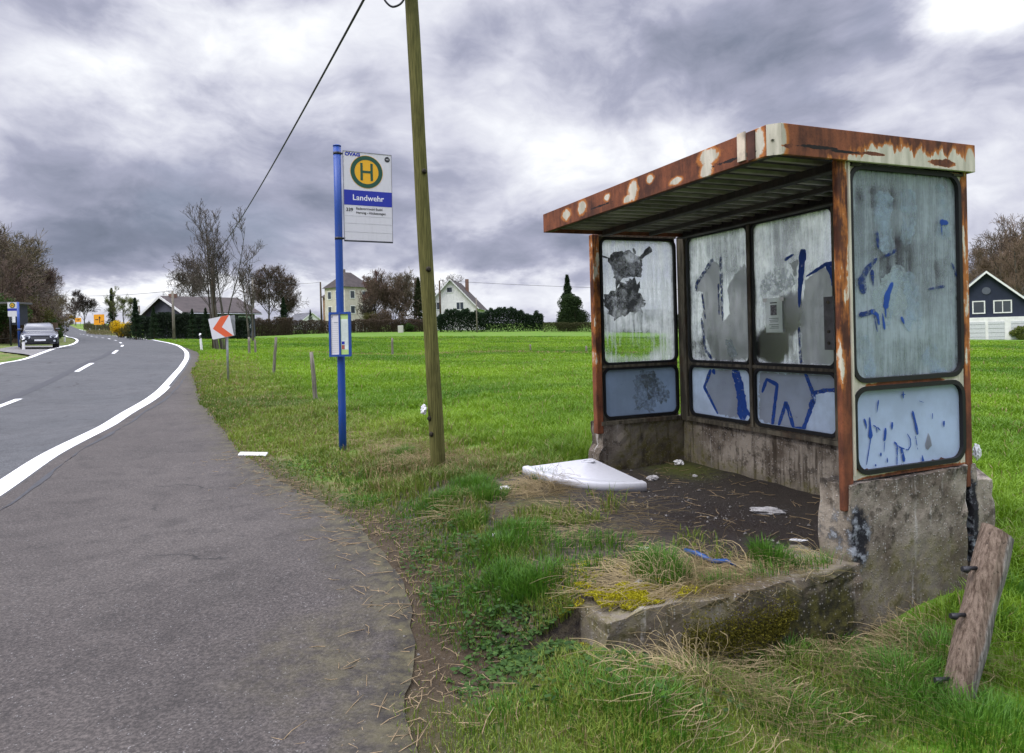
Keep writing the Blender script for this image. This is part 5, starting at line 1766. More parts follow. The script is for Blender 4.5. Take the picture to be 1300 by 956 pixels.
def car(loc, heading, paint, label, group=None, sc=1.0, wagon=False):
    """x forward, y to the side, z up, in car coordinates; heading = world angle of forward"""
    ch_, sh_ = math.cos(heading), math.sin(heading)
    L0 = np.array(loc, float)
    f = lambda x, y, z: L0 + sc * np.array([x * ch_ - y * sh_, x * sh_ + y * ch_, z])
    t = thing('parked_car' if not wagon else 'approaching_car', label, 'car', loc, group)
    def loft(st, close=True):
        mb = MB(); vs = []; n = 12
        for x, hw, zb, zt, rnd in st:
            pr = []
            for (cy_, cz_, s) in ((hw - rnd, zt - rnd, 0), (-hw + rnd, zt - rnd, 90), (-hw + rnd * .6, zb + rnd * .6, 180), (hw - rnd * .6, zb + rnd * .6, 270)):
                rr_ = rnd if s < 180 else rnd * .6
                for k in range(3):
                    a = R(s + 45 * k); pr.append((cy_ + rr_ * math.cos(a), cz_ + rr_ * math.sin(a)))
            vs += [f(x, a, b) for a, b in pr]
        fs = [(i * n + k, i * n + (k + 1) % n, (i + 1) * n + (k + 1) % n, (i + 1) * n + k) for i in range(len(st) - 1) for k in range(n)]
        fs += [tuple(range(n)), tuple(reversed(range((len(st) - 1) * n, len(st) * n)))]
        return mb.add(vs, fs, True)
    body = loft([(2.15, .62, .30, .62, .10), (2.08, .78, .22, .72, .14), (1.90, .86, .20, .80, .16), (1.2, .90, .20, .93, .18), (.9, .90, .20, .97, .18), (-1.2, .90, .20, .99, .18), (-1.9, .88, .22, .98, .18), (-2.1, .80, .30, .90, .16), (-2.15, .66, .36, .78, .1)])
    b = obj('body', body, paint, t)
    obj('cabin', loft([(1.02, .74, .92, .96, .02), (.32, .66, .95, 1.40, .12), (.0, .645, .95, 1.46, .13), (-1.0, .64, .95, 1.45, .13), (-1.5, .66, .95, 1.30, .12), (-2.0, .70, .93, .99, .03)]), paint, t)
    def glass(pts, name):
        mb = MB(); p = [f(*q) for q in pts]
        c = np.mean(p, axis=0)
        nn = np.cross(p[1] - p[0], p[2] - p[0]); nn /= np.linalg.norm(nn)
        mid = f(-.3, 0, 1.1)
        if (c - mid) @ nn < 0: nn = -nn
        mb.add([q + nn * .022 for q in p] + [q - nn * .02 for q in p], [(0, 1, 2, 3), (7, 6, 5, 4), (0, 4, 5, 1), (1, 5, 6, 2), (2, 6, 7, 3), (3, 7, 4, 0)])
        return obj(name, mb, M_GLASSD, t)
    glass([(.98, -.66, .96), (.98, .66, .96), (.30, .56, 1.38), (.30, -.56, 1.38)], 'windscreen')
    for s in (-1, 1):
        glass([(.75, .705 * s, 1.00), (-1.45, .69 * s, 1.00), (-1.30, .635 * s, 1.32), (.20, .645 * s, 1.36)], 'side_window')
        hl = MB().hexa([f(2.17, s * .46, .56), f(2.10, s * .80, .58), f(1.85, s * .80, .58), f(1.95, s * .46, .56), f(2.14, s * .46, .67), f(2.02, s * .84, .74), f(1.75, s * .84, .74), f(1.95, s * .46, .67)])
        obj('headlight', hl, M_LAMP, t)
        obj('mirror', MB().box((.60, s * .90 - .12, 1.0), (.78, s * .90 + .12, 1.12), f), paint, t, bevel=.03)
        fl = MB().tube([f(2.09, s * .66, .38), f(2.17, s * .66, .38)], .06, 10)
        obj('fog_light', fl, M_LAMP, t)
        for x in (1.35, -1.30):
            w = thing('wheel', None, None, (0, 0, 0)); bpy.data.objects.remove(w)
            wh = obj('wheel', MB().tube([f(x, s * .70, .31), f(x, s * .905, .31)], .31, 20), M_TYRE, t, bevel=.02)
            obj('rim', MB().tube([f(x, s * .90, .31), f(x, s * .914, .31)], [.20, .18], 16), M_GALV, wh)
    gr = MB()
    for k in range(4): gr.box((2.05, -.42, .50 + k * .045), (2.205 - k * .008, .42, .515 + k * .045), f)
    obj('grille', gr, M_GALV, t)
    obj('grille', MB().box((2.05, -.43, .49), (2.185, .43, .67), f), M_BLK, t)
    obj('air_intake', MB().box((2.05, -.62, .26), (2.175, .62, .36), f), M_BLK, t)
    obj('number_plate', MB().box((2.10, -.26, .385), (2.20, .26, .485), f), M_WHT, t)
    return t


def metal_paint(name, col):
    m, N = new_mat(name)
    n = N.noise(N.pos(), 3, 4)
    p = N.n('ShaderNodeBsdfPrincipled')
    N.put(p.inputs['Base Color'], N.mix(n, tuple(x * .8 for x in col), col))
    p.inputs['Roughness'].default_value = .25; p.inputs['Metallic'].default_value = .3
    p.inputs['Coat Weight'].default_value = .8; p.inputs['Coat Roughness'].default_value = .05
    finish(N, p.outputs[0]); return m


g = gp(49.5, 40.0)
car((g[0], g[1], g[2] + .02), math.atan2(-.80, .58), metal_paint('paint_black', (.012, .016, .026)), 'black parked car facing the viewer beside the blue stop sign across the road')
g = gp(81.3, 172)
car((g[0], g[1], g[2] + .02), math.atan2(-.78, .62), metal_paint('paint_navy', (.03, .04, .07)), 'dark car driving towards the viewer far down the road', wagon=True)
g = gp(83.6, 330)
car((g[0], g[1], g[2] + .02), math.atan2(-.78, .62), metal_paint('paint_silver', (.30, .33, .38)), 'tiny pale car at the far end of the road behind the dark one', wagon=True)

# ------------------------------------------------------------------ far bus stop, shelter and orange signs
g = gp(24.3, 41.0)
fs_ = thing('bus_stop_sign', 'small blue bus stop pole with yellow disc across the road beside the parked car', 'bus stop sign', g)
obj('pole', MB().tube([g - (0, 0, .2), g + (0, 0, 2.72)], .065, 12), M_BLUEPOLE, fs_)
ff = frame_fn(g + np.array([-.57, -.07, 1.86]), (1, .1, 0), (0, 0, 1), (.1, -1, 0))
q = obj('plate', MB().prism(rect_pts(0, .53, 0, .85), ff, -.02, .0), M_WHITEFOIL, fs_)
obj('stop_symbol', MB().prism(disc_pts(.265, .67, .165, 24), ff, .001, .004), M_GRN, q)
obj('stop_symbol', MB().prism(disc_pts(.265, .67, .115, 24), ff, .005, .008), M_YEL, q)
hm = MB()
for r_ in (rect_pts(.205, .230, .59, .75), rect_pts(.30, .325, .59, .75), rect_pts(.2305, .2995, .66, .685)): hm.prism(r_, ff, .009, .012)
obj('letter', hm, M_GRN, q)
obj('name_band', MB().prism(rect_pts(0, .53, .345, .49), ff, .001, .004), M_BLUEBAND, q)
M_DKWOOD = plain('dark_shelter_wood', (.030, .024, .018), .9, .2, var=.4)
M_DKSH = plain('dark_shelter_sheet', (.020, .024, .034), .5, .4, var=.3)
g = gp(13, 46.0)
fsh = thing('bus_shelter', 'small dark bus shelter with thin flat roof behind the stop sign across the road', 'bus shelter', g)
obj('roof', MB().box((g[0] - 2.2, g[1] - 1.0, g[2] + 2.75), (g[0] + .95, g[1] + .9, g[2] + 2.87)), plain('far_roof', (.10, .10, .10), .7, .3), fsh)
obj('bench', MB().box((g[0] - 1.9, g[1] + .4, g[2] + .45), (g[0] + .4, g[1] + .7, g[2] + .52)), M_DKWOOD, fsh)
obj('side_wall', MB().box((g[0] + .60, g[1] - .8, g[2] + 1.35), (g[0] + .74, g[1] + .69, g[2] + 2.7)), M_DKSH, fsh)
obj('notice_panel', MB().box((g[0] + .745, g[1] - .8, g[2] + 1.5), (g[0] + .95, g[1] - .77, g[2] + 2.45)), M_WHT, fsh)
for s in (-2.05, .66): obj('post', MB().tube([g + (s, -.85, -.2), g + (s, -.85, 2.7)], .05, 8), M_DKSH, fsh)
g = gp(14, 52)
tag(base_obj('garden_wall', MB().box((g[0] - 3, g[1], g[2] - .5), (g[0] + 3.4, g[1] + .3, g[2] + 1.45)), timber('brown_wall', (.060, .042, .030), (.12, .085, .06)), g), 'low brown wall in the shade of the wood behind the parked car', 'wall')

M_ORANGE = worn('orange_foil', (.86, .36, .012), .45, .15)


def orange_sign(px, d, y0, y1, x0, x1, label, arrow):
    g = gp(px, d)
    t = thing('orange_sign', label, 'road sign', g, 'orange diversion signs beside the far road')
    a, b = at_d(x0, y1, d), at_d(x1, y0, d)
    w_ = b[0] - a[0]; h_ = b[2] - a[2]
    f = frame_fn((a[0], d, a[2]), (1, 0, 0), (0, 0, 1), (0, -1, 0))
    q = obj('sign_plate', MB().prism(rect_pts(0, w_, 0, h_), f, -.03, 0), M_ORANGE, t)
    mb = MB()
    if arrow:
        mb.prism([(w_ * .52, h_ * .16), (w_ * .60, h_ * .16), (w_ * .60, h_ * .62), (w_ * .68, h_ * .62), (w_ * .56, h_ * .84), (w_ * .44, h_ * .62), (w_ * .52, h_ * .62)], f, .002, .006)
        mb.prism(rect_pts(w_ * .14, w_ * .42, h_ * .46, h_ * .54), f, .002, .006)
        mb.prism(rect_pts(w_ * .70, w_ * .90, h_ * .30, h_ * .36), f, .002, .006)
    else:
        mb.prism(rect_pts(w_ * .2, w_ * .8, h_ * .55, h_ * .66), f, .002, .006); mb.prism(rect_pts(w_ * .25, w_ * .7, h_ * .3, h_ * .4), f, .002, .006)
    obj('sign_print', mb, M_BLK, q)
    for k in (.15, .85):
        obj('post', MB().tube([(a[0] + w_ * k, d + .08, g[2] - .3), (a[0] + w_ * k, d + .08, b[2] + .1)], .05, 8), M_GALV, t)


orange_sign(126, 140, 399, 412.5, 119.3, 132.2, 'larger orange road sign with dark arrow beside the far road', True)
orange_sign(99, 235, 403.5, 409, 95.5, 103, 'smaller orange road sign farther up the road', False)
g = gp(509, 104)
o = tag(base_obj('utility_box', MB().box((g[0] - .38, g[1] - .3, g[2] - .1), (g[0] + .38, g[1] + .3, g[2] + 1.05)), worn('pale_box', (.50, .48, .43), .6, .3), g, bevel=.05), 'pale utility box at the far edge of the meadow before the brown hedge', 'utility box')

# ------------------------------------------------------------------ houses
def wall_mat(name, col, var=.12, scale=1.5, streak=.25):
    m, N = new_mat(name)
    P = N.pos()
    n = N.noise(P, scale, 6, .65); n2 = N.noise(P, 20, 4, .7)
    st = N.noise(N.vm('MULTIPLY', P, (3, 3, .35)), 1.3, 5, .6)
    c = N.mix(N.ss(n, .3, .7), tuple(x * (1 - var) for x in col), tuple(min(1, x * (1 + var * .5)) for x in col))
    c = N.mix(N.ss(st, .5, .75, 0, streak), c, tuple(x * .5 for x in col))
    finish(N, principled(N, c, .9, .2, 0, N.bump(n2, .2, .02)))
    return m


def tile_mat(name, col):
    m, N = new_mat(name)
    P = N.pos()
    z = N.sep(P)[2]
    n = N.noise(P, 1.2, 6, .7)
    row = N.m('FRACT', N.m('MULTIPLY', z, 5.0))
    c = N.mix(N.ss(n, .3, .7), tuple(x * .7 for x in col), tuple(x * 1.25 for x in col))
    c = N.mix(N.ss(row, .0, .25, .45, 0), c, tuple(x * .35 for x in col))
    finish(N, principled(N, c, .8, .3, 0, N.bump(row, .4, .03)))
    return m


M_WIN = plain('window_glass', (.035, .045, .055), .08, .7, var=.2, scale=.6)
M_WFR = plain('window_white', (.72, .72, .70), .5, .3)


def gable_house(name, label, cat, loc, yaw, W, D, He, Hr, mats, wins=(), overhang=.4, chimney=None, extra=None):
    """gable on the local -y side; x across the gable; windows are (face, a, b, w, h, frame)"""
    loc = np.array(loc, float)
    c_, s_ = math.cos(yaw), math.sin(yaw)
    f = lambda x, y, z: loc + np.array([x * c_ - y * s_, x * s_ + y * c_, z])
    t = thing(name, label, cat, loc)
    mb = MB()
    p = [(-W / 2, 0), (W / 2, 0), (W / 2, He), (0, Hr), (-W / 2, He)]
    vs = [f(x, -D / 2, z if z else -1.0) for x, z in p] + [f(x, D / 2, z if z else -1.0) for x, z in p]
    mb.add(vs, [(0, 1, 2, 3, 4), (9, 8, 7, 6, 5), (0, 5, 6, 1), (1, 6, 7, 2), (2, 7, 8, 3), (3, 8, 9, 4), (4, 9, 5, 0)])
    wall = obj('wall', mb, mats['wall'], t)
    sl = (Hr - He) / (W / 2)
    mb = MB()
    for s in (-1, 1):
        x1 = s * (W / 2 + overhang); z1 = He - sl * overhang
        th = .14
        q = [f(0, -D / 2 - overhang, Hr + .02), f(x1, -D / 2 - overhang, z1 + .02), f(x1, D / 2 + overhang, z1 + .02), f(0, D / 2 + overhang, Hr + .02)]
        mb.hexa(q + [a + np.array([0, 0, th]) for a in q])
    roof = obj('roof', mb, mats['roof'], t)
    mb = MB()
    for s in (-1, 1):
        x1 = s * (W / 2 + overhang + .02); z1 = He - sl * (overhang + .02)
        y = -D / 2 - overhang
        q = [f(0, y - .04, Hr - .10), f(x1, y - .04, z1 - .10), f(x1, y - .005, z1 - .10), f(0, y - .005, Hr - .10)]
        mb.hexa(q + [a + np.array([0, 0, .27]) for a in q])
    obj('barge_board', mb, mats.get('trim', M_WFR), roof)
    for (face, a, b, w, h, frm) in wins:
        if face == 'g': g = lambda x, z, o: f(x, -D / 2 - o, z)
        elif face == 'r': g = lambda x, z, o: f(W / 2 + o, x, z)
        else: g = lambda x, z, o: f(-W / 2 - o, x, z)
        fr = MB().ring(rect_pts(a - w / 2, a + w / 2, b, b + h), rect_pts(a - w / 2 - .12, a + w / 2 + .12, b - .12, b + h + .12), g, -.02, .07)
        if w > 1.0: fr.prism(rect_pts(a - .04, a + .04, b, b + h), g, .035, .06)
        wf = obj('window', fr, mats.get(frm, M_WFR) if frm else M_WFR, t)
        obj('pane', MB().prism(rect_pts(a - w / 2, a + w / 2, b, b + h), g, .005, .03), mats['shut'] if frm == 'shut' else M_WIN, wf)
    for s in (-1, 1):
        xg = s * (W / 2 + overhang + .06); zg = He - sl * overhang
        gut = MB().tube([f(xg, -D / 2 - overhang, zg), f(xg, D / 2 + overhang, zg)], .07, 8)
        gut.tube([f(xg, -D / 2 + .2, zg), f(s * (W / 2 + .06), -D / 2 + .2, zg - .5), f(s * (W / 2 + .06), -D / 2 + .2, -.2)], .045, 8)
        obj('gutter', gut, M_GALV, roof)
    if chimney:
        x, y, h = chimney
        zc = Hr - abs(x) * sl
        obj('chimney', MB().box((x - .3, y - .35, zc - .5), (x + .3, y + .35, Hr + h), f), mats.get('chimney', wall_mat('chimney_' + name, (.20, .12, .09))), roof)
    if extra: extra(t, f)
    return t


M_NAVY = wall_mat('navy_slate', (.030, .036, .060)); M_NROOF = tile_mat('dark_tiles', (.045, .046, .048)); M_BROOF = tile_mat('brown_tiles', (.050, .039, .036))
M_WALLW = wall_mat('white_render', (.78, .77, .74)); M_CREAMW = wall_mat('cream_render', (.54, .49, .41)); M_SLATE = wall_mat('grey_slate', (.085, .088, .112))
M_SHUT = plain('pale_shutter', (.55, .60, .66), .6, .3)


def house_at(px, d, dz=0.0):
    g = gp(px, d); return (g[0], g[1], g[2] + dz)


# house at the right: navy gable over a white ground floor with garage doors
def right_extra(t, f):
    obj('ground_floor', MB().box((-4.7, -5.3, -1.0), (4.55, -5.0, 2.55), f), M_WALLW, t)
    for k, x in enumerate((-.95, .85, 2.95)):
        q = obj('garage_door', MB().box((x - .75, -5.36, .0), (x + .75, -5.302, 2.05), f), plain('garage_grey', (.55, .56, .57), .5, .3), t)
        mb = MB()
        for j in range(4): mb.box((x - .75, -5.375, .3 + j * .48), (x + .75, -5.3605, .33 + j * .48), f)
        obj('door_rib', mb, M_GALV, q)
    obj('wall_medallion', MB().tube([f(.0, -5.0, 5.6), f(.0, -5.06, 5.6)], .42, 20), plain('medallion', (.10, .11, .14), .7, .3), t)


gable_house('gabled_house', 'navy gabled house with white ground floor and garage doors right of the shelter', 'house', house_at(1248, 83), R(-30), 8.6, 10, 3.75, 7.7,
            dict(wall=M_NAVY, roof=M_NROOF, shut=M_SHUT), [('g', 1.5, 3.1, 1.5, 1.25, ''), ('g', -.75, 3.1, 1.0, 1.25, ''), ('g', -2.6, 3.1, 1.0, 1.25, '')], .5, None, right_extra)
# white gabled house behind the telegraph pole
gable_house('gabled_house', 'white gabled house with steep brown roof half behind the telegraph pole', 'house', house_at(581, 128, -.3), R(-5), 9.0, 12, 4.4, 9.2,
            dict(wall=M_WALLW, roof=M_BROOF, shut=M_SHUT), [('g', -2.6, 4.0, 1.2, 1.2, ''), ('g', 1.6, 3.9, 1.2, 1.2, ''), ('g', -.2, 7.0, .9, .8, ''), ('g', -2.6, 1.2, 1.2, 1.3, ''), ('r', -3, 1.5, 1.3, 1.3, '')], .5, (1.6, 3, .7))


# cream apartment house: three storeys and a hipped roof
def tower():
    loc = np.array(house_at(447, 140, -.5)); yaw = R(-38)
    c_, s_ = math.cos(yaw), math.sin(yaw)
    f = lambda x, y, z: loc + np.array([x * c_ - y * s_, x * s_ + y * c_, z])
    t = thing('apartment_house', 'tall cream apartment house with dark hipped roof behind the bus stop pole', 'house', loc)
    Hh = 9.2
    obj('wall', MB().box((-3.2, -4, -1), (3.2, 2.5, Hh), f), M_CREAMW, t)
    obj('wall', MB().box((-6.6, -2.0, -1), (-3.202, 2.3, Hh - 1.6), f), wall_mat('brown_brick', (.30, .19, .13), .3, 3), t)
    mb = MB()
    mb.add([f(-3.6, -4.4, Hh), f(3.6, -4.4, Hh), f(3.6, 2.9, Hh), f(-3.6, 2.9, Hh), f(0, -1.2, Hh + 3.2), f(0, .2, Hh + 3.2)], [(0, 1, 4), (1, 2, 5, 4), (2, 3, 5), (3, 0, 4, 5), (3, 2, 1, 0)])
    rf = obj('roof', mb, M_BROOF, t)
    mb = MB().add([f(-7.0, -2.4, Hh - 1.6), f(-3.21, -2.4, Hh - 1.6), f(-3.21, 2.7, Hh - 1.6), f(-7.0, 2.7, Hh - 1.6), f(-4.4, -.4, Hh + .5), f(-4.4, 1.0, Hh + .5)], [(0, 1, 4), (1, 2, 5, 4), (2, 3, 5), (3, 0, 4, 5), (3, 2, 1, 0)])
    obj('roof', mb, M_BROOF, t)
    obj('chimney', MB().box((-1.3, -1.2, Hh + 1.5), (-.7, -.6, Hh + 3.9), f), wall_mat('chimney_grey', (.22, .18, .15)), rf)
    for g, xs, zs in ((lambda x, z, o: f(x, -4 - o, z), (-1.6, .9), (1.0, 4.0, 7.0)), (lambda x, z, o: f(3.2 + o, x, z), (-2.2, .8), (1.0, 4.0, 7.0)), (lambda x, z, o: f(x, -2 - o, z), (-5.2,), (1.0, 4.0))):
        for x in xs:
            for z in zs:
                wf = obj('window', MB().ring(rect_pts(x - .5, x + .5, z, z + 1.4), rect_pts(x - .62, x + .62, z - .12, z + 1.52), g, -.02, .08), M_WFR, t)
                obj('pane', MB().prism(rect_pts(x - .5, x + .5, z, z + 1.4), g, .01, .03), M_WIN, wf)


tower()
# long black bungalow behind the hedge at the left
gable_house('bungalow', 'black slate bungalow with white barge boards behind the dark hedge at left', 'house', house_at(256, 81, -.2), R(-36), 8.6, 8.6, 3.15, 4.95,
            dict(wall=M_SLATE, roof=M_BROOF, shut=M_SHUT), [('r', -.8, 1.4, 1.5, 1.2, 'shut'), ('r', 2.9, 1.4, 1.3, 1.2, 'shut'), ('r', -3.0, 1.4, 1.0, 1.2, 'shut'), ('g', -1.6, 1.0, 1.2, 1.2, ''), ('g', 1.6, 1.0, 1.2, 1.2, '')], .55, (0.2, -3.4, .4))
gable_house('farmhouse', 'tiny white farmhouse with grey roof low on the skyline left of the cream house', 'house', house_at(386, 190, -1.5), R(40), 8, 11, 3.0, 6.0,
            dict(wall=M_WALLW, roof=tile_mat('grey_tiles', (.10, .10, .11)), shut=M_SHUT), [('g', 0, 1.2, 1.2, 1.2, '')], .3)
gable_house('garden_shed', 'long low pale shed beyond the meadow seen through the far end pane', 'shed', house_at(806, 112, -.2), R(-70), 5, 12, 2.6, 3.6,
            dict(wall=M_WALLW, roof=M_NROOF, shut=M_SHUT), [('r', 0, 1.0, 1.2, 1.0, '')], .3)


# ------------------------------------------------------------------ trees
def prisms(P0, P1, R0, R1, n=4):
    """tapered sticks from point arrays"""
    d = P1 - P0
    d = d / (np.linalg.norm(d, axis=1)[:, None] + 1e-9)
    ref = np.where(np.abs(d[:, 2:3]) < .9, np.array([[0, 0, 1.]]), np.array([[1., 0, 0]]))
    a = np.cross(d, ref); a /= np.linalg.norm(a, axis=1)[:, None] + 1e-9
    b = np.cross(d, a)
    k = np.arange(n) * 2 * math.pi / n
    ca, sa = np.cos(k)[None, :, None], np.sin(k)[None, :, None]
    off = ca * a[:, None, :] + sa * b[:, None, :]
    V = np.concatenate([P0[:, None] + off * R0[:, None, None], P1[:, None] + off * R1[:, None, None]], 1)
    m = len(P0)
    base = (np.arange(m) * 2 * n)[:, None, None]
    i = np.arange(n); j = (i + 1) % n
    F = np.stack([i, j, n + j, n + i], 1)[None] + base
    return V.reshape(-1, 3), F.reshape(-1, 4)


def grow(rg, Hh, spread, stems=1, twig=.02, up=.35, dens=1.0, base_r=None, levels=4, clear=.22):
    """sticks of a bare tree; returns arrays and the level of each stick"""
    segs = []
    base_r = base_r or Hh * .017
    st = []
    for s in range(stems):
        a = rg.uniform(0, 6.28); tl = rg.uniform(.05, .18) * (0 if stems == 1 else 1) + .03
        st.append((np.array([math.cos(a), math.sin(a), 0]) * (0 if stems == 1 else rg.uniform(.1, .45)), np.array([math.cos(a) * tl, math.sin(a) * tl, 1.0]), Hh * rg.uniform(.8, 1.0), base_r * (1 if stems == 1 else rg.uniform(.45, .8)), 0))
    nch = [int(14 * dens), int(7 * dens), int(5 * dens), 3]
    while st:
        p, d, L, r, lv = st.pop()
        d = d / np.linalg.norm(d)
        ns = 7 if lv == 0 else (4 if lv == 1 else (3 if lv == 2 else 2))
        pts = [p]; dirs = [d]
        for k in range(ns):
            d = d + rg.normal(0, .05 + .035 * lv, 3) + np.array([0, 0, .05 if lv else .02])
            d = d / np.linalg.norm(d)
            pts.append(pts[-1] + d * L / ns); dirs.append(d)
        re = max(twig * .6, r * (.25 if lv == 0 else .3))
        rr_ = np.linspace(r, re, ns + 1)
        for k in range(ns): segs.append((pts[k], pts[k + 1], rr_[k], rr_[k + 1], lv))
        if lv < levels:
            for c in range(nch[min(lv, 3)]):
                t = rg.uniform(clear if lv == 0 else .2, .98)
                i = min(int(t * ns), ns - 1); q = pts[i] + (pts[i + 1] - pts[i]) * (t * ns - i)
                dd = dirs[i + 1]
                ang = rg.uniform(0, 6.28)
                per = np.cross(dd, [math.cos(ang), math.sin(ang), .3]); per /= np.linalg.norm(per) + 1e-9
                nd = dd * rg.uniform(.45, .9) + per * rg.uniform(.6, 1.0) + np.array([0, 0, up])
                sh = (1 - t * .62)
                LL = (Hh * spread * sh * rg.uniform(.7, 1.15) if lv == 0 else L * rg.uniform(.42, .75) * (1.15 - .4 * t))
                st.append((q, nd, LL, max(twig * (1 - .15 * lv), (r + (re - r) * t) * rg.uniform(.32, .50)), lv + 1))
    P0 = np.array([s[0] for s in segs]); P1 = np.array([s[1] for s in segs])
    return P0, P1, np.array([s[2] for s in segs]), np.array([s[3] for s in segs]), np.array([s[4] for s in segs])


def stick_col(n, rg, a, b, rep):
    c = np.array(a) + (np.array(b) - np.array(a)) * rg.random((n, 1))
    return np.repeat(c, rep, 0)


def bare_tree(name, label, loc, Hh, spread=.5, seed=1, stems=1, twig=.022, col=((.055, .045, .036), (.115, .095, .075)), tcol=((.06, .055, .045), (.12, .11, .09)), dens=1.0, up=.35, group=None, levels=4, base_r=None, clear=.22, buds=0, bud_col=((.10, .075, .02), (.17, .14, .03))):
    rg = np.random.default_rng(seed)
    t = thing(name, label, 'tree', loc, group)
    P0, P1, R0, R1, lv = grow(rg, Hh, spread, stems, twig, up, dens, base_r, levels, clear)
    L = np.array(loc)
    m = lv <= 1
    V, F = prisms(P0[m], P1[m], R0[m], R1[m], 6)
    V[:, 2] = np.where(V[:, 2] < .02, V[:, 2] - .4, V[:, 2])
    mesh_np('trunk', V + L, F, M_BARK, stick_col(m.sum(), rg, *tcol, 12), t)
    m = lv > 1
    V, F = prisms(P0[m], P1[m], R0[m], R1[m], 3)
    C = stick_col(m.sum(), rg, *col, 6)
    mesh_np('crown', V + L, F, M_BARK, C, t)
    if buds:
        tips = P1[lv >= 2]
        q = tips[rg.integers(0, len(tips), buds)] + rg.normal(0, .12, (buds, 3))
        V, F, C = cards(q, rg.uniform(.05, .12, buds), rg, *bud_col)
        mesh_np('foliage', V + L, F, M_LEAF, C, t)
    return t


def cards(P, size, rg, a, b, flat=0.0, asp=.6):
    """small leaf faces of random turn"""
    n = len(P)
    d = rg.normal(0, 1, (n, 3)); d /= np.linalg.norm(d, axis=1)[:, None]
    e = np.cross(d, rg.normal(0, 1, (n, 3))); e /= np.linalg.norm(e, axis=1)[:, None] + 1e-9
    if flat:
        d[:, 2] *= (1 - flat); e[:, 2] *= (1 - flat)
    s = np.asarray(size)[:, None]
    V = np.stack([P - d * s, P - e * s * asp * .5, P + d * s, P + e * s * asp * .5], 1).reshape(-1, 3)
    F = np.arange(4 * n).reshape(n, 4)
    c = np.array(a) + (np.array(b) - np.array(a)) * np.clip(rg.normal(.5, .28, (n, 1)), 0, 1)
    return V, F, np.repeat(c, 4, 0)


def lumpy(rg, n, size, lumps=14, fill=.5, floor=True):
    """points through an uneven crown: many overlapping clumps inside an ellipsoid (half sizes), some outside it"""
    sx, sy, sz = size
    c = rg.normal(0, 1, (lumps, 3)); c /= np.linalg.norm(c, axis=1)[:, None]
    c *= rg.uniform(.35, .85, (lumps, 1)) * np.array([sx, sy, sz])
    r = rg.uniform(.26, .48, lumps) * min(sx, sz, sy) * 1.25
    k = rg.integers(0, lumps, n)
    d = rg.normal(0, 1, (n, 3)); d /= np.linalg.norm(d, axis=1)[:, None]
    P = c[k] + d * (r[k] * (rg.random(n) ** fill))[:, None]
    P[:, 2] += sz
    if floor: P[:, 2] = np.abs(P[:, 2])
    return P


GREEN = ((.018, .040, .010), (.060, .105, .022)); DKG = ((.008, .020, .009), (.028, .052, .018)); OLIVE = ((.045, .045, .014), (.115, .110, .030)); BRN = ((.055, .040, .026), (.13, .095, .058))
FRESH = ((.085, .115, .022), (.20, .23, .055)); YEL_ = ((.40, .26, .004), (.72, .50, .015))


def shrub(name, label, loc, size, n, leaf, pal, seed=1, cat='bush', group=None, lumps=16, stems=True, stem_n=26, fill=.45):
    rg = np.random.default_rng(seed)
    t = thing(name, label, cat, loc, group)
    L = np.array(loc)
    P = lumpy(rg, n, size, lumps, fill)
    V, F, C = cards(P, rg.uniform(.6, 1.3, n) * leaf, rg, *pal)
    mesh_np('foliage', V + L, F, M_LEAF, C, t)
    if stems:
        q0 = rg.normal(0, .12, (stem_n, 3)) * np.array([size[0], size[1], 0]); q1 = P[rg.integers(0, n, stem_n)]
        V, F = prisms(q0 - (0, 0, .3), q1, np.full(stem_n, .03 + size[2] * .008), np.full(stem_n, .012), 4)
        mesh_np('stems', V + L, F, M_BARK, stick_col(stem_n, rg, (.05, .04, .03), (.10, .08, .06), 8), t)
    return t


def conifer(name, label, loc, Hh, rad, n, pal=DKG, seed=1, group=None):
    rg = np.random.default_rng(seed)
    t = thing(name, label, 'tree', loc, group)
    L = np.array(loc)
    V, F = prisms(np.array([[0, 0, -.4]]), np.array([[0, 0, Hh]]), np.array([Hh * .018]), np.array([.03]), 7)
    mesh_np('trunk', V + L, F, M_BARK, stick_col(1, rg, (.05, .035, .025), (.07, .05, .035), 14), t)
    k = rg.random(n) ** .75
    z = Hh * (.06 + .94 * k)
    tier = .72 + .28 * np.sin(k * 42) * (1 - k * .5)
    rmax = rad * (1 - k) ** .85 * tier * (1 + .25 * np.sin(rg.uniform(0, 6.28, 1) + np.linspace(0, 40, n)))
    a = rg.uniform(0, 6.28, n); rr_ = rmax * rg.random(n) ** .45
    P = np.c_[np.cos(a) * rr_, np.sin(a) * rr_, z - rr_ * .28]
    V, F, C = cards(P, rg.uniform(.5, 1.3, n) * Hh * .035, rg, *pal, asp=.5)
    mesh_np('crown', V + L, F, M_LEAF, C, t)
    return t


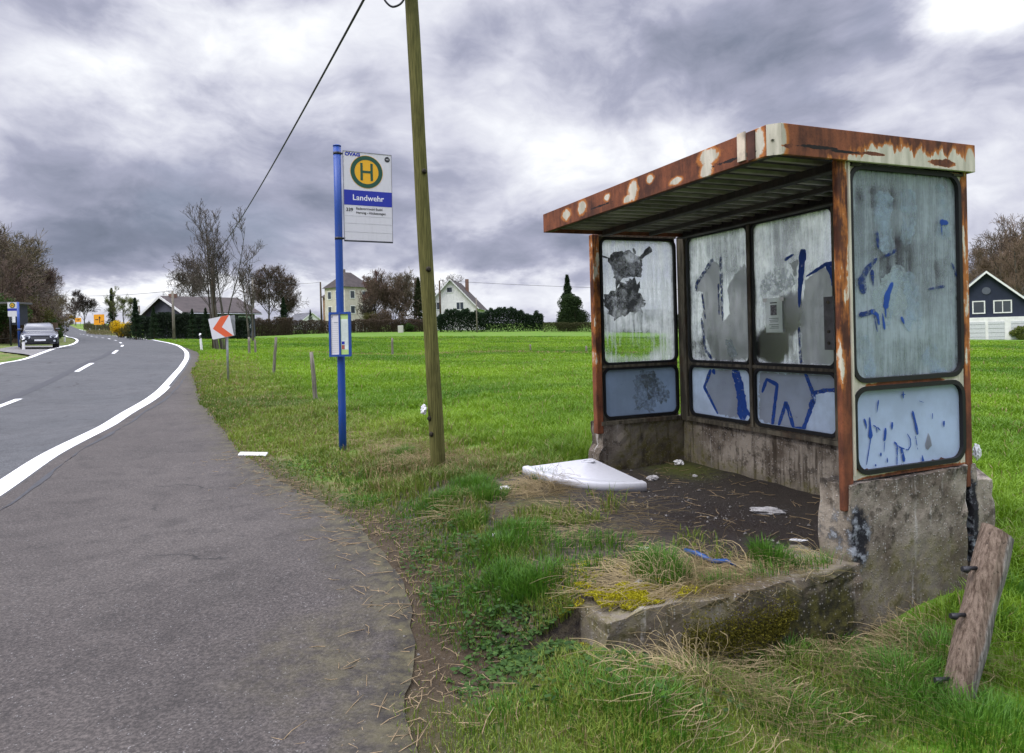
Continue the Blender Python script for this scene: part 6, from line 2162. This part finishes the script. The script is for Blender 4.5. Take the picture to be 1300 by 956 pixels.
def hedge(name, label, px0, px1, d0, d1, h, depth, n, leaf, pal, seed=1, twiggy=0.0, wob=.25, bare=0):
    """a hedge as one thing along a line of ground points"""
    rg = np.random.default_rng(seed)
    a, b = gp(px0, d0), gp(px1, d1)
    t = thing(name, label, 'hedge', a)
    s = rg.random(n)
    x = a[0] + (b[0] - a[0]) * s; y = a[1] + (b[1] - a[1]) * s
    g = H(x, y)
    hh = h * (1 + wob * (fbm(x, y, .55, seed) - .5) * 2 + .5 * wob * (fbm(x, y, 1.9, seed + 3) - .5) * 2)
    zz = hh * rg.random(n) ** .62
    P = np.c_[x + rg.normal(0, .1, n), y + rg.uniform(-depth, depth, n) * (1 - .35 * (zz / h) ** 2), g + zz]
    V, F, C = cards(P, rg.uniform(.6, 1.3, n) * leaf, rg, *pal)
    mesh_np('foliage', V, F, M_LEAF, C, t)
    if bare:
        k = rg.integers(0, n, bare)
        q0 = np.c_[x[k], y[k], g[k] - .1]; q1 = q0 + np.c_[rg.normal(0, .35, bare), rg.normal(0, .35, bare), hh[k] * rg.uniform(.6, 1.12, bare)]
        V, F = prisms(q0, q1, np.full(bare, .03), np.full(bare, .012), 3)
        mesh_np('stems', V, F, M_BARK, stick_col(bare, rg, (.05, .038, .028), (.12, .09, .065), 6), t)
    return t


# tall bare tree in the verge
bare_tree('bare_tree', 'tall bare multi stemmed tree at the road bend behind the red arrow sign', gp(283, 41), 8.0, .32, 5, stems=6, twig=.012, dens=.78, up=.70, clear=.34, base_r=.10, col=((.060, .052, .045), (.135, .115, .095)))
bare_tree('bare_tree', 'wide bare tree rising behind the roof of the black bungalow', gp(247, 100), 10.5, .56, 8, twig=.03, dens=1.3, up=.3)
bare_tree('bare_tree', 'slim bare tree with upright twigs between the tall tree and the brown trees', gp(318, 62), 7.0, .30, 9, stems=3, twig=.018, dens=.7, up=.7)
bare_tree('bare_tree', 'bare rounded tree right of the tall bare tree, left one of two', gp(341, 105), 9.8, .50, 10, twig=.032, dens=1.3, up=.35, col=((.060, .045, .036), (.12, .09, .07)))
bare_tree('bare_tree', 'bare rounded tree right of the tall bare tree, right one of two', gp(358, 108), 9.8, .50, 12, twig=.032, dens=1.3, up=.3, col=((.070, .050, .040), (.13, .10, .075)))
bare_tree('bare_tree', 'low brown bare tree between the reddish tree and the pale twigged tree', gp(497, 116), 8.0, .55, 171, twig=.034, dens=1.2, stems=2, col=((.075, .055, .04), (.15, .11, .08)))
bare_tree('bare_tree', 'brown bare tree partly behind the left side of the telegraph pole', gp(527, 124), 8.6, .5, 172, twig=.034, dens=1.2, col=((.08, .06, .045), (.15, .115, .085)))
conifer('evergreen_tree', 'dark slim evergreen standing between the bare rounded trees', gp(361, 104), 5.6, 1.6, 2600, seed=3)
conifer('evergreen_tree', 'tiny pointed dark evergreen on the skyline left of the cream house', gp(395, 170), 5.2, 1.4, 1200, seed=4)
bare_tree('bare_tree', 'reddish bare tree close right of the cream apartment house', gp(481, 122), 9.8, .52, 14, twig=.038, dens=1.4, col=((.085, .050, .042), (.16, .095, .075)))
bare_tree('bare_tree', 'bare tree with pale twigs left of the telegraph pole', gp(512, 120), 9.8, .52, 15, twig=.032, dens=1.3, col=((.09, .075, .05), (.18, .15, .10)))
bare_tree('bare_tree', 'bushy bare tree in front of the wall of the cream apartment house', gp(466, 116), 5.5, .5, 16, twig=.03, stems=3, dens=.8)
conifer('evergreen_tree', 'dark evergreen half hidden by the left side of the telegraph pole', gp(533, 118), 9.0, 2.2, 3000, seed=6, pal=((.02, .03, .012), (.06, .07, .025)))
shrub('bare_bush', 'broad brown bush below the bare trees left of the telegraph pole', gp(500, 112), (4.6, 1.6, 2.3), 9000, .12, BRN, 5)
shrub('bare_bush', 'olive brown bush at the foot of the cream apartment house', gp(474, 113), (2.2, 1.5, 1.6), 4500, .12, OLIVE, 6)
shrub('evergreen_bush', 'dark green bush in the hedge beside the pale utility box', gp(522, 107), (1.6, 1.2, .85), 2600, .12, GREEN, 7)
bare_tree('bare_tree', 'bare tree with sparse tufts behind the ridge of the white gabled house', gp(575, 150), 12.2, .42, 18, twig=.035, dens=.9, buds=700, bud_col=((.10, .09, .04), (.18, .15, .06)))
bare_tree('bare_tree', 'thin bare tree left of the white gabled house by the telegraph pole', gp(549, 140), 11, .22, 19, twig=.03, dens=.6)
conifer('conifer_tree', 'dark pointed conifer above the green bushes left of the shelter', gp(722, 118), 9.4, 2.4, 6500, ((.010, .024, .010), (.035, .062, .020)), 8)
shrub('evergreen_bush', 'large dark green bush beneath the pointed conifer', gp(727, 113), (5.0, 3.6, 2.9), 30000, .15, ((.010, .022, .008), (.040, .068, .016)), 9)
hedge('evergreen_hedge', 'tall dark evergreen hedge beyond the meadow right of the white house', 556, 690, 106, 112, 3.4, 1.1, 30000, .16, ((.007, .019, .009), (.028, .052, .020)), 11, wob=.45)
hedge('clipped_hedge', 'low clipped olive hedge under the conifer at the far meadow edge', 690, 768, 106, 106, 1.45, .6, 9000, .10, ((.030, .034, .012), (.075, .075, .028)), 12, wob=.12)
hedge('brown_hedge', 'brown leafless hedge along the far meadow edge below the cream house', 372, 550, 106, 108, 2.1, .8, 26000, .10, ((.040, .028, .020), (.105, .075, .050)), 13, wob=.15, bare=900)
hedge('brown_hedge', 'brown ragged hedge left of the bus stop pole behind the fence posts', 308, 372, 92, 102, 2.5, .8, 12000, .11, ((.040, .030, .020), (.11, .08, .05)), 14, wob=.35, bare=500)
hedge('evergreen_hedge', 'dark evergreen hedge in front of the black bungalow beside the road', 170, 316, 74, 72, 2.5, .9, 44000, .11, ((.006, .014, .008), (.022, .036, .016)), 15, wob=.35)
for px, hh, s in ((173, 4.3, 1), (196, 3.4, 2), (245, 3.2, 3), (262, 3.3, 4)):
    conifer('dwarf_cypress', {1: 'column shaped cypress at the left end of the dark hedge', 2: 'pointed cypress before the gable of the black bungalow', 3: 'small pointed cypress before the long roof of the bungalow', 4: 'right hand small cypress at the end of the dark hedge'}[s], gp(px, 71), hh, .95, 2200, DKG, 30 + s)
shrub('forsythia', 'bright yellow forsythia bush by the road left of the dark hedge', gp(155, 88), (1.5, 1.2, 1.15), 5200, .11, YEL_, 21, fill=.6)
shrub('bare_bush', 'olive bush right of the yellow forsythia', gp(164.5, 84), (1.0, 1.0, .9), 2200, .10, OLIVE, 22)
for i, (px, d, hh, lab) in enumerate([(146, 170, 9.4, 'pale green budding tree left of the black bungalow, left one of three'), (158, 165, 9.2, 'pale green budding tree behind the yellow forsythia, middle of three'), (171, 160, 8.0, 'pale green budding tree right behind the cypress column, right one of three')]):
    bare_tree('budding_tree', lab, gp(px, d), hh, .40, 40 + i, twig=.03, dens=.8, buds=3800, bud_col=FRESH)
conifer('conifer_tree', 'dark narrow conifer beyond the orange sign among the budding trees', gp(143.5, 190), 11.5, 1.9, 2400, DKG, 47)
bare_tree('bare_tree', 'dense round bare tree right of the far road above the orange signs', gp(108, 205), 10.5, .55, 50, twig=.05, dens=1.15, col=((.035, .028, .026), (.075, .06, .052)))
bare_tree('bare_tree', 'bare tree behind the smaller orange sign by the far road', gp(96, 260), 10.0, .5, 51, twig=.06, dens=.9, col=((.05, .035, .025), (.10, .075, .05)))
shrub('bare_bush', 'ochre bush at the far road end beside the small orange sign', gp(90, 285), (3.5, 2, 2.4), 2600, .22, ((.13, .085, .012), (.26, .18, .03)), 52)
hedge('roadside_hedge', 'dark hedge along the right side of the far road under the orange signs', 108, 150, 180, 120, 2.0, .8, 7000, .14, ((.030, .030, .014), (.09, .08, .035)), 53, wob=.5)
hedge('grass_bank', 'tall dry grass along the road below the larger orange sign', 112, 165, 138, 96, .8, .8, 5000, .10, ((.07, .08, .02), (.22, .18, .09)), 54, wob=.5)

# wood at the left: separate trees, undergrowth in front
wood = [(-22, 54, 9.6), (-6, 60, 9.8), (6, 52, 7.6), (16, 62, 8.9), (25, 57, 7.4), (33, 70, 8.2), (41, 66, 6.8), (48, 80, 7.4), (55, 92, 7.2), (61, 108, 7.0), (66, 130, 7.0), (70, 160, 7.2), (2, 70, 10.5), (37, 85, 8.8), (73, 215, 8.0), (20, 75, 10)]
protos = []
for i in range(4):
    pal = [((0.072, 0.055, 0.043), (0.152, 0.116, 0.087)), ((0.087, 0.072, 0.043), (0.174, 0.145, 0.087)), ((0.072, 0.052, 0.043), (0.145, 0.102, 0.080)), ((0.094, 0.075, 0.065), (0.174, 0.145, 0.123))][i]
    px, d, hh = wood[i]
    protos.append((bare_tree('wood_tree', 'bare brown tree of the wood behind the parked car at the left edge', gp(px, d), hh, .46, 60 + i, twig=.022, dens=1.05, col=pal, group='bare trees of the wood at the left edge', stems=1 + (i % 2), clear=.12), hh))
for i, (px, d, hh) in enumerate(wood[4:]):
    p, h0 = protos[i % 4]
    copy_tree(p, gp(px, d), rotz=1.3 * i + .4, scale=hh / h0)
for i, (px, d, sz, pal, lab) in enumerate([(2, 50, (2.6, 1.6, 1.9), BRN, 'brown bush behind the blue stop sign across the road'), (22, 55, (2.6, 1.6, 1.7), BRN, 'brown bush behind the roof of the parked car'),
                                           (44, 60, (2.4, 1.6, 1.9), OLIVE, 'olive bush above the parked car, tallest one'), (56, 66, (2.3, 1.5, 1.15), GREEN, 'green bush right of the parked car by the road'),
                                           (62, 82, (2.2, 1.5, 1.9), OLIVE, 'olive bush along the left road edge beyond the car'), (68, 115, (2.5, 2, 1.9), BRN, 'brown bush at the left of the far road'), (-14, 48, (2.5, 1.6, 2.0), GREEN, 'green bush at the left picture edge beyond the stop sign'),
                                           (10, 58, (2.4, 1.8, 3.4), OLIVE, 'olive ivy covered bush at the left edge of the wood')]):
    shrub('wood_bush', lab, gp(px, d), sz, 5200, .13, pal, 80 + i)

# wood at the right behind the navy house
wr = [(1240, 112, 12.5), (1258, 118, 14.5), (1276, 108, 16.0), (1296, 114, 17.5), (1312, 106, 17), (1333, 110, 18), (1246, 135, 15), (1287, 130, 18), (1226, 125, 12.5), (1360, 116, 18), (1208, 130, 11), (1268, 140, 17), (1318, 135, 20), (1284, 104, 14), (1252, 126, 15)]
protos = []
for i in range(3):
    px, d, hh = wr[i]
    pal = [((0.087, 0.061, 0.041), (0.189, 0.138, 0.087)), ((0.102, 0.072, 0.051), (0.203, 0.145, 0.102)), ((0.072, 0.055, 0.043), (0.145, 0.109, 0.080))][i]
    protos.append((bare_tree('wood_tree', 'bare brown tree of the wood behind the navy gabled house', gp(px, d), hh, .46, 100 + i, twig=.03, dens=1.1, col=pal, group='bare trees of the wood behind the navy house', clear=.12), hh))
for i, (px, d, hh) in enumerate(wr[3:]):
    p, h0 = protos[i % 3]
    copy_tree(p, gp(px, d), rotz=1.7 * i + .8, scale=hh / h0)
for i, (px, d, sz, pal, lab) in enumerate([(1296, 88, (3.6, 1.6, 2.4), BRN, 'brown undergrowth bush right beside the navy house'), (1287, 78, (1.6, 1.0, .75), OLIVE, 'low olive bush before the white garage wall'), (1300, 77, (2.0, 1.2, .85), FRESH, 'yellow green low bush at the right edge of the meadow'),
                                           (1330, 95, (5, 2, 3.2), BRN, 'brown undergrowth bush at the right picture edge')]):
    shrub('wood_bush', lab, gp(px, d), sz, 6000, .12, pal, 120 + i)
# seen through the panes: hedges and trees beyond the meadow
hedge('evergreen_hedge', 'dark hedge beyond the meadow seen through the back panes of the shelter', 768, 1010, 106, 104, 2.6, 1.0, 30000, .16, ((.010, .022, .010), (.035, .055, .022)), 17, wob=.5)
hedge('brown_hedge', 'brown hedge beyond the meadow behind the right half of the shelter', 1010, 1225, 104, 92, 2.4, 1.0, 20000, .14, ((.040, .032, .020), (.10, .08, .05)), 18, wob=.4, bare=400)
for i, (px, d, hh, lab) in enumerate([(1030, 108, 10.0, 'bare tree seen dimly through the middle back pane, left one'), (1052, 104, 11.5, 'bare tree seen dimly through the middle back pane, right one'), (990, 112, 8.5, 'bare tree seen dimly behind the paper notice'), (1110, 108, 10, 'bare tree standing behind the grey filmed end pane')]):
    bare_tree('bare_tree', lab, gp(px, d), hh, .5, 130 + i, twig=.03, dens=.9)

# ------------------------------------------------------------------ grass, straw, weeds, moss
def blades(name, P, h, w, bend, az, C, mat, base_dark=.55):
    """curved tapering blades: five points each"""
    n = len(P)
    ca, sa = np.cos(az), np.sin(az)
    side = np.c_[-sa, ca, np.zeros(n)] * (w / 2)[:, None]
    lean = np.c_[ca, sa, np.zeros(n)]
    up = np.array([0, 0, 1.])
    mid = P + up * (h * .55)[:, None] + lean * (h * bend * .28)[:, None]
    tip = P + up * (h * (1 - .25 * bend))[:, None] + lean * (h * bend)[:, None]
    b0 = P - up * .015
    V = np.stack([b0 - side, b0 + side, mid - side * .75, mid + side * .75, tip], 1).reshape(-1, 3)
    o = (np.arange(n) * 5)[:, None, None]
    F = (np.array([[0, 1, 3], [0, 3, 2], [2, 3, 4]])[None] + o).reshape(-1, 3)
    return mesh_np(name, V, F, mat, np.repeat(C, 5, 0))


def polar(rg, n, d0, d1, a0=-40, a1=41):
    u = rg.random(n)
    d = d0 * (d1 / d0) ** u
    a = R(1) * rg.uniform(a0, a1, n)
    return d * np.sin(a) / np.cos(a * .0), d * np.cos(a), d


rg = np.random.default_rng(21)
x, y, d = polar(rg, 1200000, 1.15, 85, -48, 49)
gd_ = gdist(x, y); u, v = uvw(x, y)
inplat = (u > -.09) & (u < 3.03) & (v > -1.53) & (v < 1.24)
inplat &= ~((rg.random(len(x)) < .62 * sst(v, -.30, -.95) * sst(fbm(x, y, 2.4, 27), .44, .60)) & (v < -.25) & ((u > .25) | (v > 0))) & ~((u > 2.72 + .2 * rg.random(len(x))) & (v < 0))
keep = (gd_ > -.05 + .16 * rg.random(len(x)) * (fbm(x, y, 2.3, 4) > .45)) & ~inplat
# thin, patchy growth close to the asphalt and before the shelter
patch_ = fbm(x, y, 1.7, 6)
thin = sst(gd_, .0, .9)
keep &= rg.random(len(x)) < np.where(d < 9, .14 + .86 * thin * sst(patch_, .26, .46), 1)
keep &= rg.random(len(x)) > .85 * sst(np.hypot((x + .22) / 1.3, y - 3.0), .55, .2)
forec = sst(np.hypot((u - 1.3) / 1.7, (v + 1.5) / .8), 1.3, .5)
keep &= rg.random(len(x)) > forec * .45 * (patch_ < .52)
slab_near = sst(u, -1.7, -.9) * sst(u, -.02, -.12) * sst(v, -1.9, -1.3) * sst(v, .9, .3)
keep &= rg.random(len(x)) > slab_near * .72 * (fbm(x, y, 2.0, 31) < .60)
x, y, d, gd_ = x[keep], y[keep], d[keep], gd_[keep]
n = len(x)
verge = (gd_ < 2.2) & (y < 35)
field = np.where(verge, 0, 1)
hmap = .045 + .085 * fbm(x, y, .55, 12) + .10 * sst(fbm(x, y, 1.2, 13), .56, .78)
hmap = hmap * np.where(gd_ < .5, .55, 1.0) + .03 * field
hmap = np.where((gd_ < 2.4) & (y < 9), hmap * .72, hmap)
hmap = np.where(y > 14, np.minimum(hmap, .13), hmap)
uu_, vv_ = uvw(x, y)
byslab = sst(np.abs(vv_ + .3), 1.8, 1.0) * sst(np.abs(uu_ + .32), .38, .12)
hmap = hmap * (1 - .45 * sst(uu_, -1.7, -.9) * sst(uu_, .0, -.1) * sst(vv_, -2.2, -1.5)) + .05 * byslab * rg.random(n)
h = hmap * rg.uniform(.55, 1.35, n)
w = (.0030 + .0016 * rg.random(n)) * np.maximum(1, d / 2.6)
bend = rg.uniform(.1, .95, n)
az = rg.uniform(0, 6.28, n)
tone = np.clip(.30 * rg.random(n) + .26 + 1.7 * (fbm(x, y, .22, 14) - .45) + .75 * (fbm(x, y, 1.3, 15) - .5), 0, 1)[:, None]
C = np.array([[.072, .165, .008]]) * (1 - tone) + np.array([[.205, .335, .018]]) * tone
vg = np.array([[.080, .125, .016]]) * (1 - tone) + np.array([[.215, .280, .036]]) * tone
vw = sst(gd_, 3.2, 1.2)[:, None] * (y < 30)[:, None]
C = C * (1 - vw) + vg * vw
fl = sst(np.abs(y - (44.5 - .02 * x)), 1.4, .4) * (x > -14) * (.4 + .6 * fbm(x, y, .5, 3))
straw_p = np.where(verge, .14, .03) + .55 * fl + .35 * sst(np.hypot(x + .95, y - 7.2), 1.5, .3)
iss = rg.random(n) < straw_p
C[iss] = np.array([.24, .185, .085]) * rg.uniform(.7, 1.4, (iss.sum(), 1))
P = np.c_[x, y, surf(x, y) + (fbm(x, y, 1.1, 1) - .5) * .09 * sst(gd_, .1, .8)]
tag(blades('grass', P, h, w, bend, az, C, M_GRASS), kind='stuff')

# lush tufts
rg = np.random.default_rng(33)
tufts = [(470, 640, .22, .10), (520, 650, .2, .10), (455, 612, .2, .10), (560, 700, .2, .10), (600, 740, .25, .10), (630, 700, .2, .12), (700, 700, .25, .10), (740, 690, .2, .08), (780, 690, .2, .08), (590, 800, .2, .10), (640, 770, .2, .12), (720, 730, .2, .10), (660, 680, .22, .12), (560, 760, .2, .08), (840, 738, .15, .22), (660, 752, .10, .15), (685, 762, .12, .18), (640, 735, .10, .14), (982, 718, .12, .15), (970, 706, .09, .14), (1140, 770, .25, .22), (1190, 735, .2, .22), (1165, 752, .22, .22), (1060, 830, .18, .16), (1000, 838, .2, .15), (930, 850, .15, .14),
         (600, 620, .20, .15), (580, 612, .18, .13), (618, 632, .16, .14), (560, 640, .2, .12), (596, 668, .14, .12), (512, 580, .2, .16), (690, 610, .10, .14), (820, 712, .12, .10), (760, 716, .12, .09), (1260, 800, .2, .16), (1285, 760, .2, .18), (880, 866, .15, .14), (740, 880, .2, .1), (810, 905, .3, .12), (1010, 915, .3, .14), (1130, 905, .3, .14), (640, 915, .2, .08), (1240, 930, .3, .16)]
PX, HH, WW, AZ, BB, CC = [], [], [], [], [], []
for px, py, r, hh in tufts:
    q = at_rel(px, py, -1.36 if py < 760 and px < 1100 else -1.6)
    for _ in range(4):
        zg = float(surf(q[:1], q[1:2])[0]); q = at_rel(px, py, zg - EYE)
    k = int(420 * (r / .15) ** 1.3) if hh > .105 or px > 800 else int(150 * (r / .15))
    a = rg.uniform(0, 6.28, k); rr_ = r * rg.random(k) ** .6
    x, y = q[0] + np.cos(a) * rr_, q[1] + np.sin(a) * rr_
    ok = gdist(x, y) > .05
    uq, vq = uvw(x, y)
    if px > 860: ok &= ~((uq > -.1) & (uq < .23) & (vq > -.02) & (vq < 1.3))
    x, y, a = x[ok], y[ok], a[ok]; rr_ = rr_[ok]; k = len(x)
    PX.append(np.c_[x, y, surf(x, y)]); HH.append(hh * rg.uniform(.5, 1.15, k) * (1 - .35 * rr_ / r)); WW.append(rg.uniform(.0035, .0062, k)); AZ.append(a + rg.normal(0, .6, k)); BB.append(rg.uniform(.15, .8, k))
    t = rg.random((k, 1)); CC.append(np.array([[.035, .105, .008]]) * (1 - t) + np.array([[.100, .225, .020]]) * t)
tag(blades('tall_grass', np.vstack(PX), np.hstack(HH), np.hstack(WW), np.hstack(BB), np.hstack(AZ), np.vstack(CC), M_GRASS), kind='stuff')


# dry straw: long fallen blades
def straw(name, spots, seed, L0=.07, L1=.30):
    rg = np.random.default_rng(seed)
    P0, Q, WD, CC = [], [], [], []
    for px, py, z, r, k, lift in spots:
        q = at_rel(px, py, z)
        for _ in range(4):
            zg = float(surf(q[:1], q[1:2])[0]); q = at_rel(px, py, zg - EYE)
        for i in range(k):
            a = rg.uniform(0, 6.28); rr_ = r * math.sqrt(rg.random())
            x, y = q[0] + math.cos(a) * rr_, q[1] + math.sin(a) * rr_
            if gdist(np.array([x]), np.array([y]))[0] < -.03: continue
            uq, vq = uvw(x, y)
            if -.10 < uq < .22 and -.02 < vq < 1.3: continue
            z0 = float(surf(np.array([x]), np.array([y]))[0]) + (rg.uniform(0, .07) if uq < -.1 else 0)
            L = rg.uniform(L0, L1); b = a + rg.normal(0, .9); up = abs(rg.normal(0, .35)) * lift
            pts = []; curl = rg.normal(0, .5)
            for t in np.linspace(0, 1, 6):
                hz = L * (t * up - t * t * up * .8) + .012 + .012 * math.sin(3 * t + curl * 4)
                pts.append((x + math.cos(b + t * curl) * L * t * math.cos(min(1.2, up)), y + math.sin(b + t * curl) * L * t * math.cos(min(1.2, up)), z0 + max(.004, hz)))
            P0.append(pts); WD.append(rg.uniform(.0007, .0016)); CC.append(np.array([.36, .285, .155]) * rg.uniform(.55, 1.25))
    P0 = np.array(P0); n, m, _ = P0.shape
    t = np.gradient(P0, axis=1); sd_ = np.cross(t, [0, 0, 1.]); sd_ /= np.linalg.norm(sd_, axis=2)[:, :, None] + 1e-9
    wd = np.array(WD)[:, None, None] * np.linspace(1, .35, m)[None, :, None]
    V = np.stack([P0 - sd_ * wd, P0 + sd_ * wd + np.array([0, 0, .002])], 2).reshape(-1, 3)
    o = (np.arange(n) * m * 2)[:, None, None]
    F = (np.array([[2 * i, 2 * i + 1, 2 * i + 3, 2 * i + 2] for i in range(m - 1)])[None] + o).reshape(-1, 4)
    return tag(mesh_np(name, V, F, M_LEAF, np.repeat(np.array(CC), m * 2, 0)), kind='stuff')


straw('dry_grass', [(870, 815, -1.5, .26, 300, 1.0), (840, 830, -1.6, .28, 570, 1.0), (930, 855, -1.64, .35, 630, .7), (1000, 840, -1.65, .35, 630, .7), (1080, 820, -1.66, .30, 480, .9), (1130, 800, -1.66, .25, 360, .8), (905, 742, -1.29, .24, 260, .25), (870, 750, -1.29, .18, 130, .25), (780, 735, -1.30, .22, 160, .3), (960, 735, -1.29, .25, 240, .3),
                    (515, 570, -1.38, .45, 630, 1.2), (540, 590, -1.38, .30, 390, 1.2), (470, 545, -1.38, .5, 360, 1.1), (640, 600, -1.33, .35, 300, .9), (690, 625, -1.31, .16, 300, 1.0), (760, 660, -1.3, .5, 390, .3), (620, 640, -1.33, .35, 240, .6),
                    (900, 890, -1.66, .4, 390, .5), (1060, 880, -1.68, .4, 390, .6), (1120, 850, -1.68, .3, 360, .9), (1180, 845, -1.68, .3, 270, .8)], 44)

straw('dry_tuft', [(505, 578, -1.38, .30, 420, 2.6), (530, 590, -1.38, .20, 260, 2.6), (575, 588, -1.38, .14, 110, 2.4), (470, 560, -1.38, .4, 160, 2.2), (690, 622, -1.31, .12, 160, 2.6), (862, 800, -1.55, .12, 200, 2.8), (880, 815, -1.6, .10, 120, 2.6), (925, 820, -1.55, .2, 120, 2.2), (1100, 830, -1.66, .25, 200, 2.0), (1170, 825, -1.68, .2, 120, 2.0), (1280, 700, -1.7, .2, 120, 2.0)], 45, .16, .42)

# small round leaved weeds at the feet of the slab and along the asphalt
rg = np.random.default_rng(55)
PP = []
for px, py, z, r, k in [(700, 820, -1.5, .32, 700), (760, 840, -1.58, .30, 650), (650, 800, -1.45, .25, 420), (800, 860, -1.62, .3, 520), (720, 870, -1.58, .32, 520), (640, 860, -1.52, .25, 300), (600, 770, -1.43, .3, 330), (560, 720, -1.42, .3, 260), (960, 815, -1.65, .22, 280), (1080, 850, -1.67, .25, 300), (1130, 840, -1.68, .25, 300), (690, 915, -1.6, .35, 420), (820, 915, -1.65, .4, 420), (450, 590, -1.38, .5, 380), (380, 590, -1.42, .5, 300), (500, 620, -1.4, .5, 360), (560, 670, -1.38, .4, 240)]:
    q = at_rel(px, py, z)
    a = rg.uniform(0, 6.28, k); rr_ = r * np.sqrt(rg.random(k))
    PP.append(np.c_[q[0] + np.cos(a) * rr_, q[1] + np.sin(a) * rr_])
PP = np.vstack(PP)
ok = (gdist(PP[:, 0], PP[:, 1]) > .04)
uq, vq = uvw(PP[:, 0], PP[:, 1])
ok &= ~((uq > -.09) & (uq < 3) & (vq > -1.53) & (vq < 1.2))
PP = PP[ok]
n = len(PP)
Pz = np.c_[PP, surf(PP[:, 0], PP[:, 1]) + rg.uniform(.012, .075, n) * sst(fbm(PP[:, 0], PP[:, 1], 3, 2), .2, .7)]
V, F, C = cards(Pz, rg.uniform(.009, .022, n), rg, (.020, .055, .012), (.070, .135, .028), flat=.62, asp=1.7)
tag(mesh_np('weeds', V, F, M_LEAF, C), kind='stuff')

# moss cushions on the slab: yellow on the corner, olive on the side
M_MOSS = veg_mat('moss', .15, .9, .1)


def moss(name, pts, rad, n, size, pal, seed, label, normal=None):
    rg = np.random.default_rng(seed)
    k = rg.integers(0, len(pts), n)
    pts = np.array(pts)
    P = pts[k] + rg.normal(0, 1, (n, 3)) * np.array(rad)
    V, F, C = cards(P, rg.uniform(.5, 1.3, n) * size, rg, *pal, asp=.9)
    return P, V, F, C


rg = np.random.default_rng(66)
k = 26000
u = -.04 + np.abs(rg.normal(0, .20, k)); v = -1.32 + rg.normal(0, .15, k)
m_ = (fbm(u, v, 7.0, 33) > .40) & (v > -1.62)
u, v = u[m_], v[m_]
q = np.array([SX, SY]) + u[:, None] * DU + v[:, None] * DV
zt = np.where(v > -1.47, np.maximum(surf(q[:, 0], q[:, 1]), EYE - 1.302), surf(q[:, 0], q[:, 1]))
P = np.c_[q, zt + .030 * sst(fbm(u, v, 14, 3), .3, .7) + rg.uniform(-.004, .012, len(q))]
V, F, C = cards(P, rg.uniform(.0025, .0065, len(P)), rg, (.15, .14, .006), (.44, .39, .02), asp=.9)
tag(mesh_np('yellow_moss', V, F, M_MOSS, C), kind='stuff')
k = 9000
v = rg.uniform(-1.12, -.42, k); z = -1.50 + rg.normal(0, .055, k)
m_ = fbm(v, z, 6, 8) > .36
v, z = v[m_], z[m_]
q = np.array([SX, SY]) + (-.088 - np.abs(rg.normal(0, .008, len(v))))[:, None] * DU + v[:, None] * DV
V, F, C = cards(np.c_[q, z + EYE], rg.uniform(.003, .008, len(v)), rg, (.045, .045, .008), (.17, .15, .02), asp=.9)
tag(mesh_np('wall_moss', V, F, M_MOSS, C), kind='stuff')
